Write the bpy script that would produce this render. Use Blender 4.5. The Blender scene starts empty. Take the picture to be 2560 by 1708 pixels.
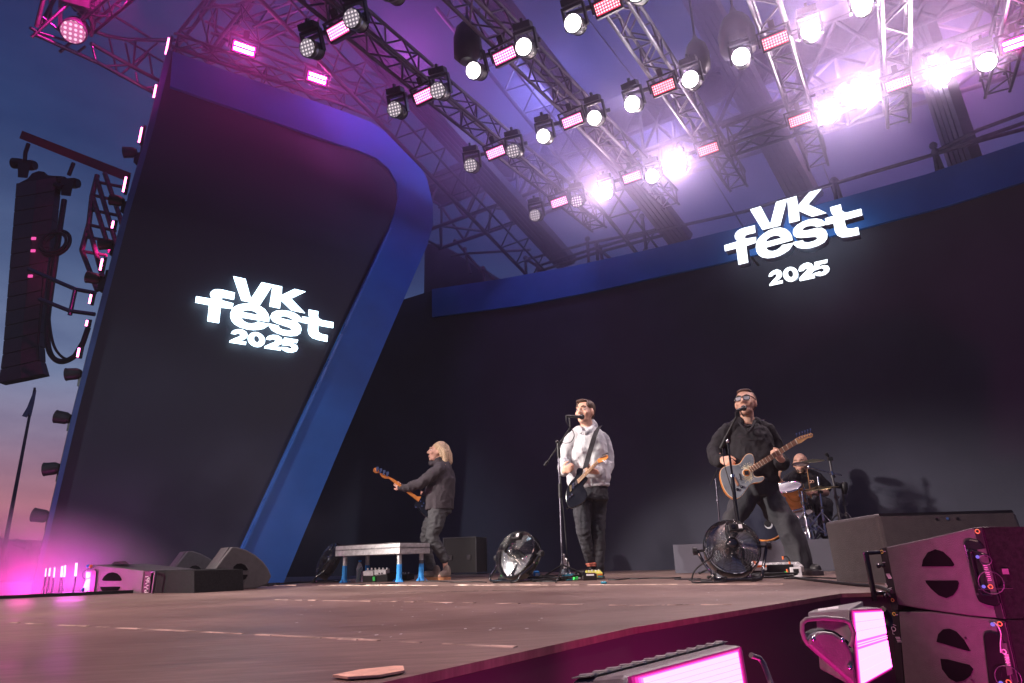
import bpy, bmesh, math, random
import numpy as np
from mathutils import Vector, Matrix, noise
random.seed(7)
scene = bpy.context.scene
V = Vector
# ------------------------------------------------------------------ camera
F_PX = 1706.7; EYE = V((0, 0, 0.19)); ROLL = 0.03; PITCH = math.atan((1402 - 854) / F_PX)
c_r = V((1, 0, 0)); c_f = V((0, math.cos(PITCH), math.sin(PITCH))); c_u = V((0, -math.sin(PITCH), math.cos(PITCH)))
CR = c_r * math.cos(ROLL) - c_u * math.sin(ROLL); CU = c_u * math.cos(ROLL) + c_r * math.sin(ROLL); CF = c_f
cam = bpy.data.objects.new('camera', bpy.data.cameras.new('camera'))
scene.collection.objects.link(cam); scene.camera = cam
cam.data.sensor_width = 36; cam.data.lens = 36 * F_PX / 2560
cam.data.clip_start = 0.05; cam.data.clip_end = 2000
cam.matrix_world = Matrix(((CR.x, CU.x, -CF.x, EYE.x), (CR.y, CU.y, -CF.y, EYE.y), (CR.z, CU.z, -CF.z, EYE.z), (0, 0, 0, 1)))
scene.view_settings.view_transform = 'Standard'; scene.view_settings.look = 'None'
scene.view_settings.exposure = 0; scene.view_settings.gamma = 1
scene.cycles.use_denoising = True
scene.cycles.max_bounces = 6; scene.cycles.volume_bounces = 0; scene.cycles.diffuse_bounces = 2
scene.cycles.glossy_bounces = 3; scene.cycles.transmission_bounces = 4; scene.cycles.transparent_max_bounces = 12
scene.cycles.volume_step_rate = 2.0; scene.cycles.volume_max_steps = 96
scene.cycles.sample_clamp_indirect = 3.0; scene.cycles.sample_clamp_direct = 0

# ------------------------------------------------------------------ sky
world = bpy.data.worlds.new('World'); scene.world = world; world.use_nodes = True
wn = world.node_tree; wn.nodes.clear(); WN = wn.nodes.new; WL = wn.links.new
wo = WN('ShaderNodeOutputWorld'); bg = WN('ShaderNodeBackground'); tc = WN('ShaderNodeTexCoord'); sp = WN('ShaderNodeSeparateXYZ')
WL(tc.outputs['Generated'], sp.inputs[0])
ns = WN('ShaderNodeTexNoise'); ns.inputs['Scale'].default_value = 3.4; ns.inputs['Detail'].default_value = 5; ns.inputs['Roughness'].default_value = .55
mp = WN('ShaderNodeMapping'); mp.inputs['Scale'].default_value = (1, 1, 3.2); WL(tc.outputs['Generated'], mp.inputs[0]); WL(mp.outputs[0], ns.inputs['Vector'])
m1 = WN('ShaderNodeMath'); m1.operation = 'MULTIPLY_ADD'; m1.inputs[1].default_value = .05; m1.inputs[2].default_value = -.025; WL(ns.outputs[0], m1.inputs[0])
m2 = WN('ShaderNodeMath'); m2.operation = 'ADD'; WL(sp.outputs[2], m2.inputs[0]); WL(m1.outputs[0], m2.inputs[1])
def ramp(stops, N=WN):
    r = N('ShaderNodeValToRGB'); e = r.color_ramp.elements
    e[0].position, e[0].color = stops[0][0], (*stops[0][1], 1); e[1].position, e[1].color = stops[-1][0], (*stops[-1][1], 1)
    for p, c in stops[1:-1]:
        k = e.new(p); k.color = (*c, 1)
    return r
rw = ramp([(0, (.42, .12, .20)), (.05, (.60, .19, .25)), (.10, (.46, .22, .30)), (.16, (.31, .25, .38)), (.24, (.17, .23, .40)), (.36, (.075, .125, .27)), (.5, (.026, .052, .165)), (.75, (.016, .032, .13)), (1, (.02, .03, .10))])
re_ = ramp([(0, (.06, .07, .16)), (.1, (.06, .08, .19)), (.3, (.035, .068, .20)), (.55, (.022, .048, .17)), (1, (.014, .026, .11))])
WL(m2.outputs[0], rw.inputs[0]); WL(m2.outputs[0], re_.inputs[0])
dt = WN('ShaderNodeVectorMath'); dt.operation = 'DOT_PRODUCT'; dt.inputs[1].default_value = (-.75, .66, 0); WL(tc.outputs['Generated'], dt.inputs[0])
mr = WN('ShaderNodeMapRange'); mr.inputs[1].default_value = .45; mr.inputs[2].default_value = .92; WL(dt.outputs['Value'], mr.inputs[0])
mx = WN('ShaderNodeMixRGB'); WL(mr.outputs[0], mx.inputs[0]); WL(re_.outputs[0], mx.inputs[1]); WL(rw.outputs[0], mx.inputs[2])
cl = ramp([(.34, (.62, .64, .74)), (.62, (1.32, 1.22, 1.14))]); WL(ns.outputs[0], cl.inputs[0])
mm = WN('ShaderNodeMixRGB'); mm.blend_type = 'MULTIPLY'; mm.inputs[0].default_value = 1; WL(mx.outputs[0], mm.inputs[1]); WL(cl.outputs[0], mm.inputs[2])
WL(mm.outputs[0], bg.inputs[0]); bg.inputs[1].default_value = .9; WL(bg.outputs[0], wo.inputs[0])

# ------------------------------------------------------------------ geometry helpers
S = 2560 / 2350.0
def dd(x, y): return x * S, y * S
def ray(px, py): return CR * ((px - 1280) / F_PX) + CU * ((854 - py) / F_PX) + CF
def onz(px, py, z=0.0):
    d = ray(px, py); return EYE + d * ((z - EYE.z) / d.z)
def aty(px, py, Y):
    d = ray(px, py); return EYE + d * (Y / d.y)
def onp(px, py, P, n):
    d = ray(px, py); return EYE + d * ((P - EYE).dot(n) / d.dot(n))
AZ = math.radians(33.8)
D = V((math.sin(AZ), math.cos(AZ), 0)); W = V((math.cos(AZ), -math.sin(AZ), 0)); Z = V((0, 0, 1))

def frame(p, x, z):
    x = x.normalized(); y = z.cross(x).normalized(); z = x.cross(y)
    return Matrix(((x.x, y.x, z.x, p.x), (x.y, y.y, z.y, p.y), (x.z, y.z, z.z, p.z), (0, 0, 0, 1)))

class MB:
    def __init__(s): s.v = []; s.f = []; s.sm = []; s.M = Matrix.Identity(4)
    def add(s, vs, fs, smooth=False):
        o = len(s.v); s.v += [s.M @ V(v) for v in vs]; s.f += [tuple(o + i for i in f) for f in fs]; s.sm += [smooth] * len(fs)
    def box(s, c, d, R=None, taper=1.0):
        c = V(c); h = V(d) * .5; vs = []
        for z in (-1, 1):
            t = taper if z > 0 else 1
            for x, y in ((-1, -1), (1, -1), (1, 1), (-1, 1)):
                p = V((x * h.x * t, y * h.y * t, z * h.z)); vs.append(c + (R @ p if R else p))
        s.add(vs, [(0, 3, 2, 1), (4, 5, 6, 7), (0, 1, 5, 4), (1, 2, 6, 5), (2, 3, 7, 6), (3, 0, 4, 7)])
    def hexa(s, b, t):   # bottom 4, top 4 corner points
        s.add(list(b) + list(t), [(0, 3, 2, 1), (4, 5, 6, 7), (0, 1, 5, 4), (1, 2, 6, 5), (2, 3, 7, 6), (3, 0, 4, 7)])
    def tube(s, pts, r, n=8, caps=True, smooth=True):
        pts = [V(p) for p in pts]; rs = r if isinstance(r, (list, tuple)) else [r] * len(pts); rings = []
        t0 = (pts[1] - pts[0]).normalized(); a = t0.orthogonal().normalized(); vs = []
        for i, p in enumerate(pts):
            t = ((pts[min(i + 1, len(pts) - 1)] - p).normalized() + (p - pts[max(i - 1, 0)]).normalized())
            t = t.normalized() if t.length > 1e-6 else t0
            a = (a - t * a.dot(t)); a = a.normalized() if a.length > 1e-6 else t.orthogonal().normalized(); b = t.cross(a)
            for k in range(n):
                q = 2 * math.pi * k / n; vs.append(p + (a * math.cos(q) + b * math.sin(q)) * rs[i])
        fs = [(i * n + k, i * n + (k + 1) % n, (i + 1) * n + (k + 1) % n, (i + 1) * n + k) for i in range(len(pts) - 1) for k in range(n)]
        s.add(vs, fs, smooth)
        if caps:
            m = (len(pts) - 1) * n; s.add(vs, [tuple(range(n))[::-1], tuple(m + k for k in range(n))])
    def lathe(s, p, ax, prof, n=20, smooth=True):  # prof: (radius, height)
        ax = V(ax).normalized(); a = ax.orthogonal().normalized(); b = ax.cross(a); vs = []
        for r, h in prof:
            for k in range(n):
                q = 2 * math.pi * k / n; vs.append(V(p) + ax * h + (a * math.cos(q) + b * math.sin(q)) * r)
        s.add(vs, [(i * n + k, i * n + (k + 1) % n, (i + 1) * n + (k + 1) % n, (i + 1) * n + k) for i in range(len(prof) - 1) for k in range(n)], smooth)
        m = (len(prof) - 1) * n; s.add(vs, [tuple(range(n))[::-1], tuple(m + k for k in range(n))])
    def sph(s, c, r, n=12, m=8, R=None):
        c = V(c); r = V(r) if hasattr(r, '__len__') else V((r, r, r)); vs = []; fs = []
        for i in range(m + 1):
            th = math.pi * i / m
            for k in range(n):
                q = 2 * math.pi * k / n; p = V((r.x * math.sin(th) * math.cos(q), r.y * math.sin(th) * math.sin(q), r.z * math.cos(th))); vs.append(c + (R @ p if R else p))
        for i in range(m):
            for k in range(n): fs.append((i * n + k, (i + 1) * n + k, (i + 1) * n + (k + 1) % n, i * n + (k + 1) % n))
        s.add(vs, fs, True)
    def prism(s, pts, off):  # closed polygon extruded by vector off
        pts = [V(p) for p in pts]; n = len(pts); off = V(off)
        s.add(pts + [p + off for p in pts], [tuple(range(n))[::-1], tuple(range(n, 2 * n))] + [(i, (i + 1) % n, n + (i + 1) % n, n + i) for i in range(n)])
    def torus(s, c, ax, R, r, n=28, m=6):
        ax = V(ax).normalized(); a = ax.orthogonal().normalized(); b = ax.cross(a)
        vs = []; fs = []
        for i in range(n):
            q = 2 * math.pi * i / n; e = a * math.cos(q) + b * math.sin(q)
            for j in range(m):
                w = 2 * math.pi * j / m; vs.append(V(c) + e * (R + r * math.cos(w)) + ax * (r * math.sin(w)))
        for i in range(n):
            for j in range(m): fs.append((i * m + j, ((i + 1) % n) * m + j, ((i + 1) % n) * m + (j + 1) % m, i * m + (j + 1) % m))
        s.add(vs, fs, True)
    def mesh(s, name, fix=True):
        me = bpy.data.meshes.new(name); me.from_pydata([tuple(v) for v in s.v], [], s.f); me.polygons.foreach_set('use_smooth', s.sm)
        if fix:
            bm = bmesh.new(); bm.from_mesh(me); bmesh.ops.recalc_face_normals(bm, faces=bm.faces); bm.to_mesh(me); bm.free()
        return me
    def build(s, name, mat, parent=None, bevel=0, **k):
        me = s.mesh(name); me.materials.append(mat); o = bpy.data.objects.new(name, me); scene.collection.objects.link(o)
        if parent is not None: o.parent = parent
        if parent is not None and not k.get('local'): o.matrix_parent_inverse = parent.matrix_world.inverted()
        if bevel:
            b = o.modifiers.new('bevel', 'BEVEL'); b.width = bevel; b.segments = 2; b.limit_method = 'ANGLE'; b.angle_limit = math.radians(40)
        return o
def tag(o, label, cat, group=None):
    o['label'] = label; o['category'] = cat
    if group: o['group'] = group
    return o
def thing(name, label, cat, loc=(0, 0, 0), group=None, M=None):
    o = bpy.data.objects.new(name, None); scene.collection.objects.link(o); o.empty_display_size = .1
    o.matrix_world = M if M is not None else Matrix.Translation(V(loc)); return tag(o, label, cat, group)
def struct(o, kind='structure'): o['kind'] = kind; return o
def dup(root, M, label):
    r = root.copy(); scene.collection.objects.link(r); r.matrix_world = M; r['label'] = label
    for ch in list(root.children):
        c = ch.copy(); scene.collection.objects.link(c); mi = ch.matrix_parent_inverse.copy(); c.parent = r; c.matrix_parent_inverse = mi
        for g in ch.children:
            e = g.copy(); scene.collection.objects.link(e); mi = g.matrix_parent_inverse.copy(); e.parent = c; e.matrix_parent_inverse = mi
    return r
def smooth_closed(pts, k=4):
    n = len(pts); out = []
    for i in range(n):
        p0, p1, p2, p3 = (V(pts[(i + j - 1) % n]) for j in range(4))
        for t in range(k):
            t /= k; out.append(.5 * (2 * p1 + (p2 - p0) * t + (2 * p0 - 5 * p1 + 4 * p2 - p3) * t * t + (3 * p1 - p0 - 3 * p2 + p3) * t ** 3))
    return out
def smooth_open(pts, k=5):
    pts = [V(p) for p in pts]; q = [pts[0] * 2 - pts[1]] + pts + [pts[-1] * 2 - pts[-2]]; out = []
    for i in range(1, len(q) - 2):
        p0, p1, p2, p3 = q[i - 1:i + 3]
        for t in range(k):
            t /= k; out.append(.5 * (2 * p1 + (p2 - p0) * t + (2 * p0 - 5 * p1 + 4 * p2 - p3) * t * t + (3 * p1 - p0 - 3 * p2 + p3) * t ** 3))
    return out + [pts[-1]]

# ------------------------------------------------------------------ materials
def mat(name, col, rough=.5, metal=0, var=.15, scale=6, bump=0, bscale=80, spec=.5, coat=0, col2=None, rvar=.12, stretch=None):
    m = bpy.data.materials.new(name); m.use_nodes = True; nt = m.node_tree; b = nt.nodes['Principled BSDF']; N = nt.nodes.new; L = nt.links.new
    b.inputs['Roughness'].default_value = rough; b.inputs['Metallic'].default_value = metal; b.inputs['Specular IOR Level'].default_value = spec
    b.inputs['Coat Weight'].default_value = coat
    t = N('ShaderNodeTexCoord'); n = N('ShaderNodeTexNoise'); n.inputs['Scale'].default_value = scale; n.inputs['Detail'].default_value = 5
    src = t.outputs['Object']
    if stretch:
        q = N('ShaderNodeMapping'); q.inputs['Scale'].default_value = stretch; L(src, q.inputs[0]); src = q.outputs[0]
    L(src, n.inputs['Vector'])
    c2 = col2 or tuple(min(1, c * (1 + var)) for c in col); c1 = col if col2 else tuple(c * (1 - var) for c in col)
    r = ramp([(.35, c1), (.65, c2)], N); L(n.outputs[0], r.inputs[0]); L(r.outputs[0], b.inputs['Base Color'])
    q = N('ShaderNodeMapRange'); q.inputs[3].default_value = max(.03, rough - rvar); q.inputs[4].default_value = min(1, rough + rvar); L(n.outputs[0], q.inputs[0]); L(q.outputs[0], b.inputs['Roughness'])
    if bump:
        n2 = N('ShaderNodeTexNoise'); n2.inputs['Scale'].default_value = bscale; n2.inputs['Detail'].default_value = 3; L(t.outputs['Object'], n2.inputs['Vector'])
        bp = N('ShaderNodeBump'); bp.inputs['Strength'].default_value = bump; bp.inputs['Distance'].default_value = .01; L(n2.outputs[0], bp.inputs['Height']); L(bp.outputs[0], b.inputs['Normal'])
    return m
def emit(name, col, st):
    m = bpy.data.materials.new(name); m.use_nodes = True; b = m.node_tree.nodes['Principled BSDF']
    b.inputs['Base Color'].default_value = (.02, .02, .02, 1); b.inputs['Emission Color'].default_value = (*col, 1); b.inputs['Emission Strength'].default_value = st
    m.cycles.emission_sampling = 'FRONT'; return m
def led(name, col, lo, hi, pitch, rad, base, sampling='FRONT'):
    """LED plate: bright round dots in a grid (object X/Y), dimmer between them"""
    m = bpy.data.materials.new(name); m.use_nodes = True; nt = m.node_tree; b = nt.nodes['Principled BSDF']; N = nt.nodes.new; L = nt.links.new
    t = N('ShaderNodeTexCoord'); s1 = N('ShaderNodeVectorMath'); s1.operation = 'SCALE'; s1.inputs['Scale'].default_value = 1 / pitch; L(t.outputs['Object'], s1.inputs[0])
    fr = N('ShaderNodeVectorMath'); fr.operation = 'FRACTION'; L(s1.outputs[0], fr.inputs[0])
    su = N('ShaderNodeVectorMath'); su.operation = 'SUBTRACT'; su.inputs[1].default_value = (.5, .5, 0); L(fr.outputs[0], su.inputs[0])
    mu = N('ShaderNodeVectorMath'); mu.operation = 'MULTIPLY'; mu.inputs[1].default_value = (1, 1, 0); L(su.outputs[0], mu.inputs[0])
    ln = N('ShaderNodeVectorMath'); ln.operation = 'LENGTH'; L(mu.outputs[0], ln.inputs[0])
    q = N('ShaderNodeMapRange'); q.inputs[1].default_value = rad; q.inputs[2].default_value = rad + .12; q.inputs[3].default_value = 1; q.inputs[4].default_value = 0; L(ln.outputs['Value'], q.inputs[0])
    mc = N('ShaderNodeMixRGB'); mc.inputs[1].default_value = (*base, 1); mc.inputs[2].default_value = (*col, 1); L(q.outputs[0], mc.inputs[0]); L(mc.outputs[0], b.inputs['Emission Color'])
    ms = N('ShaderNodeMapRange'); ms.inputs[3].default_value = lo; ms.inputs[4].default_value = hi; L(q.outputs[0], ms.inputs[0]); L(ms.outputs[0], b.inputs['Emission Strength'])
    b.inputs['Base Color'].default_value = (.1, .1, .1, 1); b.inputs['Roughness'].default_value = .2; m.cycles.emission_sampling = sampling
    return m
M_ = dict(
    led_wall=mat('led_wall', (.013, .015, .026), .55, 0, .12, 1.2, spec=.35),
    wall_cloth=mat('wall_cloth', (.046, .047, .066), .8, 0, .12, .8, .15, 40, spec=.15),
    blue=mat('blue_panel', (.034, .14, .42), .6, 0, .1, 1.5, spec=.2),
    black=mat('black_plastic', (.016, .016, .018), .45, 0, .2, 12, spec=.3),
    black_gloss=mat('black_gloss', (.008, .008, .01), .12, 0, .2, 12, coat=.5),
    cab=mat('cabinet_paint', (.085, .08, .085), .55, 0, .12, 25, .5, 330),
    cab_grey=mat('cabinet_grey', (.055, .053, .055), .55, 0, .12, 25, .35, 330),
    grille=mat('grille_cloth', (.012, .012, .013), .9, 0, .3, 60, .5, 260, spec=.08),
    alu=mat('aluminium', (.13, .12, .15), .42, 1, .1, 30),
    alu_shaded=mat('truss_shaded', (.10, .08, .12), .5, .8, .15, 20),  # shade on the left trusses put into a darker, purple-tinted aluminium
    alu_matt=mat('aluminium_matt', (.5, .5, .5), .5, .7, .15, 30),
    steel=mat('dark_steel', (.09, .085, .09), .5, .6, .25, 14),
    chrome=mat('chrome', (.75, .75, .78), .14, 1, .06, 20),
    fascia=mat('fascia', (.05, .04, .05), .6, 0, .02, .2, rvar=.01),
    skin=mat('skin', (.62, .36, .26), .5, 0, .08, 18, .08, 160, spec=.4),
    hair_blond=mat('hair_blond', (.55, .40, .24), .5, 0, .4, 30, .6, 60, stretch=(8, 8, 1)),
    hair_brown=mat('hair_brown', (.07, .038, .025), .5, 0, .4, 40, .6, 90),
    hoodie=mat('hoodie_grey', (.50, .51, .53), .9, 0, .06, 8, .35, 45, spec=.15),
    shirt_dark=mat('shirt_dark', (.052, .045, .052), .85, 0, .15, 14, .4, 45, spec=.2),
    shirt_black=mat('shirt_black', (.022, .021, .025), .85, 0, .2, 14, .4, 40, spec=.2),
    jeans_black=mat('jeans_black', (.035, .035, .042), .8, 0, .25, 12, .4, 50, spec=.25),
    sole=mat('gum_sole', (.42, .19, .08), .7, 0, .1, 20),
    suede=mat('suede', (.19, .15, .12), .9, 0, .15, 30),
    orange_wood=mat('orange_wood', (.62, .22, .045), .3, 0, .2, 8, coat=.3, stretch=(1, 6, 1)),
    maple=mat('maple', (.60, .33, .14), .35, 0, .15, 14, coat=.2),
    rosewood=mat('rosewood', (.30, .15, .09), .45, 0, .2, 20),
    ivory=mat('ivory', (.8, .72, .58), .4, 0, .05, 20),
    guitar_top=mat('guitar_top', (.19, .21, .235), .3, 0, .15, 5, coat=.3),
    tape=mat('blue_tape', (.02, .28, .72), .6, 0, .12, 25),
    white_pl=mat('white_plastic', (.72, .72, .74), .5, 0, .08, 20),
    green=mat('green_plug', (.05, .7, .12), .5, 0, .1, 20),
    yellow=mat('yellow_box', (.6, .6, .12), .5, 0, .1, 20),
    orange=mat('orange_plastic', (.85, .18, .03), .5, 0, .1, 20),
    teal=mat('teal_box', (.03, .3, .42), .5, 0, .1, 20),
    paper=mat('cardboard', (.78, .48, .36), .85, 0, .15, 20, .2, 90),
    brass=mat('cymbal_brass', (.35, .28, .14), .3, 1, .15, 10),
)
# ------------------------------------------------------------------ lamps (outside the frame: front-of-house wash; inside: glow lamps added above the trusses)
def lamp(name, kind, loc, target, energy, col, size=.2, angle=60, blend=.5):
    l = bpy.data.lights.new(name, kind); l.energy = energy; l.color = col
    if kind == 'SPOT': l.spot_size = math.radians(angle); l.spot_blend = blend; l.shadow_soft_size = size
    elif kind == 'POINT': l.shadow_soft_size = size
    elif kind == 'AREA': l.size = size
    elif kind == 'SUN': l.angle = math.radians(12)
    o = bpy.data.objects.new(name, l); scene.collection.objects.link(o); o.location = loc
    if target is not None: o.rotation_euler = (V(target) - V(loc)).to_track_quat('-Z', 'Y').to_euler()
    return o
sun = lamp('sun', 'SUN', (-30, 26, 3), (0, 0, 0), .02, (1, .62, .5))
key = lamp('front_wash_lamp', 'SPOT', (-13, 1.5, 4.6), (3.0, 7.9, -.65), 13500, (1, .90, .84), .35, 19, .7)
key2 = lamp('follow_spot_lamp', 'SPOT', (-12, -2, 8), (-.1, 7.5, .8), 9200, (1, .92, .86), .12, 12, .5)
lamp('house_wash_lamp', 'SPOT', (-13, 1, 6.5), (-1.6, 6.0, -.2), 6500, (1, .78, .72), .4, 30, .8)
lamp('floor_wash_lamp', 'SPOT', (-3.5, 1.5, 6.5), (-1.0, 3.6, 0), 1750, (1, .58, .52), .5, 84, 1)

# ------------------------------------------------------------------ ground, stage
def slab(name, pts, z0, z1, m, parent=None):
    b = MB(); b.prism([V((x, y, z0)) for x, y in pts], (0, 0, z1 - z0)); return b.build(name, m, parent)
m_ground = mat('ground', (.03, .035, .03), .95, 0, .3, .3)
struct(slab('ground', [(-700, -200), (700, -200), (700, 900), (-700, 900)], -1.9, -1.45, m_ground))

def stage_floor_mat():
    m = bpy.data.materials.new('stage_floor'); m.use_nodes = True; nt = m.node_tree; b = nt.nodes['Principled BSDF']; N = nt.nodes.new; L = nt.links.new
    t = N('ShaderNodeTexCoord'); r = N('ShaderNodeMapping'); r.inputs['Rotation'].default_value = (0, 0, -AZ * 0 + math.radians(-10)); L(t.outputs['Object'], r.inputs[0])
    n1 = N('ShaderNodeTexNoise'); n1.inputs['Scale'].default_value = .9; n1.inputs['Detail'].default_value = 6; L(r.outputs[0], n1.inputs['Vector'])
    s = N('ShaderNodeMapping'); s.inputs['Scale'].default_value = (1.2, 9, 1); L(r.outputs[0], s.inputs[0])
    n2 = N('ShaderNodeTexNoise'); n2.inputs['Scale'].default_value = 3.5; n2.inputs['Detail'].default_value = 7; n2.inputs['Roughness'].default_value = .7; L(s.outputs[0], n2.inputs['Vector'])
    a = N('ShaderNodeMixRGB'); a.inputs[0].default_value = .55; L(n1.outputs[0], a.inputs[1]); L(n2.outputs[0], a.inputs[2])
    c = ramp([(.36, (.10, .062, .052)), (.5, (.165, .110, .092)), (.64, (.27, .19, .16))], N); L(a.outputs[0], c.inputs[0])
    # scuffs
    s3 = N('ShaderNodeMapping'); s3.inputs['Scale'].default_value = (.7, 14, 1); s3.inputs['Rotation'].default_value = (0, 0, .5); L(t.outputs['Object'], s3.inputs[0])
    n3 = N('ShaderNodeTexNoise'); n3.inputs['Scale'].default_value = 7; n3.inputs['Detail'].default_value = 4; L(s3.outputs[0], n3.inputs['Vector'])
    c3 = ramp([(.66, (0, 0, 0)), (.74, (1, 1, 1))], N); L(n3.outputs[0], c3.inputs[0])
    mxx = N('ShaderNodeMixRGB'); mxx.inputs[2].default_value = (.36, .27, .24, 1); mu = N('ShaderNodeMath'); mu.operation = 'MULTIPLY'; mu.inputs[1].default_value = .35
    L(c3.outputs[0], mu.inputs[0]); L(mu.outputs[0], mxx.inputs[0]); L(c.outputs[0], mxx.inputs[1]); L(mxx.outputs[0], b.inputs['Base Color'])
    q = N('ShaderNodeMapRange'); q.inputs[1].default_value = .3; q.inputs[2].default_value = .7; q.inputs[3].default_value = .32; q.inputs[4].default_value = .6; L(n1.outputs[0], q.inputs[0]); L(q.outputs[0], b.inputs['Roughness'])
    n4 = N('ShaderNodeTexNoise'); n4.inputs['Scale'].default_value = 45; n4.inputs['Detail'].default_value = 4; L(t.outputs['Object'], n4.inputs['Vector'])
    bp = N('ShaderNodeBump'); bp.inputs['Strength'].default_value = .18; bp.inputs['Distance'].default_value = .004; L(n4.outputs[0], bp.inputs['Height']); L(bp.outputs[0], b.inputs['Normal'])
    return m
stage_pts = [(-1.55, -.7), (-.22, 1.3), (.32, 2.1), (1.51, 3.43), (2.0, 3.42), (9.5, 3.4), (11, 6), (2.2, 14.2), (-2.2, 14.2), (-2.75, 8.3), (-3.21, 7.19), (-4.53, 6.31), (-9, 3.0), (-6, -2)]
stage = thing('stage', 'brown plywood stage deck with black skirting where the band stands', 'stage', (0, 0, 0))
slab('deck', stage_pts, -.018, 0, stage_floor_mat(), stage)
inner = [(x + (.03 if 0 else 0), y) for x, y in stage_pts]
b = MB(); n = len(stage_pts); ctr = V((0, 7, 0))
low = []
for x, y in stage_pts: p = V((x, y, 0)); low.append(p + (ctr - p).normalized() * .012)
b.prism([V((p.x, p.y, -1.44)) for p in low], (0, 0, 1.42)); b.build('skirting', M_['fascia'], stage)
# black rim along the left edge of the deck
b = MB()
for (x0, y0), (x1, y1) in (((-9, 3.0), (-4.53, 6.31)), ((-4.53, 6.31), (-3.21, 7.19)), ((-3.21, 7.19), (-2.75, 8.3))):
    p, q = V((x0, y0, 0)), V((x1, y1, 0)); t = (q - p).normalized(); nn = V((-t.y, t.x, 0))
    b.hexa([p, q, q + nn * .09, p + nn * .09], [p + Z * .028, q + Z * .028, q + nn * .09 + Z * .028, p + nn * .09 + Z * .028])
b.build('edge_rim', M_['black'], stage)
# seams with dust in them
m_seam = mat('seam_dust', (.40, .31, .26), .9, 0, .6, 9)
m_seam_dark = mat('seam_dark', (.03, .022, .02), .9, 0, .3, 9)
for (a, c, w, mm_) in (((28, 1557), (1290, 1619), .010, 0), ((300, 1465), (1180, 1464), .012, 0), ((1180, 1464), (1960, 1461), .012, 0), ((690, 1500), (1560, 1514), .007, 0),
                       ((1560, 1514), (1830, 1512), .006, 0), ((900, 1484), (1300, 1476), .012, 1), ((2050, 1446), (2170, 1447), .012, 1)):
    p, q = onz(*a), onz(*c); t = (q - p).normalized(); nn = V((-t.y, t.x, 0)); k = 36; b = MB()
    hs = .0011 * (p.y + q.y) * .5 if mm_ == 0 else .0005 * (p.y + q.y) * .5
    for i in range(k):
        if mm_ == 0 and random.random() < .18: continue
        w2 = .02 * random.uniform(.35, 1); h2 = hs * random.uniform(.4, 1.1); u, v = p.lerp(q, i / k), p.lerp(q, (i + .98) / k)
        b.hexa([u - nn * w2 - Z * .002, v - nn * w2 - Z * .002, v + nn * w2 - Z * .002, u + nn * w2 - Z * .002], [u - nn * w2 * .5 + Z * h2, v - nn * w2 * .5 + Z * h2, v + nn * w2 * .5 + Z * h2, u + nn * w2 * .5 + Z * h2])
    b.build('seam', (m_seam, m_seam_dark)[mm_], stage)
# confetti specks
b = MB()
for i in range(90):
    px, py = random.uniform(700, 2000), random.uniform(1462, 1600)
    p = onz(px, py); r = random.uniform(.003, .007); a = random.uniform(0, 3)
    if py > 1500 + (2000 - px) * .12 and px > 1000: continue
    if px > 1000 and py > 1475 + max(0, (2050 - px)) * .19: continue
    b.add([p + V((math.cos(a + k) * r, math.sin(a + k) * r * 2.2, .004)) for k in (0, 1.2, 3, 4.4)], [(0, 1, 2, 3)])
o = b.build('confetti', M_['white_pl']); tag(o, 'tiny pale paper specks littered over the brown stage floor', 'confetti'); struct(o, 'stuff')
# cardboard scrap
P = [(832, 1679), (900, 1666), (985, 1657), (1008, 1657), (1011, 1668), (950, 1679), (870, 1684)]
b = MB(); b.prism([onz(x, y, .012) for x, y in P], (0, 0, .004)); o = b.build('cardboard_scrap', M_['paper']); o.location.z = -.009
tag(o, 'torn pinkish brown cardboard scrap lying alone on the stage floor', 'cardboard')
for (x, y, m_, lb) in ((1510, 1460, 'teal', 'small crumpled blue tape scrap on the floor below the seam'),):
    p = onz(x, y); b = MB()
    for k in range(3): b.box(p + V((k * .012 - .012, .01 * (k % 2), .008)), (.02, .015, .014), Matrix.Rotation(k, 3, 'Z') @ Matrix.Rotation(.5, 3, 'X'))
    tag(b.build('tape_scrap', M_[m_]), lb, 'tape')

# ------------------------------------------------------------------ back wall
PW = V((1.21, 11.0, 0)); nW = -D
up = [(1080, 723), (1237, 700), (1431, 665.5), (1618, 625), (1857, 567), (2060, 507), (2315, 436), (2560, 354)]
lo = [(1080, 793), (1298, 764), (1468, 732), (1618, 698), (1809, 657), (2162, 569), (2366, 515), (2560, 454)]
upw = [onp(x, y, PW, nW) for x, y in up]; low_ = [onp(x, y, PW, nW) for x, y in lo]
ue = upw[-1] + (upw[-1] - upw[-2]).normalized() * 3; le = low_[-1] + (low_[-1] - low_[-2]).normalized() * 3
back = thing('back_wall', 'huge dark screen wall with a blue top band behind the band', 'wall', PW)
b = MB(); left_end = upw[0] - W * 6
poly = [V((left_end.x, left_end.y, 0.0)), V((ue.x, ue.y, 0.0)), ue] + upw[::-1] + [left_end + Z * -.03]
poly = [p + D * .06 for p in poly]
b.prism(poly, D * .3); b.build('screen_face', M_['wall_cloth'], back)
b = MB(); b.prism([p + D * .0 for p in ([ue] + upw[::-1] + low_ + [le])], D * .058); b.build('blue_band', M_['blue'], back)
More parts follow.
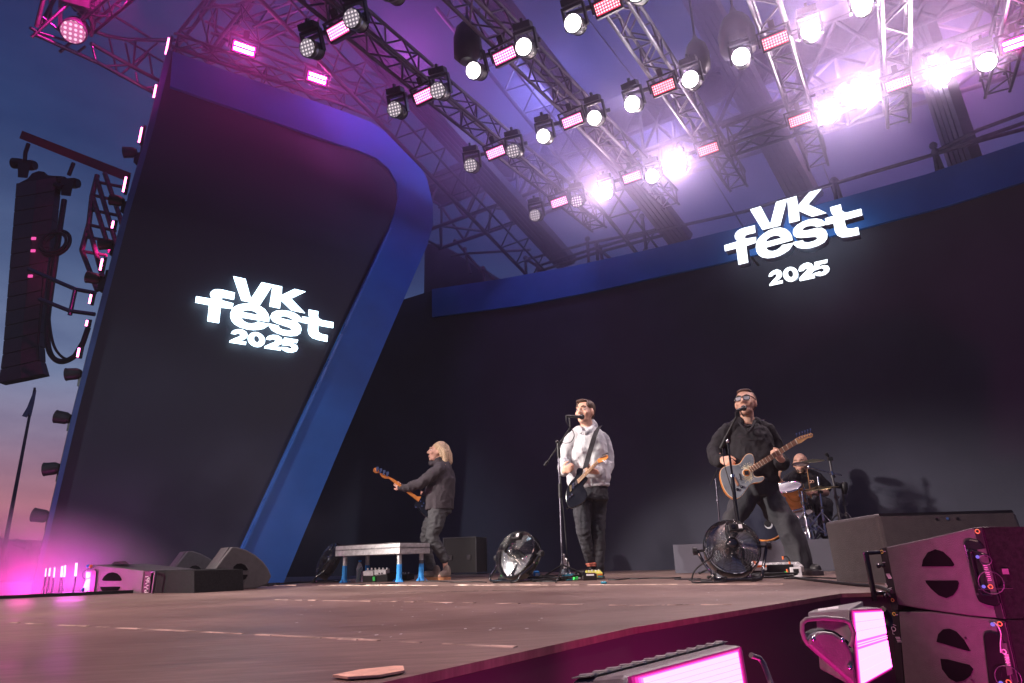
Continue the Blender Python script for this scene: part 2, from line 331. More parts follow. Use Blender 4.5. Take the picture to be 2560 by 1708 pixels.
# ------------------------------------------------------------------ leaning side screen with rounded corner
AZS = math.radians(55); US = V((math.sin(AZS), math.cos(AZS), 0)); nS = V((math.cos(AZS), -math.sin(AZS), 0))  # nS faces the stage
PS = aty(*dd(660, 1319), 9.8)
side = thing('side_screen', 'tall leaning side screen with blue rounded frame left of the stage', 'screen', V((PS.x, PS.y, -.5)))
outr = [(397, 118), (500, 155), (640, 204), (786, 255), (850, 280), (905, 315), (950, 358), (980, 410), (993, 465), (994, 515), (981, 562), (940, 656), (893, 765), (786, 1015), (700, 1220), (652, 1335)]
innr = [(517, 1335), (558, 1247), (710, 918), (800, 724), (866, 582), (893, 524), (908, 486), (915, 455), (911, 420), (893, 388), (864, 363), (820, 344), (786, 334), (640, 283), (500, 236), (391, 198)]
ledge = [(384, 114), (344, 275), (279, 504), (169, 936), (104, 1220), (76, 1335)]
wv = lambda q, off=0: onp(*dd(*q), PS + nS * off, nS)
zb = -.35
def drop(p): return V((p.x, p.y, zb))
full = [wv(q) for q in ledge[::-1]] + [wv(q) for q in outr]
full = [drop(full[0])] + full + [drop(full[-1])]
b = MB(); b.prism([p - nS * .06 for p in full], -nS * .35); b.build('panel', M_['led_wall'], side)
fr = [wv(q) for q in outr] + [drop(wv(outr[-1])), drop(wv(innr[0]))] + [wv(q) for q in innr]
b = MB(); b.prism(fr, -nS * .058); b.build('blue_frame', M_['blue'], side)
# bright bevel lip along the inner leg and slim frame on the left edge
b = MB()
lip = [wv(q) for q in innr]
for p, q in zip(lip[:6], lip[1:6]):
    t = (q - p).normalized(); m_ = nS.cross(t)
    b.hexa([p, q, q - m_ * .035, p - m_ * .035], [p + nS * .05, q + nS * .05, q - m_ * .035 + nS * .05, p - m_ * .035 + nS * .05])
b.build('lip', mat('lip_blue', (.03, .16, .5), .3, 0, .1, 4), side)
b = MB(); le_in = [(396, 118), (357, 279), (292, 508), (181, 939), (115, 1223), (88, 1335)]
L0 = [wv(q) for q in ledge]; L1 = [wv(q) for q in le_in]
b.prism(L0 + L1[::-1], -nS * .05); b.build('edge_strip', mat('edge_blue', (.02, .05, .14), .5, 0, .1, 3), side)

# ------------------------------------------------------------------ glowing signs
G = {
 'letter_v': [[(718,195),(893,232),(962,485),(972,510),(985,505),(1130,282),(1292,316),(1270,360),(1112,605),(838,545)]],
 'letter_k': [[(1296,318),(1430,345),(1422,470),(1610,380),(1775,418),(1560,520),(1765,730),(1570,690),(1415,540),(1397,662),(1247,630)]],
 'letter_f': [[(172,488),(412,527),(388,492),(377,455),(385,425),(412,400),(450,387),(500,385),(560,393),(738,434),(724,535),(600,508),(560,505),(536,528),(560,550),(716,592),(700,668),(532,648),(506,877),(338,848),(362,613),(160,575)]],
 'letter_e': [[(704,668),(730,640),(780,615),(840,600),(930,592),(1030,602),(1110,630),(1180,680),(1222,740),(1242,800),(1238,860),(830,793),(842,822),(870,853),(920,878),(980,887),(1035,878),(1078,858),(1232,892),(1215,925),(1160,960),(1090,973),(1010,978),(920,968),(820,940),(740,895),(695,845),(675,790),(676,725)],
              [(845,718),(870,697),(920,685),(980,690),(1030,705),(1065,730),(1088,765)]],
 'letter_s': [[(1265,770),(1285,728),(1340,700),(1430,692),(1530,703),(1620,735),(1680,775),(1718,826),(1716,862),(1600,842),(1580,818),(1530,790),(1470,773),(1425,775),(1403,793),(1420,808),(1480,825),(1580,845),(1660,875),(1700,920),(1713,975),(1695,1030),(1650,1060),(1560,1068),(1450,1055),(1350,1020),(1280,978),(1236,915),(1240,886),(1375,917),(1392,950),(1440,975),(1520,988),(1565,985),(1573,965),(1545,942),(1460,915),(1360,880),(1300,850),(1270,812)]],
 'letter_t': [[(1728,782),(1850,803),(1828,775),(1820,735),(1822,682),(1960,708),(1955,780),(1972,812),(2010,835),(2182,868),(2178,948),(1958,910),(1958,985),(1970,1018),(2010,1040),(2097,1058),(2092,1150),(1960,1122),(1880,1095),(1832,1050),(1812,990),(1818,885),(1724,868)]],
}
two = [(683,1030),(696,1003),(720,985),(780,970),(850,975),(905,1010),(925,1055),(908,1098),(860,1123),(770,1132),(905,1153),(897,1196),(658,1160),(665,1135),(740,1100),(800,1078),(823,1055),(815,1035),(785,1027),(745,1042)]
def ell(cx, cy, rx, ry, sh, n=22): return [(cx + rx * math.cos(2 * math.pi * i / n), cy + ry * math.sin(2 * math.pi * i / n) + sh * math.cos(2 * math.pi * i / n)) for i in range(n)]
G2 = {'digit_two': [two], 'digit_zero': [ell(1055, 1120, 125, 106, 18), ell(1058, 1112, 42, 50, 7)],
      'digit_five': [[(1465,1092),(1665,1125),(1648,1170),(1535,1152),(1526,1172),(1600,1182),(1648,1208),(1663,1248),(1642,1288),(1580,1308),(1500,1300),(1440,1270),(1418,1230),(1508,1236),(1530,1254),(1568,1256),(1578,1230),(1550,1207),(1490,1203),(1430,1198)]]}
def sgn(q): return (460 + q[0] / 5.875, 660 + q[1] / 5.875)
def loc2(p, P, u): return ((p - P).dot(u), p.z)
def L_left(q): return np.array(loc2(onp(*sgn(q), PS, nS), PS, US))
PR = PW - D * .42; UR = W
def L_right(q): return np.array(loc2(onp(1780 + q[0] / 5.407, 450 + q[1] / 5.407, PR, nW), PR, UR))
def fit(pairs):
    A = np.array([[*L_left(a), 1] for a, _ in pairs]); B = np.array([L_right(c) for _, c in pairs]); return np.linalg.lstsq(A, B, rcond=None)[0]
A1 = fit([((718,195),(538,432)), ((1775,418),(1490,155)), ((1765,730),(1555,480)), ((838,545),(710,710)), ((172,488),(185,895)), ((338,848),(380,1175)), ((506,877),(510,1145)), ((2182,868),(2030,408)), ((2092,1150),(2010,775)), ((1822,682),(1620,400))])
A2 = fit([((658,1160),(785,1443)), ((683,1030),(770,1320)), ((1665,1125),(1568,1078)), ((1640,1290),(1585,1260)), ((1405,1277),(1380,1310))])
def letter(name, loops, to3, depth_dir, depth, m_face, parent):
    cu = bpy.data.curves.new(name, 'CURVE'); cu.dimensions = '2D'; cu.fill_mode = 'BOTH'; cu.extrude = depth / 2
    for lp in loops:
        s = cu.splines.new('POLY'); s.points.add(len(lp) - 1); s.use_cyclic_u = True
        for i, p in enumerate(lp): s.points[i].co = (p[0], p[1], 0, 1)
    o = bpy.data.objects.new(name, cu); scene.collection.objects.link(o); dg = bpy.context.evaluated_depsgraph_get()
    me = bpy.data.meshes.new_from_object(o.evaluated_get(dg)); bpy.data.objects.remove(o); me.name = name
    for v in me.vertices: v.co = to3(v.co.x, v.co.y) + depth_dir * v.co.z
    bm = bmesh.new(); bm.from_mesh(me); bmesh.ops.remove_doubles(bm, verts=bm.verts, dist=1e-5); bmesh.ops.recalc_face_normals(bm, faces=bm.faces); bm.to_mesh(me); bm.free()
    me.materials.append(m_face); o = bpy.data.objects.new(name, me); scene.collection.objects.link(o); o.parent = parent; o.matrix_parent_inverse = parent.matrix_world.inverted(); return o
def rounded(lp, nm): return lp
em_sign = emit('sign_glow', (.84, .93, 1.0), 2.6); em_sign_l = emit('screen_sign_glow', (.62, .84, 1.0), 4.5)
sg = thing('festival_sign', 'white glowing festival lettering reading 2025 shown on the side screen', 'sign', PS + Z * 3)
t3 = lambda x, y: V((PS.x, PS.y, 0)) + US * x + Z * y + nS * .03
for dct in (G, G2):
    for nm, lps in dct.items():
        letter(nm, [[tuple(L_left(q)) for q in lp] for lp in lps], t3, nS, .02, em_sign_l, sg)
letter('digit_two', [[tuple(L_left((x + 513, y + 83))) for x, y in two]], t3, nS, .02, em_sign_l, sg)
sg = thing('festival_sign', 'white glowing block lettering mounted high on the back wall top band', 'sign', PR + Z * 4)
t3 = lambda x, y: V((PR.x, PR.y, 0)) + UR * x + Z * y
sign_side = mat('sign_side', (.35, .45, .6), .4, 0, .05, 5)
for dct, A in ((G, A1), (G2, A2)):
    for nm, lps in dct.items():
        o = letter(nm, [[tuple(np.array([*L_left(q), 1]) @ A) for q in lp] for lp in lps], t3, nW, .16 if dct is G else .05, em_sign, sg)
        o.data.materials.append(sign_side)
        for pl in o.data.polygons:
            if abs(pl.normal.dot(nW)) < .6: pl.material_index = 1
letter('digit_two', [[tuple(np.array([*L_left((x + 513, y + 83)), 1]) @ A2) for x, y in two]], t3, nW, .05, em_sign, sg)
b = MB()
for x in (-.1, .8, 1.7):
    c = np.array([*L_left((600 + x * 600, 760)), 1]) @ A1; p = t3(*c) + D * .09
    b.tube([p, p + D * .34], .02)
b.build('bracket', M_['steel'], sg)
# ------------------------------------------------------------------ roof and rigging
def truss(label, p, q, w, h, r, m, name='box_truss', bay=None, group='lighting trusses', cat='truss', brr=.55, tri=False):
    p, q = V(p), V(q); t = (q - p).normalized(); s = t.cross(Z).normalized(); u = s.cross(t).normalized(); L = (q - p).length
    root = thing(name, label, cat, p, group)
    cn = [s * (w / 2) + u * (h / 2), -s * (w / 2) + u * (h / 2), -s * (w / 2) - u * (h / 2), s * (w / 2) - u * (h / 2)]
    if tri: cn = [s * (w / 2) + u * (h / 2), -s * (w / 2) + u * (h / 2), -u * (h / 2)]
    for c in cn:
        b = MB(); b.tube([p + c, q + c], r, 8)
        for e, d_ in ((p, -1), (q, 1)): b.tube([e + c, e + c + t * d_ * .07], [r * .7, r * .95], 8)
        b.build('chord', m, root)
    b = MB(); bay = bay or max(w, h) * 1.05; n = max(2, int(L / bay)); k = len(cn)
    for f in range(k):
        c0, c1 = cn[f], cn[(f + 1) % k]
        for i in range(n):
            a, e = p + t * (L * i / n), p + t * (L * (i + 1) / n)
            if i % 2: b.tube([a + c1, e + c0], r * brr, 5, False)
            else: b.tube([a + c0, e + c1], r * brr, 5, False)
            if i % 4 == 0: b.tube([a + c0, a + c1], r * brr, 5, False)
        b.tube([q + c0, q + c1], r * brr, 5, False); b.tube([p + c0, p + c1], r * brr, 5, False)
    b.build('bracing', m, root); return root
ZT = 5.75
def T2(a, c, z=ZT): return onz(*dd(*a), z), onz(*dd(*c), z)
alu, steel = M_['alu'], M_['steel']
def tr(a, c, label, z=ZT, over=.0, **k):
    p, q = T2(a, c, z); return truss(label, p, q, .26, .26, .022, k.pop('m', alu), **k)
tr((560, -160), (1370, 508), 'leftmost silver lighting truss running back above the bass player', m=M_['alu_shaded'])
tr((1020, -60), (1535, 455), 'second silver lighting truss from the left running back over the stage', m=M_['alu_shaded'])
tr((1395, -30), (1690, 412), 'middle silver lighting truss whose bright end hangs left of the wall sign')
tr((1742, -40), (1874, 362), 'silver lighting truss ending just above the letter K of the wall sign')
tr((2050, -60), (2058, 262), 'silver lighting truss ending below the big white starburst lamp')
tr((2345, -40), (2285, 190), 'rightmost silver lighting truss stub at the right edge')
# bright cross truss joining them at the right
pa, pb = onz(*dd(1678, 322), ZT - .06), onz(*dd(1868, 258), ZT - .06)
truss('short bright cross truss with white clamps between the middle and fourth trusses', pa, pb, .3, .3, .024, alu)
# big dark roof trusses crossing the stage
p0, p1 = onz(*dd(985, 505), 7.1), onz(*dd(2420, -30), 7.1)
truss('big dark cross beam lattice spanning the stage above the back wall', p0, p1, .8, 1.0, .04, steel, name='roof_truss', bay=.62, group='dark roof trusses', brr=.75)
b = MB(); s_ = (p1 - p0).normalized(); b.hexa([p0 + Z * .52 - s_.cross(Z) * .42, p1 + Z * .52 - s_.cross(Z) * .42, p1 + Z * .52 + s_.cross(Z) * .42, p0 + Z * .52 + s_.cross(Z) * .42], [p0 + Z * .75 - s_.cross(Z) * .42, p1 + Z * .75 - s_.cross(Z) * .42, p1 + Z * .75 + s_.cross(Z) * .42, p0 + Z * .75 + s_.cross(Z) * .42])
tag(b.build('roof_purlin', M_['steel']), 'wide flat dark beam lying on top of the long cross lattice', 'beam', 'dark roof beams')
p0, p1 = onz(*dd(1560, 330), 7.6), onz(*dd(2400, 60), 7.6)
truss('second dark cross lattice higher up behind the right hand lamps', p0, p1, .7, .9, .04, steel, name='roof_truss', bay=.7, group='dark roof trusses', brr=.7)
# sloping rafters (near end high, far end just behind the wall top)
PB = PW + D * .9
m_raf = mat('rafter_steel', (.055, .05, .06), .6, .2, .2, 10)
def rafter(a, c, width, label, lat=True, zn=8.6):
    p = onz(*dd(*a), zn); q = onp(*dd(*c), PB, nW); t = (q - p).normalized(); s = t.cross(Z).normalized(); u = s.cross(t)
    root = thing('roof_rafter', label, 'rafter', p, 'sloping roof rafters'); b = MB(); hw = width / 2
    b.hexa([p - s * hw, q - s * hw, q + s * hw, p + s * hw], [p - s * hw + u * .16, q - s * hw + u * .16, q + s * hw + u * .16, p + s * hw + u * .16]); b.build('beam', m_raf, root)
    b = MB()
    for k in range(1, 5):
        o = s * (hw * (-1 + k * .4)) - u * .012; b.tube([p + o, q + o], .012, 5)
    b.build('track', m_raf, root)
    if lat:
        b = MB(); L = (q - p).length; n = int(L / .45); off = -s * (hw + .42) - u * .3
        b.tube([p + off, q + off], .035, 7); b.tube([p - s * hw - u * .3, q - s * hw - u * .3], .02, 6)
        for i in range(n):
            e, f = p + t * (L * i / n), p + t * (L * (i + .5) / n); g = p + t * (L * (i + 1) / n)
            b.tube([e - s * hw, f + off], .016, 5, False); b.tube([f + off, g - s * hw], .016, 5, False)
        b.build('lattice', steel, root)
rafter((640, -110), (1300, 612), .42, 'leftmost dark sloping rafter with lattice running down behind the wall', True)
rafter((1075, -60), (1562, 560), .42, 'second dark sloping rafter passing behind the strobe rows', True)
rafter((1590, -20), (1850, 470), .46, 'wide dark sloping rafter ending behind the glowing wall sign', False)
rafter((2070, -30), (2210, 400), .5, 'wide dark ribbed rafter at the right behind the white starburst lamp', False)
# cable lines
for i, (a, c, lb) in enumerate((((1300, -20), (1520, 265), 'thin dark wire running down from the top between the strobe rows'), ((1630, 400), (1730, 560), 'thin dark stay behind the middle truss end'), ((1885, 370), (1935, 500), 'thin stay cable hanging near the letter K'))):
    p, q = onz(*dd(*a), 7.4), onp(*dd(*c), PW + D * .3, nW); b = MB(); b.tube([p, q], .012, 5); tag(b.build('stay_cable', M_['black']), lb, 'cable', 'thin stay cables')
# scaffold rail on top of the wall
PRL = PW + D * .55
rl = thing('scaffold_rail', 'dark scaffold handrail with couplers standing along the top of the back wall', 'railing', onp(1500, 640, PRL, nW))
def pr(x, y): return onp(x, y, PRL, nW)
def za(x, y): return pr(1060 + x / 2.9375, 480 + y / 2.9375)
def zb_(x, y): return pr(2060 + x / 3.92, 260 + y / 3.92)
for pts in ([za(200, 470), za(340, 450), za(780, 425)], [za(745, 495), za(860, 470), za(1200, 378), za(1700, 280)], [za(830, 545), za(1270, 410), za(1760, 275), za(2350, 145), zb_(100, 780), zb_(1060, 500), zb_(1960, 185)],
            [za(850, 580), za(1290, 440), za(1750, 320)], [zb_(1090, 470), zb_(1500, 260), zb_(1960, 90)], [zb_(1090, 490), zb_(1600, 340), zb_(1960, 245)]):
    b = MB(); b.tube(pts, .028, 7); b.build('rail', steel, rl)
for top, bot in (((745, 485), (750, 610)), ((1200, 345), (1210, 520)), ((1270, 390), (1275, 500)), ((1290, 410), (1310, 500)), ((830, 530), (840, 600)), ((1600, 180), (1632, 420)), ((435, 560), (445, 660)), ((300, 420), (340, 600)), ((1270, 410), (1370, 490)), ((760, 500), (900, 590)), ((440, 570), (520, 650)), ((230, 360), (430, 590))):
    b = MB(); b.tube([za(*top), za(*bot)], .03, 7); b.sph(za(*top), .05, 8, 6); b.build('post', steel, rl)
for top, bot in (((95, 750), (120, 940)), ((110, 760), (170, 940)), ((1070, 410), (1110, 650)), ((1090, 470), (1160, 640))):
    b = MB(); b.tube([zb_(*top), zb_(*bot)], .03, 7); b.sph(zb_(*top), .055, 8, 6); b.build('post', steel, rl)

# dark bulk of roof tower seen behind the wall's left end
b = MB(); P = [(5, 385), (120, 380), (430, 580), (440, 660), (60, 720), (0, 760)]
b.prism([onp(1060 + x / 2.9375, 480 + y / 2.9375, PW + D * 1.2, nW) for x, y in P], D * 1.2)
tag(b.build('tower_cover', mat('cover_cloth', (.03, .028, .035), .9, 0, .2, 3)), 'dark cloth covered corner of the roof tower behind the rounded frame', 'cover')

# ------------------------------------------------------------------ moving heads and strobes
m_dots_dim = led('lens_dim', (1, .9, .93), .22, .95, .052, .26, (.8, .62, .8))
m_dots_mid = led('lens_mid', (1, .96, .94), 4, 9, .052, .30, (1, .9, .9))
m_bright = emit('lens_bright', (1, .92, .92), 110); m_blaze = emit('lens_blaze', (1, .78, .80), 620)
LENS = dict(flare=emit('lens_flare', (1, .80, .80), 1700), dim=m_dots_dim, mid=m_dots_mid, bright=m_bright, blaze=m_blaze)
m_str_pink = led('strobe_pink', (1, .42, .70), 1.3, 4.5, .040, .30, (1, .03, .28)); m_str_red = led('strobe_red', (1, .34, .40), 1.2, 4.0, .040, .30, (1, .01, .07)); m_str_hot = emit('strobe_hot', (1, .01, .34), 5)
m_body = mat('fixture_body', (.03, .028, .034), .4, 0, .2, 20)
def face_dir(p, yaw=0, pitch=0):
    """towards the crowd in front of the stage"""
    a = math.radians(208 + yaw); e = math.radians(-25 + pitch); return V((math.sin(a) * math.cos(e), math.cos(a) * math.cos(e), math.sin(e)))
proto_head = {}
def head_meshes():
    # local frame: z = beam axis (lens at z=+.17), clamp above along -... yoke along local y
    b = MB(); b.lathe((0, 0, -.17), (0, 0, 1), [(.07, 0), (.105, .03), (.125, .12), (.13, .22), (.125, .24), (.14, .25), (.14, .33), (.128, .34), (.124, .325)], 26)
    for k in range(4): b.torus((0, 0, -.1 + k * .045), (0, 0, 1), .122, .008, 20, 5)
    hd = b.mesh('housing'); hd.materials.append(m_body)
    b = MB(); b.lathe((0, 0, .158), (0, 0, 1), [(.124, 0), (.124, .008)], 26, False); ln = b.mesh('lens')
    b = MB(); b.box((-.158, -.11, -.02), (.03, .30, .085)); b.box((.158, -.11, -.02), (.03, .30, .085)); b.box((0, -.265, -.02), (.345, .04, .09)); yk = b.mesh('yoke'); yk.materials.append(m_body)
    b = MB(); b.box((0, -.335, 0), (.27, .09, .17)); b.box((0, -.41, 0), (.04, .08, .06)); b.tube([(-.1, -.38, 0), (.1, -.38, 0)], .02, 8); bs = b.mesh('base'); bs.materials.append(m_body)
    return hd, ln, yk, bs
HD, LN, YK, BS = head_meshes(); lens_me = {}
for k, m_ in LENS.items(): lens_me[k] = LN.copy(); lens_me[k].name = 'lens'; lens_me[k].materials.append(m_)
def head(px, py, kind, label, z=None, yaw=0, pitch=0, scale=.70, at=None, roll=0):
    p = at if at is not None else onz(*dd(px, py), z if z is not None else ZT - .42)
    d = face_dir(p, yaw, pitch); x = V((0, 0, 1)).cross(d).normalized(); y = d.cross(x)   # y points up-ish; mounting is up => flip
    M = Matrix(((-x.x, -y.x, d.x, p.x), (-x.y, -y.y, d.y, p.y), (-x.z, -y.z, d.z, p.z), (0, 0, 0, 1))) @ Matrix.Rotation(roll, 4, 'Z') @ Matrix.Scale(scale, 4)
    if kind not in proto_head:
        root = thing('moving_head_light', label, 'stage light', group='moving head lights under the roof'); root.matrix_world = Matrix.Identity(4)
        for nm, me in (('housing', HD), ('yoke', YK), ('base', BS)):
            o = bpy.data.objects.new(nm, me); scene.collection.objects.link(o); o.parent = root
            if nm == 'housing': ho = o
        o = bpy.data.objects.new('lens', lens_me[kind]); scene.collection.objects.link(o); o.parent = ho
        proto_head[kind] = root; root.matrix_world = M
    else: root = dup(proto_head[kind], M, label)
    return root
m_tube = emit('strobe_tube', (1, .08, .42), 230)
def strobe_meshes(mf, w=.36, h=.17):
    b = MB(); b.box((0, 0, -.07), (w + .06, h + .07, .12)); 
    for k in range(7): b.box((-w / 2 + w * k / 6, 0, -.145), (.012, h, .04))
    hs = b.mesh('housing'); hs.materials.append(m_body)
    b = MB(); b.box((0, 0, -.005), (w, h, .014)); pl = b.mesh('led_plate'); pl.materials.append(mf)
    b = MB(); b.box((-w / 2 - .06, -.08, -.07), (.025, .22, .05)); b.box((w / 2 + .06, -.08, -.07), (.025, .22, .05)); b.box((0, -.19, -.07), (w + .15, .03, .05)); b.box((0, -.26, -.07), (.09, .12, .07)); br = b.mesh('bracket'); br.materials.append(m_body)
    return hs, pl, br
SM = {k: strobe_meshes(m) for k, m in (('pink', m_str_pink), ('red', m_str_red), ('hot', m_str_hot))}; proto_st = {}
def strobe(px, py, kind, label, z=None, xdir=None, at=None, fdir=None, scale=.68):
    p = at if at is not None else onz(*dd(px, py), z if z is not None else ZT - .36)
    d = fdir or face_dir(p, 0, -8); x = (xdir or W); x = (x - d * x.dot(d)).normalized(); y = d.cross(x)
    M = Matrix(((-x.x, -y.x, d.x, p.x), (-x.y, -y.y, d.y, p.y), (-x.z, -y.z, d.z, p.z), (0, 0, 0, 1))) @ Matrix.Scale(scale, 4)
    if kind not in proto_st:
        root = thing('led_strobe', label, 'strobe light', group='pink and red LED strobes under the roof'); root.matrix_world = Matrix.Identity(4)
        for nm, me in zip(('housing', 'led_plate', 'bracket'), SM[kind]):
            o = bpy.data.objects.new(nm, me); scene.collection.objects.link(o); o.parent = root
        if kind == 'hot':
            for yy in (-.042, .042): b = MB(); b.box((0, yy, .008), (.31, .040, .012)); o = bpy.data.objects.new('glow_tube', b.mesh('glow_tube')); o.data.materials.append(m_tube); scene.collection.objects.link(o); o.parent = root
        proto_st[kind] = root; root.matrix_world = M
    else: root = dup(proto_st[kind], M, label)
    return root
rowsT = {1: 'leftmost truss', 2: 'second truss', 3: 'middle truss', 4: 'fourth truss', 5: 'rightmost lamp row'}
posn = {0: 'topmost group', 1: 'second group', 2: 'third group', 3: 'lowest group'}
kd = dict(dim='dim dotted', mid='soft white', bright='bright white', blaze='blazing white', flare='most dazzling white')
HEADS = [(1, 0, 'left', 720, 115, 'dim'), (1, 0, 'right', 820, 50, 'dim'), (1, 1, 'left', 915, 255, 'dim'), (1, 1, 'right', 1013, 212, 'dim'), (1, 2, 'left', 1085, 382, 'dim'), (1, 2, 'right', 1183, 348, 'dim'), (1, 3, 'left', 1233, 495, 'dim'), (1, 3, 'right', 1327, 462, 'dim'),
         (2, 0, 'left', 1097, 165, 'mid'), (2, 0, 'right', 1210, 113, 'mid'), (2, 1, 'left', 1253, 315, 'mid'), (2, 1, 'right', 1370, 272, 'mid'), (2, 2, 'left', 1395, 442, 'blaze'), (2, 2, 'right', 1502, 406, 'bright'),
         (3, 0, 'left', 1323, 58, 'mid'), (3, 0, 'right', 1467, -12, 'mid'), (3, 1, 'left', 1458, 240, 'bright'), (3, 1, 'right', 1590, 187, 'bright'), (3, 2, 'left', 1562, 386, 'blaze'),
         (4, 0, 'left', 1702, 137, 'bright'), (4, 0, 'right', 1861, 77, 'blaze'), (4, 2, 'right', 1905, 265, 'blaze'),
         (5, 0, 'left', 1980, 15, 'blaze'), (5, 2, 'left', 1982, 230, 'flare'), (5, 2, 'right', 2158, 178, 'flare'), (5, 3, 'right', 2262, 146, 'blaze')]
for t, g_, sd, x, y, k in HEADS:
    head(x, y, k, f'{kd[k]} round lamp, {sd} in the {posn[g_]} under the {rowsT[t]}', yaw=random.uniform(-6, 6) - (8 if k == 'dim' else 0), pitch=random.uniform(-4, 4))
head(905, -14, 'dim', 'dim round lamp cut by the top edge just right of the leftmost truss', yaw=-8)
STR = [(1, 0, 775, 70, 'pink'), (1, 1, 972, 220, 'pink'), (1, 2, 1137, 350, 'pink'), (1, 3, 1283, 464, 'pink'), (2, 0, 1157, 128, 'pink'), (2, 1, 1313, 277, 'pink'), (2, 2, 1450, 407, 'pink'),
       (3, 0, 1393, 12, 'red'), (3, 1, 1522, 200, 'red'), (3, 2, 1625, 343, 'red'), (4, 0, 1779, 93, 'red'), (4, 2, 1836, 275, 'red'), (5, 2, 2061, 192, 'pink')]
for t, g_, x, y, k in STR:
    strobe(x, y, k, f'{"pink" if k == "pink" else "red"} dotted LED strobe in the {posn[g_]} under the {rowsT[t]}')
strobe(2330, 100, 'hot', 'overexposed pink strobe bar at the right edge')
p1 = onp(*dd(560, 112), PS + nS * .5, nS); p2 = onp(*dd(728, 180), PS + nS * .5, nS)
fs = (EYE - p1).normalized() * .6 + nS * .4
strobe(0, 0, 'hot', 'hot pink twin tube strobe above the blue frame, the left one of the two', at=p1, xdir=US, fdir=fs.normalized(), scale=.9)
strobe(0, 0, 'hot', 'hot pink twin tube strobe above the blue frame, the right one of the two', at=p2, xdir=US, fdir=fs.normalized(), scale=.85)
# pods: cross bars that carry the lamps below each truss
def bar(a, c, label):
    p, q = onz(*dd(*a), ZT - .16), onz(*dd(*c), ZT - .16); b = MB(); b.tube([p, q], .026, 8); tag(b.build('lamp_bar', steel), label, 'pipe', 'pipes carrying the lamps')
for i, (a, c, lb) in enumerate((((700, 95), (845, 30), 'pipe across the leftmost truss carrying its topmost lamps'), ((900, 235), (1040, 190), 'pipe across the leftmost truss carrying its second lamp group'), ((1065, 365), (1210, 328), 'pipe across the leftmost truss carrying its third lamp group'), ((1215, 480), (1350, 445), 'pipe across the leftmost truss end carrying the lowest dim lamps'),
        ((1075, 140), (1240, 90), 'pipe across the second truss carrying its topmost lamps'), ((1230, 296), (1400, 252), 'pipe across the second truss carrying its middle lamps'), ((1375, 425), (1530, 385), 'pipe across the second truss end beside a starburst lamp'),
        ((1300, 35), (1500, -30), 'pipe across the middle truss at the top edge'), ((1435, 220), (1620, 165), 'pipe across the middle truss carrying two bright lamps'), ((1540, 368), (1660, 325), 'pipe across the middle truss end left of the wall sign'),
        ((1680, 115), (1890, 55), 'pipe carrying a red strobe between two bright lamps near the top'), ((1815, 262), (1930, 240), 'pipe across the truss end above the letter K'), ((1960, 215), (2350, 90), 'long pipe carrying the blazing lamps at the right'))):
    bar(a, c, lb)
# dark cloth covered motors hanging
for (x, y, z, w, h, lb) in ((1072, 95, ZT - .1, .32, .55, 'dark cloth covered chain motor hanging beside the second truss'), (1690, 80, ZT + .1, .42, .6, 'dark covered motor above the bright lamp left of the red strobe'), (1600, 130, ZT + .1, .3, .5, 'dark covered motor hanging behind the middle truss lamps')):
    p = onz(*dd(x, y), z); b = MB(); b.lathe(p - Z * h * .5, Z, [(w * .25, 0), (w * .48, h * .15), (w * .5, h * .5), (w * .38, h * .8), (w * .12, h), (w * .05, h * 1.15)], 9); b.tube([p + Z * h * .5, p + Z * (h * .5 + 1.1)], .015, 5)
    tag(b.build('chain_motor', M_['black']), lb, 'chain motor', 'covered chain motors')

# pink truss corner at the top left
PL = onz(*dd(330, 180), 6.3)
def tl(x, y, Y): return aty(60 + x / 5.875, y / 5.875, Y)
pk = thing('outrigger_truss', 'pink lit lattice outrigger truss sticking out left of the side screen top', 'truss', tl(100, 500, 7.4))
for r, pts in ((.028, [tl(150, 500, 7.2), tl(1100, 930, 8.0), tl(1950, 1390, 8.8)]), (.03, [tl(980, 640, 7.9), tl(1700, 1040, 8.6), tl(2030, 1210, 8.9)]), (.02, [tl(90, 410, 7.1), tl(190, 470, 7.2), tl(600, 720, 7.6)])):
    b = MB(); b.tube(pts, r, 8); b.build('chord', alu, pk)
for pts in ([tl(110, 550, 7.2), tl(700, 10, 7.2)], [tl(520, 770, 7.6), tl(730, 590, 7.6)]):
    b = MB(); b.tube(pts, .022, 8); b.build('cross_bar', alu, pk)
b = MB()
for pts in ([tl(270, 250, 7.2), tl(680, 580, 7.5)], [tl(900, 680, 7.8), tl(780, 780, 7.8)], [tl(1000, 680, 7.9), tl(1070, 930, 8)], [tl(1160, 970, 8.1), tl(1500, 960, 8.4)], [tl(1250, 560, 8.6), tl(1370, 1080, 8.6)], [tl(1490, 640, 8.7), tl(1560, 960, 8.6)], [tl(1520, 600, 8.8), tl(2040, 910, 8.9)], [tl(1970, 620, 8.9), tl(1400, 1120, 8.6)],
            [tl(1640, 560, 8.8), tl(1610, 940, 8.7)], [tl(1820, 780, 8.9), tl(1640, 980, 8.7)], [tl(1840, 820, 8.9), tl(1890, 1130, 8.9)], [tl(1640, 1060, 8.8), tl(1680, 1260, 8.9)], [tl(1730, 1290, 8.9), tl(1980, 1280, 9)], [tl(200, 470, 7.2), tl(620, 600, 7.5)]):
    b.tube(pts, .018, 6)
b.build('bracing', alu, pk)
pk = thing('upright_truss', 'dark red lit upright truss leg at the upper left corner', 'truss', tl(180, 400, 7.2))
for pts in ([tl(180, 400, 7.2), tl(300, -80, 7.0)], [tl(380, 280, 7.6), tl(400, -80, 7.4)], [tl(240, 380, 7.4), tl(480, -80, 7.3)]):
    b = MB(); b.tube(pts, .026, 8); b.build('chord', steel, pk)
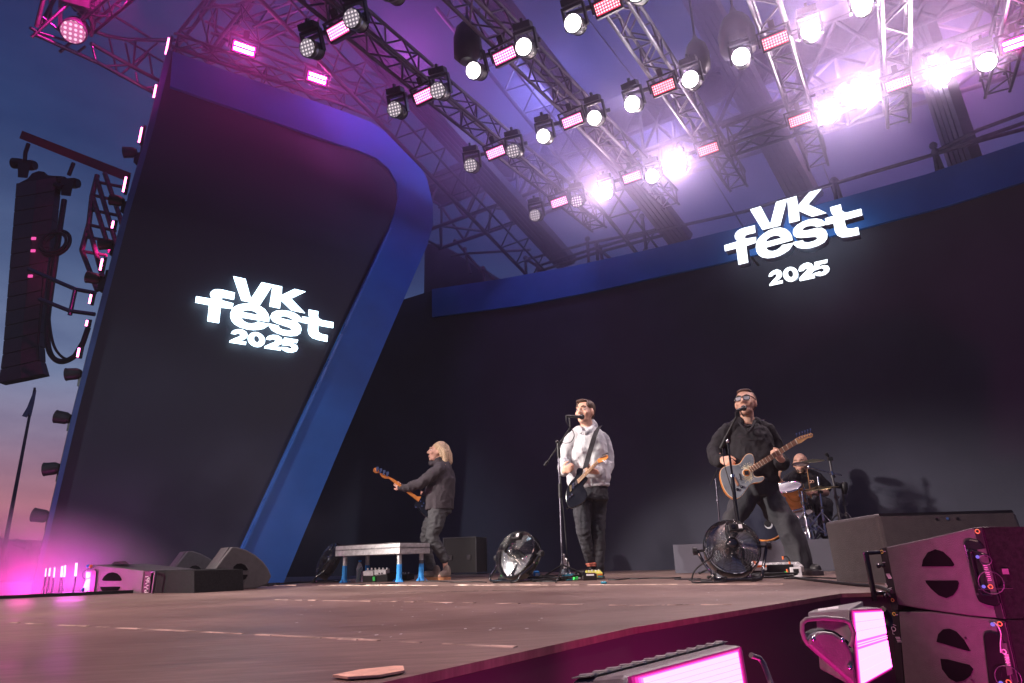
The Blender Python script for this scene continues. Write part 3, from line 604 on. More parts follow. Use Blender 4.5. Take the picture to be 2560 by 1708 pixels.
truss('bright pink lit truss rising to the top edge beside the upper left spotlight', tl(930, 330, 7.5), tl(1500, -160, 7.0), .2, .2, .022, alu)
head(0, 0, 'dim', 'pink lit spotlight head hanging in the upper left truss corner', at=tl(760, 430, 7.45), yaw=-55, pitch=-25, scale=1.15)
head(0, 0, 'dim', 'dark spotlight head above the other one in the upper left corner', at=tl(900, 90, 7.4), yaw=-30, pitch=20, scale=1.0)
b = MB(); b.tube([tl(920, 420, 7.9), tl(1200, 520, 8.2), tl(1500, 580, 8.6), tl(2000, 590, 8.9), tl(2400, 590, 9.2)], .03, 7); b.tube([tl(1250, 190, 8.4), tl(1600, 400, 8.7), tl(1850, 560, 8.9)], .022, 7)
tag(b.build('hoop_pipe', alu), 'curved pipe edge of the roof hoop beside the pink truss corner', 'pipe')
# trusses above the blue frame
def ts(x, y, off): return onp(440 + x / 3.357, y / 3.357, PS + nS * off, nS)
truss('dark flat truss lying along the top edge of the blue frame', ts(0, 400, -.25), ts(1390, 870, -.25), .3, .26, .025, steel, name='roof_truss', group='dark roof trusses')
truss('dark lattice behind the two hot pink strobes', ts(300, 240, -.9), ts(1830, 880, -1.2), .5, .6, .03, steel, name='roof_truss', group='dark roof trusses', bay=.8)
truss('pink lit lattice above the two hot pink strobes at the top edge', ts(620, 190, .5), ts(1300, -60, .9), .35, .45, .025, alu, bay=.5)
truss('dark lattice climbing to the top edge left of the hot pink strobes', ts(140, 420, -.6), ts(560, -120, -.6), .5, .5, .03, steel, name='roof_truss', group='dark roof trusses', bay=.55)
# ------------------------------------------------------------------ people
class Blob(MB):
    def cap(s, a, c, r0, r1, n=14):   # tapered capsule
        a, c = V(a), V(c); s.sph(a, r0, n, 8); s.sph(c, r1, n, 8)
        if (c - a).length > 1e-5: s.tube([a, c], [r0, r1], n)
    def chain(s, pts, rs, n=14):
        for i in range(len(pts) - 1): s.cap(pts[i], pts[i + 1], rs[i], rs[i + 1], n)
    def eltube(s, pts, rx, ry, side, n=20):   # elliptical loft; side = local x axis
        side = V(side).normalized(); pts = [V(p) for p in pts]; vs = []
        for i, p in enumerate(pts):
            t = (pts[min(i + 1, len(pts) - 1)] - pts[max(i - 1, 0)]).normalized(); a = (side - t * side.dot(t)).normalized(); c = t.cross(a)
            for k in range(n):
                q = 2 * math.pi * k / n; vs.append(p + a * (math.cos(q) * rx[i]) + c * (math.sin(q) * ry[i]))
        fs = [(i * n + k, i * n + (k + 1) % n, (i + 1) * n + (k + 1) % n, (i + 1) * n + k) for i in range(len(pts) - 1) for k in range(n)]
        m = (len(pts) - 1) * n; s.add(vs, fs, True); s.add(vs, [tuple(range(n))[::-1], tuple(m + k for k in range(n))])
    def skin(s, name, m, parent, voxel=.007, smooth=4, folds=None):
        me = s.mesh(name, True); o = bpy.data.objects.new(name, me); scene.collection.objects.link(o)
        r = o.modifiers.new('r', 'REMESH'); r.mode = 'VOXEL'; r.voxel_size = voxel; r.use_smooth_shade = True
        k = o.modifiers.new('s', 'SMOOTH'); k.factor = .5; k.iterations = smooth
        me2 = bpy.data.meshes.new_from_object(o.evaluated_get(bpy.context.evaluated_depsgraph_get())); bpy.data.objects.remove(o); bpy.data.meshes.remove(me)
        if folds:
            amp, sc, st = folds; nr = [v.normal.copy() for v in me2.vertices]
            for v, nn in zip(me2.vertices, nr):
                p = V((v.co.x * sc, v.co.y * sc, v.co.z * sc * st)); w = noise.noise(p) + .5 * noise.noise(p * 2.3 + V((3, 1, 7)))
                w = (1 - abs(w) * 2.2); v.co += nn * (amp * w)
        me2.name = name; me2.materials.clear(); me2.materials.append(m)
        for p in me2.polygons: p.use_smooth = True; p.material_index = 0
        o = bpy.data.objects.new(name, me2); scene.collection.objects.link(o)
        if parent is not None: o.parent = parent; o.matrix_parent_inverse = parent.matrix_world.inverted()
        return o
def hand(b, wrist, x, up, thumb, curl=.9, s=1.0, spread=.0, curls=None):
    """x: hand direction, up: back of the hand, thumb=+1/-1 side of y"""
    x = V(x).normalized(); up = V(up); up = (up - x * up.dot(x)).normalized(); y = up.cross(x) * thumb; w = V(wrist)
    P = lambda a, c, e: w + (x * a + y * c + up * e) * s
    for c, a in ((.028, .088), (.010, .092), (-.010, .088), (-.028, .08)): b.chain([P(0, c * .6, 0), P(.045, c * .9, 0), P(a, c, 0)], [.016 * s, .0155 * s, .0125 * s], 10)
    b.cap(P(-.03, 0, 0), P(.03, 0, 0), .026 * s, .028 * s, 12)
    for i, (c, a, L) in enumerate(((.030, .090, .070), (.010, .095, .080), (-.011, .090, .075), (-.030, .082, .058))):
        cu = (curls[i] if curls else curl); p = P(a, c, 0); ang = 0; pts = [p]; rr = [.0115, .0098, .0088, .0075]
        for seg in (.45, .32, .23):
            ang += cu; p = p + (x * math.cos(ang) - up * math.sin(ang) + y * (c * spread)) * (L * seg * s); pts.append(p)
        b.chain(pts, [r * s for r in rr], 10)
    t0 = P(.018, .028, -.004); t1 = P(.05, .058, -.016); t2 = P(.076, .064, -.034); t3 = P(.092, .056, -.052)
    b.chain([t0, t1, t2, t3], [.016 * s, .0125 * s, .0105 * s, .009 * s], 10)
def head_prims(b, c, f, up, s=1.0):
    """c: head centre, f: facing, returns frame"""
    f = V(f).normalized(); up = V(up); up = (up - f * up.dot(f)).normalized(); r = f.cross(up)
    R = Matrix((r, f, up)).transposed(); P = lambda x, y, z: V(c) + (r * x + f * y + up * z) * s
    b.sph(P(0, -.018, .030), V((.074, .092, .088)) * s, 20, 14, R)
    b.sph(P(0, .018, -.01), V((.066, .076, .085)) * s, 20, 14, R)
    b.sph(P(0, .030, -.062), V((.052, .055, .050)) * s, 16, 10, R)      # jaw
    b.sph(P(0, .072, -.090), V((.026, .020, .020)) * s, 12, 8, R)      # chin
    b.sph(P(0, .078, .036), V((.052, .016, .014)) * s, 12, 8, R)       # brow
    for e in (-1, 1):
        b.sph(P(e * .043, .062, -.018), V((.022, .022, .020)) * s, 10, 8, R)   # cheek
        b.sph(P(e * .076, -.008, -.004), V((.010, .020, .033)) * s, 12, 8, R)  # ear
        b.sph(P(e * .012, .096, -.022), V((.010, .012, .009)) * s, 8, 6, R)
    b.chain([P(0, .088, .026), P(0, .102, .0), P(0, .112, -.018)], [.010 * s, .011 * s, .013 * s], 10)  # nose
    b.sph(P(0, .088, -.052), V((.026, .013, .007)) * s, 12, 6, R); b.sph(P(0, .086, -.064), V((.022, .013, .008)) * s, 12, 6, R)  # lips
    return P, R
m_white_eye = mat('eye_white', (.75, .72, .7), .2, 0, .03, 5); m_iris = mat('eye_iris', (.04, .06, .07), .1, 0, .1, 5); m_lip = mat('lip', (.50, .20, .17), .45, 0, .05, 20); m_brow = M_['hair_brown']
def face_parts(P, R, root, brow=M_['hair_brown'], s=1.0, openm=0):
    for e in (-1, 1):
        b = MB(); b.sph(P(e * .031, .076, .012), V((.0135, .012, .0085)) * s, 10, 8, R); ob = b.build('eye', m_white_eye, root)
        b = MB(); b.sph(P(e * .031, .086, .011), V((.006, .004, .006)) * s, 8, 6, R); b.build('iris', m_iris, ob)
        b = MB(); b.tube([P(e * .013, .094, .034), P(e * .032, .092, .040), P(e * .052, .078, .035)], [.004 * s, .005 * s, .003 * s], 6); b.build('eyebrow', brow, root)
    b = MB(); b.sph(P(0, .096, -.051), V((.023, .008, .005)) * s, 10, 6, R); b.sph(P(0, .095, -.0635), V((.019, .008, .006)) * s, 10, 6, R); b.build('lips', m_lip, root)
    if openm: b = MB(); b.sph(P(0, .098, -.057), V((.014, .006, .005)) * s, 8, 6, R); b.build('mouth', M_['black'], root)

def shoe(b, heel, toe, w=.045, h=.05):
    heel, toe = V(heel), V(toe); t = (toe - heel).normalized(); m = heel.lerp(toe, .5)
    b.sph(heel + Z * h * .9 + t * .03, (w * .95, w * 1.0, h * 1.3), 14, 8); b.chain([heel + t * .04 + Z * h * .62, m + Z * h * .62, toe - t * .045 + Z * h * .48], [w * .78, w * .88, w * .85], 14)
def sole(b, heel, toe, w=.047, th=.022):
    heel, toe = V(heel), V(toe); t = (toe - heel).normalized(); s = t.cross(Z); L = (toe - heel).length; pts = []
    for u, v in ((0, .55), (.02, .8), (.12, .95), (.4, .8), (.65, 1.0), (.85, .95), (.96, .6), (1, .2)): pts.append(heel + t * L * u + s * w * v)
    for u, v in ((1, .2), (.96, .6), (.85, .95), (.65, 1.0), (.4, .8), (.12, .95), (.02, .8), (0, .55)): pts.append(heel + t * L * u - s * w * v)
    b.prism(pts, Z * th)

# ---------- guitarist in the grey hoodie
Y1 = 7.0
J = lambda x, y, dy=0: aty(1340 + x / 3.137, 980 + y / 3.137, Y1 + dy)
hoodie = thing('person', 'person in light grey hoodie singing at a microphone and holding a black guitar', 'person', J(470, 1462), 'band members')
fc = V((-.54, -.83, .06)); hc = J(383, 163)
b = Blob(); P, R = head_prims(b, hc, fc, Z, 1.14)
b.chain([J(392, 225, .02), J(400, 290, .03)], [.062, .064]); b.eltube([J(400, 285, .03), J(400, 330, .04), J(390, 450, .04), J(410, 640, .03), J(425, 770, .03)], [.06, .12, .17, .16, .16], [.055, .07, .10, .10, .11], (.93, -.37, 0))
shL, shR = J(275, 385, -.0), J(530, 390, .10); elL, elR = J(228, 535, .0), J(560, 570, .12); wrL, wrR = J(222, 622, -.24), J(470, 628, -.16)
b.chain([shL, elL, wrL], [.045, .042, .028]); b.chain([shR, elR, wrR], [.045, .042, .028])
hand(b, wrL, J(262, 600, -.33) - wrL, (-.3, -.8, -.35), 1, .75, .95); hand(b, wrR, J(405, 605, -.20) - wrR, (.1, -.5, -.85), 1, .85, .95)
hpL, hpR = J(370, 830, .0), J(480, 830, .06); knL, knR = J(372, 1095, -.05), J(485, 1080, .02); anL, anR = J(440, 1370, .04), J(492, 1385, .04)
b.chain([hpL, knL, anL], [.07, .042, .028]); b.chain([hpR, knR, anR], [.07, .042, .028])
for a, t in ((anL, (-.9, -.5)), (anR, (-.35, -.9))):
    e = V((t[0], t[1], 0)).normalized(); g = V((a.x, a.y, .045)); b.chain([a, g, g + e * .12], [.030, .028, .022])
body = b.skin('body', M_['skin'], hoodie, .0075, 2); face_parts(P, R, hoodie, s=1.1)
b = Blob()   # hair
b.sph(P(0, -.042, .046), V((.081, .084, .086)) * 1.14, 20, 14, R); b.sph(P(.012, .025, .102), V((.066, .062, .022)), 14, 8, R); b.sph(P(-.05, .0, .06), V((.030, .06, .05)), 14, 8, R); b.sph(P(.05, .0, .06), V((.030, .06, .05)), 14, 8, R); b.sph(P(0, -.075, .0), V((.07, .045, .068)), 14, 8, R)
b.skin('hair', M_['hair_brown'], hoodie, .006, 3, (.0015, 60, .4))
b = Blob()   # hoodie
b.eltube([J(400, 285, .03), J(400, 303, .03), J(402, 325, .04), J(395, 380, .04), J(392, 470, .03), J(405, 600, .03), J(412, 690, .03), J(418, 735, .03), J(420, 752, .03)], [.085, .12, .165, .205, .22, .22, .225, .20, .195], [.075, .085, .105, .135, .15, .15, .145, .135, .13], (.93, -.37, 0), 26)
b.chain([J(340, 318, .03), J(275, 368, .0), J(245, 450, -.01), elL, J(222, 590, -.12), J(216, 618, -.2)], [.065, .060, .064, .066, .060, .050]); b.chain([J(450, 318, .06), J(530, 375, .10), J(552, 460, .11), elR, J(540, 615, .02), J(485, 630, -.12)], [.065, .062, .068, .070, .064, .050])
b.chain([J(345, 290, -.03), J(350, 312, -.08), J(385, 322, -.10), J(430, 300, -.03), J(455, 262, .04), J(430, 240, .12), J(380, 240, .13)], [.024, .020, .019, .026, .034, .040, .036])
hd_ = b.skin('hoodie', M_['hoodie'], hoodie, .008, 5, (.009, 10, .6))
b = Blob(); b.eltube([J(421, 728, .03), J(423, 752, .03)], [.21, .203], [.14, .135], (.93, -.37, 0), 30); b.skin('hem_band', M_['hoodie'], hoodie, .008, 1)
b = MB()
for e in (-1, 1): b.tube([J(372 + e * 8, 322, -.14), J(370 + e * 9, 350, -.17), J(372 + e * 12, 390, -.16)], .004, 5)
b.build('drawstring', M_['white_pl'], hoodie)
b = Blob()   # jeans
b.eltube([J(425, 740, .03), J(425, 800, .03), J(425, 850, .03)], [.175, .18, .185], [.125, .13, .13], (.93, -.37, 0), 24)
b.chain([hpL, J(365, 950, -.03), knL, J(400, 1210, .0), J(432, 1335, .03)], [.10, .09, .068, .060, .050]); b.chain([hpR, J(478, 950, .05), knR, J(492, 1200, .03), J(492, 1370, .04)], [.10, .092, .070, .064, .054])
b.skin('jeans', M_['jeans_black'], hoodie, .008, 4, (.006, 9, 1.8))
b = MB(); b.torus(J(436, 1348, .03), Z, .045, .014, 16, 6); b.torus(J(440, 1362, .03), Z, .043, .012, 16, 6); b.build('sock', mat('sock_red', (.7, .22, .15), .9, 0, .3, 40), hoodie)
for a, t, nm in ((anL, (-.9, -.5), 0), (anR, (-.35, -.9), 0)):
    e = V((t[0], t[1], 0)).normalized(); b = Blob(); g = V((a.x, a.y, .02)); shoe(b, g - e * .07, g + e * .20, .048, .055); b.cap(g + Z * .04, V((a.x, a.y, .12)), .048, .044); so = b.skin('shoe', M_['black'], hoodie, .008, 2)
    b = MB(); sole(b, V((a.x, a.y, .0)) - e * .08, V((a.x, a.y, .0)) + e * .21); b.build('shoe_sole', mat('sole_dark', (.05, .05, .05), .8), so)

# ---------- guitarist with glasses
Y2 = 6.4
J = lambda x, y, dy=0: aty(1730 + x / 2.957, 950 + y / 2.957, Y2 + dy)
gl = thing('person', 'person with glasses in a black shirt and wide black trousers playing a grey guitar', 'person', V((J(600, 1400).x, Y2, 0)), 'band members')
fc = V((-.50, -.84, .16)); hc = J(396, 176)
b = Blob(); P, R = head_prims(b, hc, fc, Z, 1.20); b.chain([J(405, 235, .03), J(412, 310, .04)], [.062, .064])
b.eltube([J(412, 300, .04), J(412, 345, .05), J(420, 480, .05), J(450, 640, .05), J(480, 760, .05)], [.06, .12, .16, .15, .15], [.055, .07, .10, .1, .11], (1, -.2, 0))
shL, shR = J(255, 395, .04), J(570, 395, .10); elL, elR = J(165, 520, .08), J(625, 590, .10); wrL, wrR = J(222, 590, -.12), J(662, 590, -.16)
b.chain([shL, elL, wrL], [.045, .042, .03]); b.chain([shR, elR, wrR], [.045, .042, .03])
hand(b, wrL, J(285, 612, -.22) - wrL, (-.25, -.9, .1), 1, .85, 1.0); hand(b, wrR, J(625, 545, -.22) - wrR, (.4, -.9, -.1), -1, .95, 1.0)
hpL, hpR = J(425, 830, .03), J(545, 830, .06); knL, knR = J(305, 1015, -.02), J(692, 1040, -.05); anL, anR = J(240, 1400, .1), J(815, 1400, .02)
b.chain([hpL, knL, anL], [.07, .042, .03]); b.chain([hpR, knR, anR], [.07, .042, .03])
for a, t in ((anL, (-.6, -.9)), (anR, (.45, -.9))):
    e = V((t[0], t[1], 0)).normalized(); g = V((a.x, a.y, .045)); b.chain([a, g, g + e * .12], [.030, .028, .022])
b.skin('body', M_['skin'], gl, .0075, 2); face_parts(P, R, gl, s=1.03)
b = Blob(); b.sph(P(0, -.045, .044), V((.092, .098, .097)), 20, 14, R); b.sph(P(0, .012, .096), V((.070, .066, .018)), 14, 8, R); b.sph(P(0, -.07, .0), V((.072, .048, .066)), 14, 8, R)
b.skin('hair', mat('hair_reddish', (.10, .05, .035), .6, 0, .3, 60, .5, 120), gl, .006, 2, (.002, 90, 1))
b = Blob(); b.sph(P(0, .045, -.078), V((.066, .058, .042)), 16, 10, R); 
b.skin('stubble', mat('stubble', (.36, .20, .15), .7, 0, .15, 90), gl, .006, 2)
b = MB()   # glasses
gk = 1.03
for e in (-1, 1):
    pts = [P(e * .031 + a * .026, .104 - abs(e * .031 + a * .026) * .25, .012 + c * .017) for a, c in ((-1, .9), (-.4, 1), (.6, 1), (1.05, .8), (.95, -.5), (.6, -1), (-.5, -1), (-.9, -.6))]
    b.tube(pts + [pts[0]], .0038, 6); b.tube([P(e * .058, .090, .026), P(e * .074, .05, .024), P(e * .080, -.012, .016)], .004, 6)
b.tube([P(-.007, .104, .018), P(.007, .104, .018)], .0038, 6); gg = b.build('glasses', M_['black_gloss'], gl)
m_glass = mat('lens_glass', (.55, .6, .7), .08, 0, .02, 5); m_glass.node_tree.nodes['Principled BSDF'].inputs['Alpha'].default_value = .38

b = MB()
for e in (-1, 1):
    pts = [P(e * .031 + a * .025, .100 - abs(e * .031 + a * .025) * .25, .012 + c * .0165) for a, c in ((-1, .9), (-.4, 1), (.6, 1), (1.05, .8), (.95, -.5), (.6, -1), (-.5, -1), (-.9, -.6))]; b.prism(pts, R @ V((0, .002, 0)))
b.build('lens', m_glass, gg)
b = Blob()   # black tee + overshirt
b.eltube([J(412, 318, .03), J(412, 335, .04), J(412, 360, .05), J(415, 430, .05), J(435, 560, .04), J(462, 680, .05), J(485, 775, .05)], [.08, .125, .175, .215, .215, .205, .205], [.07, .09, .105, .135, .145, .14, .14], (1, -.2, 0), 26)
b.chain([J(350, 325, .05), J(255, 375, .04), J(205, 450, .05), elL, J(180, 580, .0), J(205, 600, -.08)], [.062, .062, .070, .072, .068, .056]); b.chain([J(470, 325, .06), J(565, 375, .09), J(605, 460, .12), elR, J(655, 610, .0), J(662, 608, -.1)], [.062, .064, .072, .078, .074, .064])
b.skin('overshirt', M_['shirt_black'], gl, .008, 5, (.010, 9, .7))
b = MB()
nk = [J(360, 305, -.03), J(378, 330, -.07), J(412, 345, -.09), J(448, 330, -.06), J(462, 300, -.02)]; b.tube(smooth_open(nk, 4), .011, 6); b.tube([J(350, 315, -.06), J(385, 360, -.12), J(412, 390, -.13)], .012, 6); b.tube([J(470, 305, -.04), J(445, 350, -.11), J(412, 390, -.13)], .012, 6)
b.build('collar', M_['shirt_black'], gl)
b = MB(); b.hexa([J(330, 420, -.13), J(400, 418, -.14), J(398, 424, -.14), J(330, 426, -.13)], [J(330, 420, -.138), J(400, 418, -.148), J(398, 424, -.148), J(330, 426, -.138)]); b.build('pocket_flap', M_['shirt_dark'], gl)
b = MB(); b.box(J(522, 298, .02), (.03, .01, .006)); b.build('shoulder_tab', M_['white_pl'], gl)
b = Blob()   # trousers
b.eltube([J(470, 740, .05), J(480, 800, .05), J(485, 860, .05)], [.175, .18, .18], [.14, .14, .135], (1, -.2, 0), 24)
b.chain([J(425, 835, .04), J(365, 925, .0), knL, J(268, 1200, .03), J(240, 1400, .08)], [.10, .098, .085, .085, .09]); b.chain([J(540, 840, .06), J(615, 950, .0), knR, J(755, 1200, -.03), J(790, 1330, -.02), J(818, 1425, .0)], [.11, .115, .105, .10, .10, .085])
b.skin('trousers', mat('trousers_black', (.028, .029, .036), .8, 0, .25, 8, .3, 40), gl, .010, 3, (.016, 5, .5))
for a, t in ((anL, (-.6, -.9)), (anR, (.45, -.9))):
    e = V((t[0], t[1], 0)).normalized(); b = Blob(); g = V((a.x, a.y, .02)); shoe(b, g - e * .07, g + e * .20, .05, .055); so = b.skin('shoe', M_['black'], gl, .008, 2)
    b = MB(); sole(b, V((a.x, a.y, 0)) - e * .08, V((a.x, a.y, 0)) + e * .21, .052); b.build('shoe_sole', M_['black'], so)

# ---------- bass player, seen from the side
Y3 = 8.5
J = lambda x, y, dy=0: aty(900 + x / 3.92, 1070 + y / 3.92, Y3 + dy)
wm = thing('person', 'person with long blond hair in a dark shirt playing bass beside the silver riser', 'person', V((J(740, 1400).x, Y3, 0)), 'band members')
fc = V((-.98, -.14, .10)); hc = J(762, 236)
b = Blob(); P, R = head_prims(b, hc, fc, (.12, 0, 1), 1.08); b.chain([J(775, 300, 0), J(790, 350, .0)], [.056, .06])
b.eltube([J(790, 335, .0), J(800, 380, .0), J(800, 500, 0), J(760, 650, 0), J(765, 790, 0)], [.06, .10, .11, .11, .12], [.055, .17, .16, .15, .16], (-1, 0, 0))
shN, shF = J(775, 405, -.17), J(790, 400, .17); elN, wrN = J(590, 545, -.22), J(425, 588, -.20)
b.chain([shN, elN, wrN], [.05, .04, .026]); b.chain([shF, J(830, 560, .2), J(680, 640, .12)], [.05, .04, .026])
hand(b, J(405, 585, -.20), J(355, 545, -.18) - J(405, 585, -.20), (-.3, -.9, .3), 1, .8, .95); hand(b, J(680, 640, .12), (-.8, -.5, -.4), (0, .5, -1), 1, .8, .9)
hN, hF = J(760, 820, -.08), J(775, 820, .09); kN, kF = J(700, 1060, -.10), J(645, 1075, .12); aN, aF = J(835, 1330, -.05), J(715, 1400, .06)
b.chain([hN, kN, aN], [.07, .042, .026]); b.chain([hF, kF, aF], [.07, .042, .026])
feet = ((aF, J(775, 1478, .06), J(565, 1480, .0)), (aN, J(870, 1450, -.05), J(775, 1480, -.16)))
for a, h_, t_ in feet:
    h0 = V((h_.x, h_.y, .045)); e = V((t_.x - h_.x, t_.y - h_.y, 0)).normalized(); b.chain([a, h0 + e * .04, h0 + e * .14], [.030, .028, .022])
b.skin('body', M_['skin'], wm, .0075, 2); face_parts(P, R, wm, M_['hair_blond'], 1.0, 1)
b = Blob()
b.sph(P(0, -.03, .04), V((.09, .098, .094)), 20, 14, R); b.chain([J(830, 200, 0), J(862, 270, 0), J(872, 330, 0), J(868, 385, 0)], [.06, .055, .045, .018])
for dy in (-.06, -.03, .03, .06): b.chain([J(770, 180, dy), J(825, 240, dy * 1.3), J(835, 320, dy * 1.2), J(855, 365, dy)], [.045, .04, .032, .016])
b.chain([J(740, 175, -.04), J(785, 205, -.08), J(800, 270, -.085)], [.028, .03, .024])
b.skin('hair', M_['hair_blond'], wm, .006, 3, (.0025, 60, .2))
b = Blob()
b.eltube([J(765, 325, 0), J(788, 350, 0), J(800, 400, 0), J(805, 500, 0), J(785, 610, 0), J(765, 720, 0), J(765, 800, 0)], [.075, .10, .13, .155, .175, .185, .18], [.075, .12, .17, .19, .19, .19, .19], (-1, 0, 0), 26)
b.chain([J(650, 660, -.05), J(650, 760, -.05), J(655, 830, -.06)], [.05, .05, .02]); b.chain([J(860, 600, 0), J(880, 700, .0), J(893, 740, .0)], [.07, .05, .02])
b.chain([J(790, 370, -.06), shN, J(680, 480, -.21), elN, J(480, 582, -.22), J(405, 586, -.20)], [.07, .07, .065, .06, .05, .040]); b.chain([shF, J(830, 560, .2), J(700, 630, .13)], [.08, .07, .05])
b.chain([J(700, 345, 0), J(715, 350, -.05), J(770, 320, -.08), J(800, 305, -.04)], [.03, .03, .032, .03])
b.skin('overshirt', M_['shirt_dark'], wm, .009, 3, (.012, 8, .6))
b = Blob()
b.eltube([J(768, 770, 0), J(770, 840, 0)], [.15, .155], [.17, .18], (-1, 0, 0), 22)
b.chain([hN, J(740, 950, -.1), kN, J(780, 1200, -.07), J(832, 1290, -.05)], [.11, .098, .070, .060, .050]); b.chain([hF, J(690, 950, .1), kF, J(665, 1230, .1), J(705, 1390, .07)], [.11, .095, .070, .058, .050])
b.skin('trousers', mat('trousers_charcoal', (.042, .043, .048), .8, 0, .2, 9, .3, 45), wm, .009, 3, (.008, 9, 1.5))
for a, h_, t_ in feet:
    h0, t0 = V((h_.x, h_.y, .022)), V((t_.x, t_.y, .022)); b = Blob(); shoe(b, h0, t0, .052, .068); so = b.skin('shoe', M_['suede'], wm, .008, 2); b = MB(); sole(b, V((h0.x, h0.y, 0)), V((t0.x, t0.y, 0)), .052, .032); b.build('shoe_sole', M_['sole'], so)

# ---------- drummer
Y4 = 8.5; ZR = .31
J = lambda x, y, dy=0: aty(1930 + x / 5.228, 1100 + y / 5.228, Y4 + dy)
dr = thing('person', 'person in a black T-shirt sitting at the drum kit with raised drumstick', 'person', V((J(480, 900).x, Y4 + .2, ZR)), 'band members')
fc = V((-.55, -.83, -.05)); hc = J(375, 312, .05)
b = Blob(); P, R = head_prims(b, hc, fc, Z, 1.1); b.chain([J(395, 375, .08), J(405, 440, .1)], [.058, .062])
b.eltube([J(410, 430, .1), J(415, 480, .1), J(430, 650, .12), J(440, 800, .14)], [.07, .13, .17, .18], [.06, .08, .11, .12], (1, -.3, 0))
shL, shR = J(262, 520, .05), J(580, 520, .15); elL, wrL = J(130, 590, -.05), J(72, 500, -.12); elR, wrR = J(700, 690, .05), J(560, 690, -.18)
b.chain([shL, elL, wrL], [.045, .042, .03]); b.chain([shR, elR, wrR], [.045, .045, .03]); hand(b, wrL, J(72, 445, -.16) - wrL, (-.3, -.9, 0), 1, .95, 1.0); hand(b, wrR, J(500, 665, -.25) - wrR, (0, -.7, .6), -1, .9, 1.0)
hpL, hpR = J(360, 840, .1), J(540, 840, .12); knL, knR = J(330, 880, -.35), J(690, 850, -.2); anL, anR = J(300, 1180, -.35), J(680, 1150, -.2)
b.chain([hpL, knL, anL], [.09, .058, .04]); b.chain([hpR, knR, anR], [.09, .058, .04])
b.skin('body', M_['skin'], dr, .0085, 2); face_parts(P, R, dr)
b = Blob(); b.sph(P(0, .048, -.08), V((.055, .05, .042)), 16, 10, R); b.skin('beard', M_['hair_brown'], dr, .006, 2)
b = Blob(); b.eltube([J(405, 440, .1), J(410, 470, .1), J(420, 540, .1), J(432, 650, .12), J(440, 800, .14)], [.085, .14, .20, .215, .22], [.08, .10, .13, .15, .16], (1, -.3, 0), 24)
b.chain([J(350, 455, .1), J(270, 500, .05), J(185, 570, .0)], [.07, .075, .07]); b.chain([J(470, 455, .1), J(560, 495, .14), J(670, 610, .1)], [.07, .08, .085]); b.skin('t_shirt', M_['shirt_black'], dr, .01, 3, (.012, 7, .7))
b = MB(); b.torus(J(500, 545, -.06), (-.3, -1, 0), .014, .005, 12, 5); b.torus(J(530, 545, -.05), (-.3, -1, 0), .014, .005, 12, 5); b.build('print', M_['paper'], dr)
b = Blob(); b.eltube([J(440, 770, .14), J(440, 850, .14)], [.2, .2], [.16, .16], (1, -.3, 0)); b.chain([hpL, knL, J(305, 1130, -.35)], [.12, .09, .07]); b.chain([hpR, knR, J(682, 1100, -.2)], [.12, .09, .07]); b.skin('trousers', M_['jeans_black'], dr, .01, 3, (.01, 8, 1))
for a in (anL, anR): b = Blob(); g = V((a.x, a.y, ZR + .03)); shoe(b, g + V((.02, .06, 0)), g + V((-.1, -.2, 0)), .048, .05); b.skin('shoe', M_['black'], dr, .01, 1)
for (a, c, lb) in ((J(100, 435, -.17), J(222, 290, -.25), 'pale wooden drumstick raised in the drummer\'s fist'), (J(500, 670, -.25), J(460, 385, -.3), 'pale wooden drumstick held upright before the drummer\'s chest')):
    b = MB(); a = a + (a - c).normalized() * .08; b.tube([a, a.lerp(c, .85), c], [.008, .007, .004], 8); b.sph(c, .007, 8, 6); tag(b.build('drumstick', M_['maple']), lb, 'drumstick', 'drumsticks')
# ------------------------------------------------------------------ guitars
def planar(f, P, n): return lambda x, y, off=0: onp(*f(x, y), P + n * off, n)
def ring_holes(): pass
# grey acoustic-electric guitar held by the person with glasses
f2 = lambda x, y: (1780 + x / 5.225, 960 + y / 5.225)
n2 = V((-.12, -.99, .08)).normalized(); g2 = planar(f2, aty(*f2(400, 1150), Y2 - .27), n2)
GT = thing('electric_guitar', 'grey topped guitar with orange edge, gold splash and round sound hole, held by the person with glasses', 'guitar', g2(400, 1150), 'guitars')
GT['label'] = 'grey topped guitar with orange edge and gold splash held by the person with glasses'
out2 = [(495,908),(530,922),(548,960),(555,1010),(552,1060),(548,1110),(540,1155),(552,1195),(585,1212),(630,1208),(668,1205),(684,1225),(672,1258),(635,1283),(580,1290),(530,1300),(485,1335),(450,1380),(410,1440),(365,1482),(310,1502),(265,1492),(200,1440),(150,1360),(118,1270),(103,1190),(112,1125),(150,1085),(200,1065),(260,1055),(320,1052),(365,1030),(400,980),(430,935),(460,914)]
sm2 = smooth_closed([V((x, y, 0)) for x, y in out2], 3)
b = MB(); b.prism([g2(p.x, p.y) for p in sm2], -n2 * .055); b.build('body', M_['orange_wood'], GT)
c2 = V((370, 1200, 0)); ins = []
for i, p in enumerate(sm2):
    t = (sm2[(i + 1) % len(sm2)] - sm2[i - 1]).normalized(); ins.append(p + V((-t.y, t.x, 0)) * 9)
b = MB(); b.prism([g2(p.x, p.y, .003) for p in ins], -n2 * .003); tp = b.build('top', M_['guitar_top'], GT)
ins2 = []
for i, p in enumerate(sm2):
    t = (sm2[(i + 1) % len(sm2)] - sm2[i - 1]).normalized(); ins2.append(p + V((-t.y, t.x, 0)) * 4)
b = MB(); b.prism([g2(p.x, p.y, .0015) for p in ins2], -n2 * .001); b.build('binding', M_['ivory'], GT)
hc_ = g2(450, 1162, .006)
b = MB(); b.lathe(hc_, n2, [(.038, -.002), (.038, .001)], 24, False); b.build('rosette', M_['ivory'], GT)
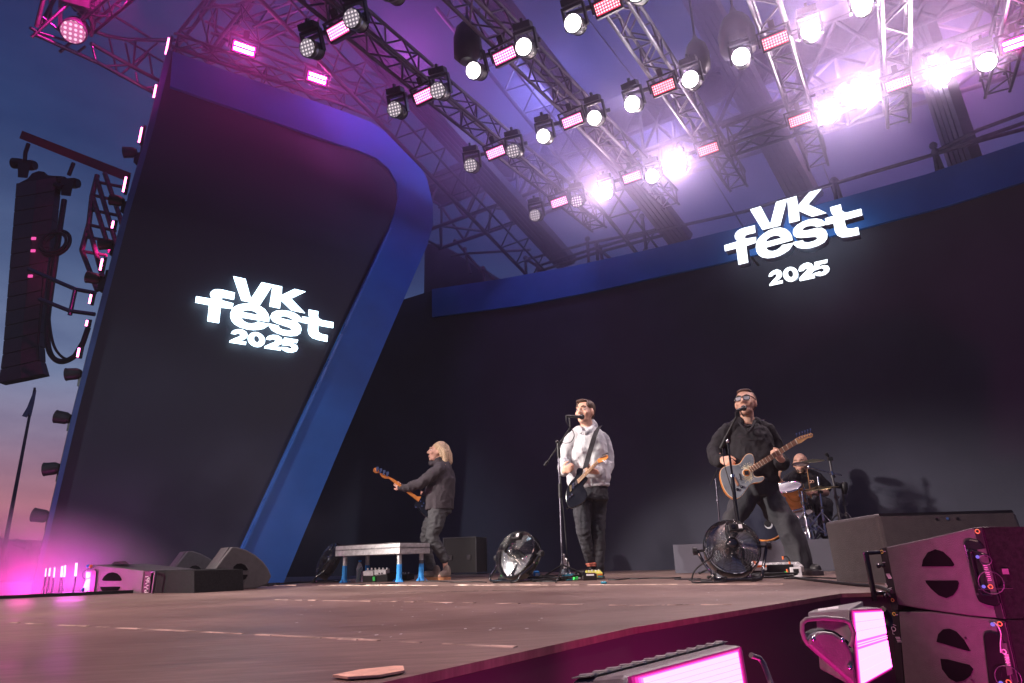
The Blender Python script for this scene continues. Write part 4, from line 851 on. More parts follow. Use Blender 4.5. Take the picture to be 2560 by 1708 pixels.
b = MB(); b.lathe(hc_ + n2 * .001, n2, [(.031, 0), (.031, .001)], 24, False); b.build('sound_hole', M_['orange_wood'], GT)
b = MB(); b.lathe(hc_ + n2 * .0025, n2, [(.026, 0), (.026, .001)], 4, False); b.build('hole_shade', M_['shirt_black'], GT)
b = MB(); rs = random.Random(3)
for i in range(260):
    a = rs.choice([1.35, -1.2]) + rs.gauss(0, .42); r = 52 + abs(rs.gauss(0, 34)); x, y = 455 + r * math.cos(a), 1160 - r * math.sin(a)
    w = rs.uniform(5, 12) * (1 if r < 95 else .6); pt = [g2(x + w * math.cos(k + a) * rs.uniform(.5, 1.2), y - w * math.sin(k + a) * rs.uniform(.5, 1.2), .006) for k in (0, 1.3, 2.6, 3.9, 5.2)]
    b.add(pt, [(0, 1, 2, 3, 4)])
b.build('gold_splash', mat('gold_splash', (.85, .76, .55), .5, 0, .06, 30), GT)
def neck(gg, a0, a1, b0, b1, root, n, m_f, m_n, nfr=14, th=.018):
    """a0,a1 upper/lower edge at body; b0,b1 at nut"""
    b = MB(); b.prism([gg(*a0, .012), gg(*b0, .012), gg(*b1, .012), gg(*a1, .012)], -n * th); b.build('neck', m_n, root)
    b = MB(); b.prism([gg(*a0, .016), gg(*b0, .016), gg(*b1, .016), gg(*a1, .016)], -n * .0035); fb = b.build('fretboard', m_f, root)
    b = MB()
    for i in range(nfr + 1):
        t = 1 - (1 - .5 ** (i / 12)) * 1.75 if i else 1.0
        if t < 0: break
        p, q = gg(*[a0[k] + (b0[k] - a0[k]) * t for k in (0, 1)], .0175), gg(*[a1[k] + (b1[k] - a1[k]) * t for k in (0, 1)], .0175); b.tube([p, q], .0022 if i else .004, 5)
    b.build('frets', M_['ivory'], fb)
def strings(gg, s0, s1, e0, e1, root, n=6):
    b = MB()
    for i in range(n):
        k = (i + .5) / n; b.tube([gg(s0[0] + (s1[0] - s0[0]) * k, s0[1] + (s1[1] - s0[1]) * k, .019), gg(e0[0] + (e1[0] - e0[0]) * k, e0[1] + (e1[1] - e0[1]) * k, .021)], .0009, 4)
    b.build('strings', M_['alu'], root)
gh = lambda x, y: ((1730 + x / 2.957 - 1780) * 5.225, (950 + y / 2.957 - 960) * 5.225)
n0, n1_ = gh(762, 438), gh(780, 472)
neck(g2, (478, 1095), (520, 1155), n0, n1_, GT, n2, M_['rosewood'], M_['maple'])
strings(g2, (300, 1235), (345, 1300), n0, n1_, GT)
b = MB(); b.prism([g2(x, y, .01) for x, y in ((280, 1215), (295, 1210), (352, 1318), (330, 1335))], -n2 * .01); b.build('bridge', M_['rosewood'], GT)
b = MB(); b.tube([g2(355, 1170, .006), g2(378, 1255, .006)], .004, 6); b.build('pickup_slot', M_['black'], GT)
for x, y in ((385, 1345), (330, 1380)):
    b = MB(); b.lathe(g2(x, y, .002), n2, [(.013, 0), (.012, .012), (.009, .014)], 14); b.build('knob', M_['black_gloss'], GT)
hs = [gh(x, y) for x, y in ((762, 436), (800, 415), (850, 402), (880, 393), (893, 400), (893, 418), (880, 427), (860, 428), (840, 440), (815, 460), (782, 474))]
b = MB(); b.prism([g2(*p, .014) for p in hs], -n2 * .015); h_ = b.build('headstock', M_['maple'], GT)
b = MB()
for i in range(6):
    x, y = gh(775 + i * 20.5, 425 - i * 6.5); x2, y2 = gh(773 + i * 20.5, 405 - i * 6.5); b.tube([g2(x, y, .02), g2(x2, y2, .012)], .0035, 6); b.lathe(g2(*gh(782 + i * 19, 436 - i * 6), .014), n2, [(.005, 0), (.005, .014)], 8)
    b.box(g2(*gh(772 + i * 20.5, 398 - i * 6.5), .012), (.012, .008, .014))
b.build('tuner', M_['chrome'], h_)

# black guitar of the person in the hoodie
f1 = lambda x, y: (1380 + x / 8.711, 1120 + y / 8.711)
n1 = V((-.25, -.95, .12)).normalized(); g1 = planar(f1, aty(*f1(500, 800), Y1 - .28), n1)
GB = thing('electric_guitar', 'glossy black electric guitar with maple neck on a black strap, held by the hoodie wearer', 'guitar', g1(500, 800), 'guitars')
ob1 = [(620,430),(560,440),(530,500),(520,580),(480,650),(400,740),(340,850),(300,980),(300,1120),(330,1240),(400,1310),(500,1290),(620,1230),(720,1150),(760,1050),(740,930),(700,860),(680,800),(720,740),(760,690),(770,640),(730,620),(690,600),(660,560),(670,500),(665,450)]
b = MB(); b.prism([g1(p.x, p.y) for p in smooth_closed([V((x, y, 0)) for x, y in ob1], 3)], -n1 * .042); b.build('body', M_['black_gloss'], GB, bevel=.006)
neck(g1, (545, 690), (570, 775), (975, 275), (1000, 330), GB, n1, M_['maple'], M_['orange_wood'], 18)
strings(g1, (385, 840), (390, 940), (975, 275), (1000, 330), GB)
b = MB(); b.prism([g1(x, y, .008) for x, y in ((380, 830), (425, 800), (430, 930), (390, 955))], -n1 * .008); b.build('bridge', M_['brass'], GB)
b = MB(); b.prism([g1(x, y, .006) for x, y in ((440, 780), (475, 755), (485, 870), (450, 890))], -n1 * .006); b.build('pickup', M_['chrome'], GB)
b = MB(); b.prism([g1(x, y, .006) for x, y in ((500, 735), (525, 715), (540, 800), (512, 822))], -n1 * .006); b.build('pickup', M_['black'], GB)
for x, y in ((395, 1065), (345, 1112), (440, 1020)):
    b = MB(); b.lathe(g1(x, y, 0), n1, [(.011, 0), (.010, .014), (.007, .017)], 12); b.build('knob', M_['chrome'], GB)
b = MB(); b.lathe(g1(375, 1275, -.03), V((-.5, -.6, -.5)), [(.007, 0), (.007, .035), (.010, .04)], 8); b.build('strap_button', M_['chrome'], GB)
h1 = [(975, 272), (1010, 235), (1080, 190), (1160, 155), (1205, 150), (1225, 180), (1215, 220), (1180, 250), (1150, 262), (1110, 290), (1060, 310), (1000, 335)]
b = MB(); b.prism([g1(*p, .012) for p in h1], -n1 * .015); h_ = b.build('headstock', M_['orange_wood'], GB)
b = MB()
for i in range(6):
    x, y = 1090 + i * 23, 178 - i * 8; b.tube([g1(x - 8, y + 28, .014), g1(x, y - 14, .008)], .0028, 5); b.box(g1(x + 2, y - 22, .008), (.009, .008, .011))
    b.lathe(g1(1045 + i * 25, 215 - i * 7, .012), n1, [(.004, 0), (.004, .012)], 8)
b.build('tuner', M_['steel'], h_)
b = MB(); b.tube([g1(1105, 270, .02), g1(1150, 300, .03), g1(1170, 335, .03), g1(1180, 280, .02), g1(1165, 262, .02)], .004, 5); b.build('string_tail', M_['white_pl'], h_)
J1 = lambda x, y, dy=0: aty(1340 + x / 3.137, 980 + y / 3.137, Y1 + dy)
b = MB(); sp_ = [(J1(500, 270, .02), .05), (J1(478, 300, -.11), .05), (J1(455, 360, -.165), .05), (J1(435, 430, -.185), .05), (J1(408, 520, -.2), .05), (J1(385, 600, -.24), .05)]
prev = None; sd = V((.93, -.2, .35)).normalized()
for p, w in sp_:
    r_ = [p - sd * w * .62, p + sd * w * .62, p + sd * w * .62 + n1 * .005, p - sd * w * .62 + n1 * .005]
    if prev: b.add(prev + r_, [(0, 1, 5, 4), (1, 2, 6, 5), (2, 3, 7, 6), (3, 0, 4, 7)])
    prev = r_
b.build('strap', M_['shirt_black'], GB)

# bass guitar of the blond player
f3 = lambda x, y: (900 + x / 3.92, 1070 + y / 3.92)
n3 = V((.35, -.93, .1)).normalized(); g3 = planar(f3, aty(*f3(400, 580), Y3 - .24), n3)
BG = thing('bass_guitar', 'bass guitar with orange brown neck and shiny tuners, held by the blond player', 'bass guitar', g3(500, 650), 'guitars')
b = MB(); b.prism([g3(x, y) for x, y in ((270, 470), (282, 492), (575, 720), (600, 672), (560, 670), (470, 605), (330, 500))], -n3 * .022); b.build('neck', M_['orange_wood'], BG)
b = MB(); b.prism([g3(x, y) for x, y in ((140, 392), (158, 388), (180, 405), (200, 440), (240, 455), (275, 470), (285, 495), (245, 495), (215, 480), (190, 440), (150, 440), (132, 425), (132, 402))], -n3 * .016); h_ = b.build('headstock', M_['orange_wood'], BG)
b = MB()
for i in range(4):
    x, y = 168 + i * 33, 408 + i * 16; b.tube([g3(x - 6, y + 18, .012), g3(x + 8, y - 22, .02)], .008, 6); b.box(g3(x + 4, y - 12, .02), (.03, .012, .035)); b.lathe(g3(x - 4, y + 14, .0), n3, [(.012, 0), (.012, .02)], 8)
b.build('tuner', M_['chrome'], h_)
bb = [(560, 700), (600, 665), (650, 690), (680, 740), (720, 780), (730, 850), (690, 880), (640, 860), (600, 820), (570, 780), (545, 770), (540, 745)]
b = MB(); b.prism([g3(p.x, p.y, -.03) for p in smooth_closed([V((x, y, 0)) for x, y in bb], 3)], -n3 * .04); b.build('body', M_['black_gloss'], BG)
for x, y in ((545, 778), (605, 768), (622, 740), (590, 720)):
    b = MB(); b.lathe(g3(x, y, -.03), n3, [(.009, 0), (.008, .014)], 10); b.build('knob', M_['chrome'], BG)

# ------------------------------------------------------------------ microphone stands
def tripod(root, p, r=.3, m=None, h=.12, n=3, a0=.4, hub=.0):
    for k in range(n):
        a = a0 + 2 * math.pi * k / n; e = V((math.cos(a) * r, math.sin(a) * r, 0)); b = MB(); b.tube([p + Z * h, p + e + Z * .012], .009, 7); b.sph(p + e + Z * .016, .014, 8, 6); b.build('leg', m or M_['black'], root)
def mic(root, tip, tail, r=.024, par=None):
    tip, tail = V(tip), V(tail); t = (tip - tail).normalized(); b = MB()
    b.lathe(tail, t, [(.010, 0), (.013, .01), (.017, (tip - tail).length - .045), (.017, (tip - tail).length - .04)], 12); b.build('microphone_body', M_['black'], root)
    b = MB(); b.sph(tip - t * .018, r, 14, 10); b.build('microphone_grille', mat('mic_grille', (.05, .05, .055), .5, .6, .3, 200, .8, 400), root)
q1 = lambda x, y, Y: aty(1340 + x / 3.137, 980 + y / 3.137, Y)
YM = 6.65
base = onz(1340 + 208 / 3.137, 980 + 1480 / 3.137, 0); YM = base.y
base = V((q1(208, 1400, YM).x, YM, 0))
MS = thing('microphone_stand', 'tall boom microphone stand with black handle and cable before the hoodie wearer', 'mic stand', base, 'microphone stands')
b = MB(); b.tube([base + Z * .1, q1(190, 830, YM)], .011, 10); b.tube([q1(190, 830, YM), q1(176, 460, YM)], .008, 10); b.build('pole', M_['alu'], MS)
b = MB(); b.tube([q1(190, 830, YM), q1(187, 720, YM)], .019, 10); b.tube([q1(192, 815, YM), q1(191, 790, YM)], .021, 10); b.tube([q1(180, 520, YM), q1(174, 400, YM)], .017, 8); b.sph(q1(165, 392, YM), .02, 8, 6); b.build('clutch', M_['black'], MS)
b = MB(); b.tube([q1(75, 568, YM + .12), q1(175, 420, YM), q1(268, 278, YM - .12)], .006, 8); b.tube([q1(68, 575, YM + .13), q1(90, 545, YM + .1)], .014, 8); b.build('boom', M_['black'], MS)
tripod(MS, base, .30, h=.14, a0=.3)
b = MB(); b.tube([q1(268, 278, YM - .12), q1(262, 215, YM - .10), q1(250, 195, YM - .08)], .007, 7); b.build('holder', M_['black'], MS)
mic(MS, q1(368, 196, Y1 - .17), q1(235, 190, YM - .1), .029)
b = MB(); b.tube(smooth_open([q1(238, 192, YM - .1), q1(240, 240, YM - .1), q1(285, 300, YM - .08), q1(300, 345, YM - .06), q1(270, 395, YM - .02), q1(215, 400, YM), q1(190, 380, YM + .02)], 5), .004, 6)
b.tube(smooth_open([q1(190, 600, YM + .03), q1(200, 800, YM + .03), q1(222, 1000, YM + .05), q1(238, 1200, YM + .05), q1(245, 1330, YM + .05), V((q1(245, 1330, YM).x, YM + .08, .01))], 4), .0045, 6); b.build('cable', M_['black'], MS)
q2 = lambda x, y, Y: aty(1730 + x / 2.957, 950 + y / 2.957, Y)
YN = 5.95; base = V((q2(375, 1300, YN).x, YN, 0))
MS = thing('microphone_stand', 'boom microphone stand standing behind the large fan before the person with glasses', 'mic stand', base, 'microphone stands')
b = MB(); b.tube([base + Z * .1, q2(318, 900, YN), q2(298, 710, YN)], .016, 10); b.tube([q2(298, 710, YN), q2(263, 455, YN)], .010, 10); b.build('pole', M_['black_gloss'], MS)
b = MB(); b.tube([q2(299, 720, YN), q2(297, 700, YN)], .021, 10); b.sph(q2(262, 452, YN), .018, 8, 6); b.build('clutch', M_['chrome'], MS)
b = MB(); b.tube([q2(218, 510, YN + .05), q2(240, 440, YN + .02), q2(330, 268, YN - .05)], .010, 8); b.tube([q2(212, 505, YN + .05), q2(250, 425, YN)], .016, 8); b.build('boom', M_['black'], MS)
b = MB(); b.box(q2(335, 255, YN - .05), (.035, .03, .045)); b.tube([q2(325, 275, YN), q2(345, 235, YN)], .012, 8); b.build('holder', M_['black'], MS)
mic(MS, q2(385, 208, Y2 - .19), q2(330, 228, YN - .08), .027)
b = MB(); b.tube(smooth_open([q2(225, 505, YN), q2(235, 600, YN - .05), q2(260, 700, YN - .1), q2(300, 830, YN - .1), q2(330, 980, YN - .05), q2(350, 1150, YN)], 5), .0045, 6); b.tube(smooth_open([q2(360, 232, YN), q2(380, 268, YN), q2(400, 262, YN + .1)], 4), .004, 6); b.build('cable', M_['black'], MS)
tripod(MS, base, .3, h=.14, a0=1.0)
# third stand, unused, left of the glasses player
YO = 7.3; base = V((q2(205, 1040, YO).x, YO, 0))
MS = thing('microphone_stand', 'unused thin black microphone stand behind the large fan, left of the grey guitar', 'mic stand', base, 'microphone stands')
b = MB(); b.tube([base + Z * .1, q2(203, 1030, YO), q2(175, 735, YO)], .009, 8); b.sph(q2(175, 735, YO), .014, 8, 6); b.tube([q2(186, 900, YO), q2(188, 880, YO)], .013, 8); b.build('pole', M_['alu'], MS)
b = MB(); b.tube([q2(195, 800, YO), q2(220, 787, YO)], .008, 6); b.tube([q2(135, 780, YO), q2(190, 660, YO)], .005, 6); b.build('boom', M_['black'], MS); tripod(MS, base, .28)

# ------------------------------------------------------------------ floor fans
def fan(label, c, ax, R=.225, knob_dir=None, blade_rot=0, boxpos=None):
    c = V(c); ax = V(ax).normalized(); s = (knob_dir or Z.cross(ax)).normalized(); s = (s - ax * s.dot(ax)).normalized(); u = ax.cross(s)
    if u.z < 0: u = -u
    root = thing('floor_fan', label, 'fan', (c.x, c.y, 0), 'floor fans'); M = lambda x, y, z: c + s * x + u * y + ax * z
    m_fan = M_['black_gloss']
    b = MB()
    for k in range(17):
        r = R * (.26 + .74 * k / 16); z = .085 * math.sqrt(max(0, 1 - (r / R) ** 2.2)); b.torus(c + ax * z, ax, r, .0022, 40, 4); 
        if k % 2: b.torus(c - ax * (z * .8 + .08), ax, r, .0022, 36, 4)
    for k in range(24):
        a = 2 * math.pi * k / 24; pts = []
        for j in range(6):
            r = R * (.2 + .8 * j / 5); z = .085 * math.sqrt(max(0, 1 - (r / R) ** 2.2)); pts.append(M(math.cos(a) * r, math.sin(a) * r, z))
        b.tube(pts, .0018, 4, False)
    b.build('guard', m_fan, root)
    b = MB(); n = 40; vs = []
    prof = [(R, .004), (R * 1.03, -.01), (R * 1.03, -.10), (R, -.115), (R * .985, -.11), (R * .985, -.01)]
    for r, z in prof:
        for k in range(n): a = 2 * math.pi * k / n; vs.append(M(math.cos(a) * r, math.sin(a) * r, z))
    m_ = len(prof); b.add(vs, [(i * n + k, i * n + (k + 1) % n, ((i + 1) % m_) * n + (k + 1) % n, ((i + 1) % m_) * n + k) for i in range(m_) for k in range(n)], True); b.build('drum_ring', m_fan, root)
    for k in range(3):
        b = MB(); a0 = blade_rot + 2 * math.pi * k / 3; vs = []; fs = []
        for i in range(7):
            r = R * (.17 + .74 * i / 6)
            for j in range(5):
                a = a0 + (j / 4 - .5) * (1.15 + .25 * i / 6) + i * .05; vs.append(M(math.cos(a) * r, math.sin(a) * r, -.045 + (j / 4 - .5) * .055))
        for i in range(6):
            for j in range(4): fs.append((i * 5 + j, i * 5 + j + 1, (i + 1) * 5 + j + 1, (i + 1) * 5 + j))
        b.add(vs, fs, True); b.build('blade', mat_blade, root)
    b = MB(); b.lathe(c + ax * .03, ax, [(.05, -.12), (.052, -.02), (.046, .035), (.030, .052), (.012, .056)], 20); b.build('hub', m_fan, root)
    if boxpos is not None:
        x, y = boxpos; b = MB(); R3 = Matrix((s, u, ax)).transposed(); b.box(M(x, y, .07), (.10, .055, .05), R3); bx = b.build('control_box', M_['black'], root, bevel=.004)
        b = MB(); b.box(M(x - .03, y, .097), (.025, .03, .003), R3); b.build('sticker', M_['white_pl'], bx); b = MB(); b.lathe(M(x + .022, y, .095), ax, [(.017, 0), (.015, .014)], 12); b.build('dial', M_['black_gloss'], bx)
    # U shaped stand
    fwd = V((ax.x, ax.y, 0)).normalized(); kL, kR = c + s * (R + .05), c - s * (R + .05)
    sf = V((s.x, s.y, 0)).normalized(); zb_ = .018
    for e, kk in ((1, kL), (-1, kR)):
        b = MB(); b.tube([c + s * e * (R + .005) - ax * .05, kk - ax * .05], .010, 8); b.lathe(kk + s * e * .0 - ax * .05, s * e, [(.028, 0), (.028, .03), (.022, .034)], 8, False); b.build('knob', M_['black'], root)
    b = MB(); pts = []
    A = kL - ax * .05; B_ = kR - ax * .05
    fl = lambda x, y: V((c.x, c.y, zb_)) + sf * x + fwd * y
    pts = smooth_open([A, A.lerp(fl(R * .82, .10), .45), fl(R * .86, .13) + Z * .045, fl(R * .72, .15), fl(0, .16), fl(-R * .72, .15), fl(-R * .86, .13) + Z * .045, B_.lerp(fl(-R * .82, .10), .45), B_], 5); b.tube(pts, .012, 9)
    pts = smooth_open([fl(R * .78, .14), fl(R * .82, -.06), fl(R * .6, -.16), fl(0, -.18), fl(-R * .6, -.16), fl(-R * .82, -.06), fl(-R * .78, .14)], 4); b.tube(pts, .011, 8); b.build('stand', m_fan, root)
    for x in (-R * .5, R * .5):
        b = MB(); b.box(fl(x, .158) - Z * .006, (.03, .03, .022)); b.build('foot', M_['black'], root)
    return root
mat_blade = mat('fan_blade', (.55, .55, .57), .22, .8, .06, 10)
fan('large black drum fan facing the camera at the feet of the person with glasses', aty(1830, 1366, 5.3), V((-.18, -.93, .30)), .202, V((-1, .05, 0)), .5, (-.045, .112))
fan('black drum fan turned sideways on the floor between the bass player and the hoodie wearer', aty(1287, 1384, 6.65), V((-.62, -.62, .42)), .225, V((-.78, .62, 0)), 1.4, (-.05, .13))
fan('dark fan tilted on the floor left of the silver riser', aty(818, 1399, 8.9), V((-.85, -.25, .45)), .22, V((-.3, .95, 0)), .2, None)
def cable(label, pts, r=.006, m=None, k=6, grp='loose stage cables'):
    b = MB(); b.tube(smooth_open(pts, k), r, 6); return tag(b.build('cable', m or M_['black']), label, 'cable', grp)
z5 = lambda x, y, Y: aty(1720 + x / 6.53, 1260 + y / 6.53, Y)
cable('black cable looping from the large fan down to the floor', [z5(430, 690, 5.15), z5(380, 860, 5.1), z5(240, 970, 5.1), z5(110, 1090, 5.12), V((z5(60, 1230, 5.15).x, 5.15, .02)), V((z5(140, 1275, 5.1).x, 5.1, .008)), V((z5(560, 1275, 5.1).x, 5.12, .008))], .006)
fl = lambda px, py: onz(px, py, .008)
cable('thick black cable running right over the floor from the pedal boards', [fl(1975, 1443), fl(2020, 1449), fl(2075, 1455), fl(2140, 1462), fl(2190, 1466), fl(2230, 1480)], .010)
cable('thin cable running right from the pedals beside the thick one', [fl(1960, 1446), fl(2030, 1444), fl(2090, 1446), fl(2170, 1446)], .006)
cable('black cable from the dark fan to the wedge monitors', [aty(800, 1425, 8.7), onz(780, 1453, .01), onz(740, 1456, .01), onz(700, 1460, .01), onz(670, 1464, .01)], .012)

# ------------------------------------------------------------------ silver riser with four legs
def rz(x, y, Y): return aty(820 + x / 6.184, 1340 + y / 6.184, Y)
A = rz(118, 146, 8.5); B_ = rz(1112, 97, 7.9); zt = (A.z + B_.z) / 2; hb = .125
A, B_ = V((A.x, A.y, zt)), V((B_.x, B_.y, zt)); ab = (B_ - A).normalized(); pf = V((-ab.y, ab.x, 0)); C_, D_ = B_ + pf * .5, A + pf * .5
RT = thing('stage_riser', 'small silver aluminium riser on four legs with blue taped feet', 'riser', ((A + C_) * .5).xy.to_3d())
b = MB(); b.hexa([A - Z * hb, B_ - Z * hb, C_ - Z * hb, D_ - Z * hb], [A - Z * .012, B_ - Z * .012, C_ - Z * .012, D_ - Z * .012]); b.build('frame', M_['alu_matt'], RT, bevel=.004)
b = MB(); b.hexa([p + Z * o for o in (-.010,) for p in (A + ab * .01 + pf * .01, B_ - ab * .01 + pf * .01, C_ - ab * .01 - pf * .01, D_ + ab * .01 - pf * .01)], [p - Z * .002 for p in (A + ab * .01 + pf * .01, B_ - ab * .01 + pf * .01, C_ - ab * .01 - pf * .01, D_ + ab * .01 - pf * .01)]); b.build('top_board', M_['steel'], RT)
b = MB()
for z_ in (-.055, -.062): 
    for p, q, o in ((A, B_, -pf), (B_, C_, ab)): b.hexa([p + Z * z_ + o * .001, q + Z * z_ + o * .001, q + Z * z_ + o * .004, p + Z * z_ + o * .004], [p + Z * (z_ + .003) + o * .001, q + Z * (z_ + .003) + o * .001, q + Z * (z_ + .003) + o * .004, p + Z * (z_ + .003) + o * .004])
b.build('groove_trim', M_['steel'], RT)
for i, p in enumerate((A + ab * .10 + pf * .07, B_ - ab * .07 + pf * .07, C_ - ab * .07 - pf * .07, D_ + ab * .10 - pf * .07)):
    g = V((p.x, p.y, 0)); b = MB(); b.tube([g + Z * .006, V((p.x, p.y, zt - hb))], .026, 14); lg = b.build('leg', M_['alu_matt'], RT)
    b = MB(); b.lathe(g, Z, [(.046, .003), (.034, .03), (.0295, .09), (.0285, .19)], 9, False); b.build('tape_wrap', M_['tape'], lg)
    b = MB(); 
    for k in range(3): a = k * 2.1 + i; b.add([g + V((math.cos(a) * .03, math.sin(a) * .03, .05)), g + V((math.cos(a + .3) * .075, math.sin(a + .3) * .075, .004)), g + V((math.cos(a - .3) * .07, math.sin(a - .3) * .07, .004))], [(0, 1, 2)])
    b.build('tape_tail', M_['tape'], lg)
    if i == 2: b = MB(); b.lathe(g + Z * (zt * .42), Z, [(.0275, 0), (.0275, .05)], 14); b.build('tape_band', M_['steel'], lg)
# ------------------------------------------------------------------ bottles
m_pet = bpy.data.materials.new('pet_bottle'); m_pet.use_nodes = True; q_ = m_pet.node_tree.nodes['Principled BSDF']; q_.inputs['Transmission Weight'].default_value = .9; q_.inputs['Roughness'].default_value = .08; q_.inputs['IOR'].default_value = 1.2; q_.inputs['Base Color'].default_value = (.8, .88, .95, 1)
def bottle(label, p, h=.24, r=.032, cap='tape', sleeve=False):
    p = V(p); p.z = max(p.z, 0); root = thing('water_bottle', label, 'bottle', p, 'water bottles on stage'); b = MB()
    b.lathe(p, Z, [(r * .9, 0), (r, .01), (r * .93, h * .2), (r, h * .25), (r * .93, h * .35), (r, h * .42), (r, h * .6), (r * .75, h * .76), (r * .4, h * .87), (r * .36, h * .93)], 16); b.build('bottle', m_pet, root)
    b = MB(); b.lathe(p + Z * h * .92, Z, [(r * .45, 0), (r * .45, h * .08)], 12); b.build('cap', M_[cap], root)
    if sleeve: b = MB(); b.lathe(p + Z * h * .45, Z, [(r * 1.02, 0), (r * 1.02, h * .14)], 16); b.build('label_sleeve', M_['white_pl'], root)
def on(px, py, Y): q = aty(px, py, Y); return V((q.x, q.y, 0))
bottle('clear plastic water bottle with blue cap under the silver riser', on(898, 1453, 8.75), .25, .038)
bottle('small water bottle with pale cap beside the foot of the boom stand', on(1411, 1445, 6.95), .24, .032, 'white_pl', True)
bottle('second small water bottle right behind the pale capped one', on(1419, 1445, 7.15), .20, .030, 'white_pl')
bottle('large clear water bottle standing behind the large fan', on(1806, 1443, 5.65), .29, .045, 'tape')
# ------------------------------------------------------------------ pedals
def box_thing(name, label, cat, c, d, m, rot=0, tilt=0, parts=(), group=None, bevel=.004):
    c = V(c); R3 = Matrix.Rotation(rot, 3, 'Z') @ Matrix.Rotation(tilt, 3, 'X'); root = thing(name, label, cat, (c.x, c.y, c.z - d[2] / 2), group)
    b = MB(); b.box(c, d, R3); b.build('case', m, root, bevel=bevel)
    for nm, off, dim, mm_ in parts: b = MB(); b.box(c + R3 @ V(off), dim, R3); b.build(nm, mm_, root)
    return root
rk = -AZ + .15; pg = 'effect pedals on the stage floor'
def knobs(n, w, z): return [('knob', (-w / 2 + w * (i + .5) / n, .01 * (i % 2), z), (.012, .012, .014), M_['white_pl']) for i in range(n)]
box_thing('pedal_board', 'white and black effect pedals under the silver riser', 'effect pedal', on(948, 1450, 8.55) + Z * .05, (.36, .18, .10), M_['black'], rk, .15, [('pedal', (-.09, -.05, .06), (.14, .08, .05), M_['white_pl']), ('pedal', (.08, -.05, .065), (.16, .08, .06), M_['white_pl']), ('plug', (-.0, -.10, .0), (.03, .02, .045), M_['green']), ('jack', (.11, -.095, .06), (.012, .01, .012), M_['black']), ('jack', (.07, -.095, .06), (.012, .01, .012), M_['black'])] + [('knob', (-.12 + .055 * i, -.05, .105), (.014, .014, .02), M_['white_pl']) for i in range(6)], pg)
box_thing('pedal_board', 'low black pedal board beside the fourth riser leg', 'effect pedal', on(1010, 1447, 8.7) + Z * .04, (.2, .15, .07), M_['black'], rk, .1, knobs(4, .16, .045), pg)
box_thing('effect_pedal', 'black effect pedal with a white arc at the hoodie wearer\'s feet', 'effect pedal', on(1474, 1453, 6.6) + Z * .032, (.125, .08, .06), M_['black_gloss'], .1, .1, [('arc_mark', (0, -.042, .02), (.07, .002, .014), M_['white_pl'])], pg)
box_thing('effect_pedal', 'long yellow effect pedal with orange and blue stripes before the black shoes', 'effect pedal', on(1485, 1440, 6.78) + Z * .05, (.145, .10, .045), M_['yellow'], .1, .25, [('stripe', (.045, -.051, .006), (.05, .003, .010), M_['orange']), ('stripe', (.05, -.051, -.010), (.045, .003, .010), M_['teal'])] + knobs(4, .13, .028), pg)
box_thing('effect_pedal', 'teal effect pedal beside the boom stand foot', 'effect pedal', on(1421, 1448, 6.75) + Z * .03, (.09, .10, .05), M_['teal'], -.3, .1, knobs(2, .07, .03), pg)
box_thing('cable_plug', 'bright green cable plug between the teal and black pedals', 'plug', on(1439, 1453, 6.6) + Z * .022, (.036, .045, .03), M_['green'], .3, 0, [('stem', (.03, 0, 0), (.03, .012, .012), M_['white_pl'])])
box_thing('wireless_pack', 'small grey box with blue end under the middle fan', 'radio pack', on(1341, 1447, 6.9) + Z * .05, (.05, .04, .08), M_['tape'], .3, .2, [('panel', (0, -.021, .0), (.03, .003, .05), M_['white_pl'])])
box_thing('pedal_board', 'flat pedal board with small white knobs under the middle fan', 'effect pedal', on(1300, 1450, 6.95) + Z * .03, (.40, .16, .045), M_['black'], -.2, .15, knobs(9, .38, .03) + [('plug', (-.16, -.03, .04), (.035, .02, .02), M_['green'])], pg)
box_thing('pedal_board', 'raised silver topped pedal board between the large fan and the trouser leg', 'effect pedal', aty(1961, 1418, 5.95), (.27, .14, .045), M_['alu_matt'], -.1, .25, knobs(5, .24, .028) + [('riser_foot', (-.1, .03, -.07), (.04, .06, .12), M_['black']), ('riser_foot', (.1, .03, -.07), (.04, .06, .12), M_['black'])], pg)
box_thing('power_box', 'pale grey power box on the floor below the raised pedal board', 'power box', on(1990, 1441, 5.75) + Z * .04, (.085, .07, .075), M_['white_pl'], -.2, 0, [('socket', (0, -.036, .01), (.04, .003, .03), M_['black']), ('lamp', (-.075, -.02, -.0), (.02, .02, .012), M_['green'])])
box_thing('power_box', 'pale grey box lying inside the large fan stand', 'power box', on(1856, 1442, 5.5) + Z * .03, (.11, .08, .05), M_['white_pl'], -.1, .1, [('socket', (.03, -.041, .0), (.03, .003, .02), M_['black'])])
box_thing('effect_pedal', 'red and white effect pedal behind the right leg of the large fan stand', 'effect pedal', aty(1898, 1415, 5.75), (.10, .08, .05), M_['white_pl'], -.1, .3, [('stripe', (0, -.041, .01), (.09, .003, .016), M_['orange']), ('stripe', (-.03, 0, .026), (.02, .07, .003), M_['orange']), ('foot', (0, .02, -.08), (.06, .04, .14), M_['black'])], pg)
box_thing('pedal_board', 'black pedal board on the floor behind the large fan', 'effect pedal', on(1925, 1443, 5.85) + Z * .05, (.34, .2, .10), M_['black'], -.1, 0, knobs(5, .3, .055), pg)
box_thing('effect_pedal', 'low dark foot pedal at the far right end of the pedal boards', 'effect pedal', on(2028, 1438, 6.1) + Z * .025, (.11, .2, .04), M_['steel'], .2, .05, [('tread', (0, 0, .022), (.09, .17, .006), M_['black'])], pg)
m_or = M_['orange']
cable('cable with orange plugs arching over the raised pedal board', [aty(1957, 1395, 5.8), aty(1966, 1391, 5.8), aty(1974, 1402, 5.8), aty(1976, 1412, 5.8), aty(1968, 1425, 5.75)], .004)
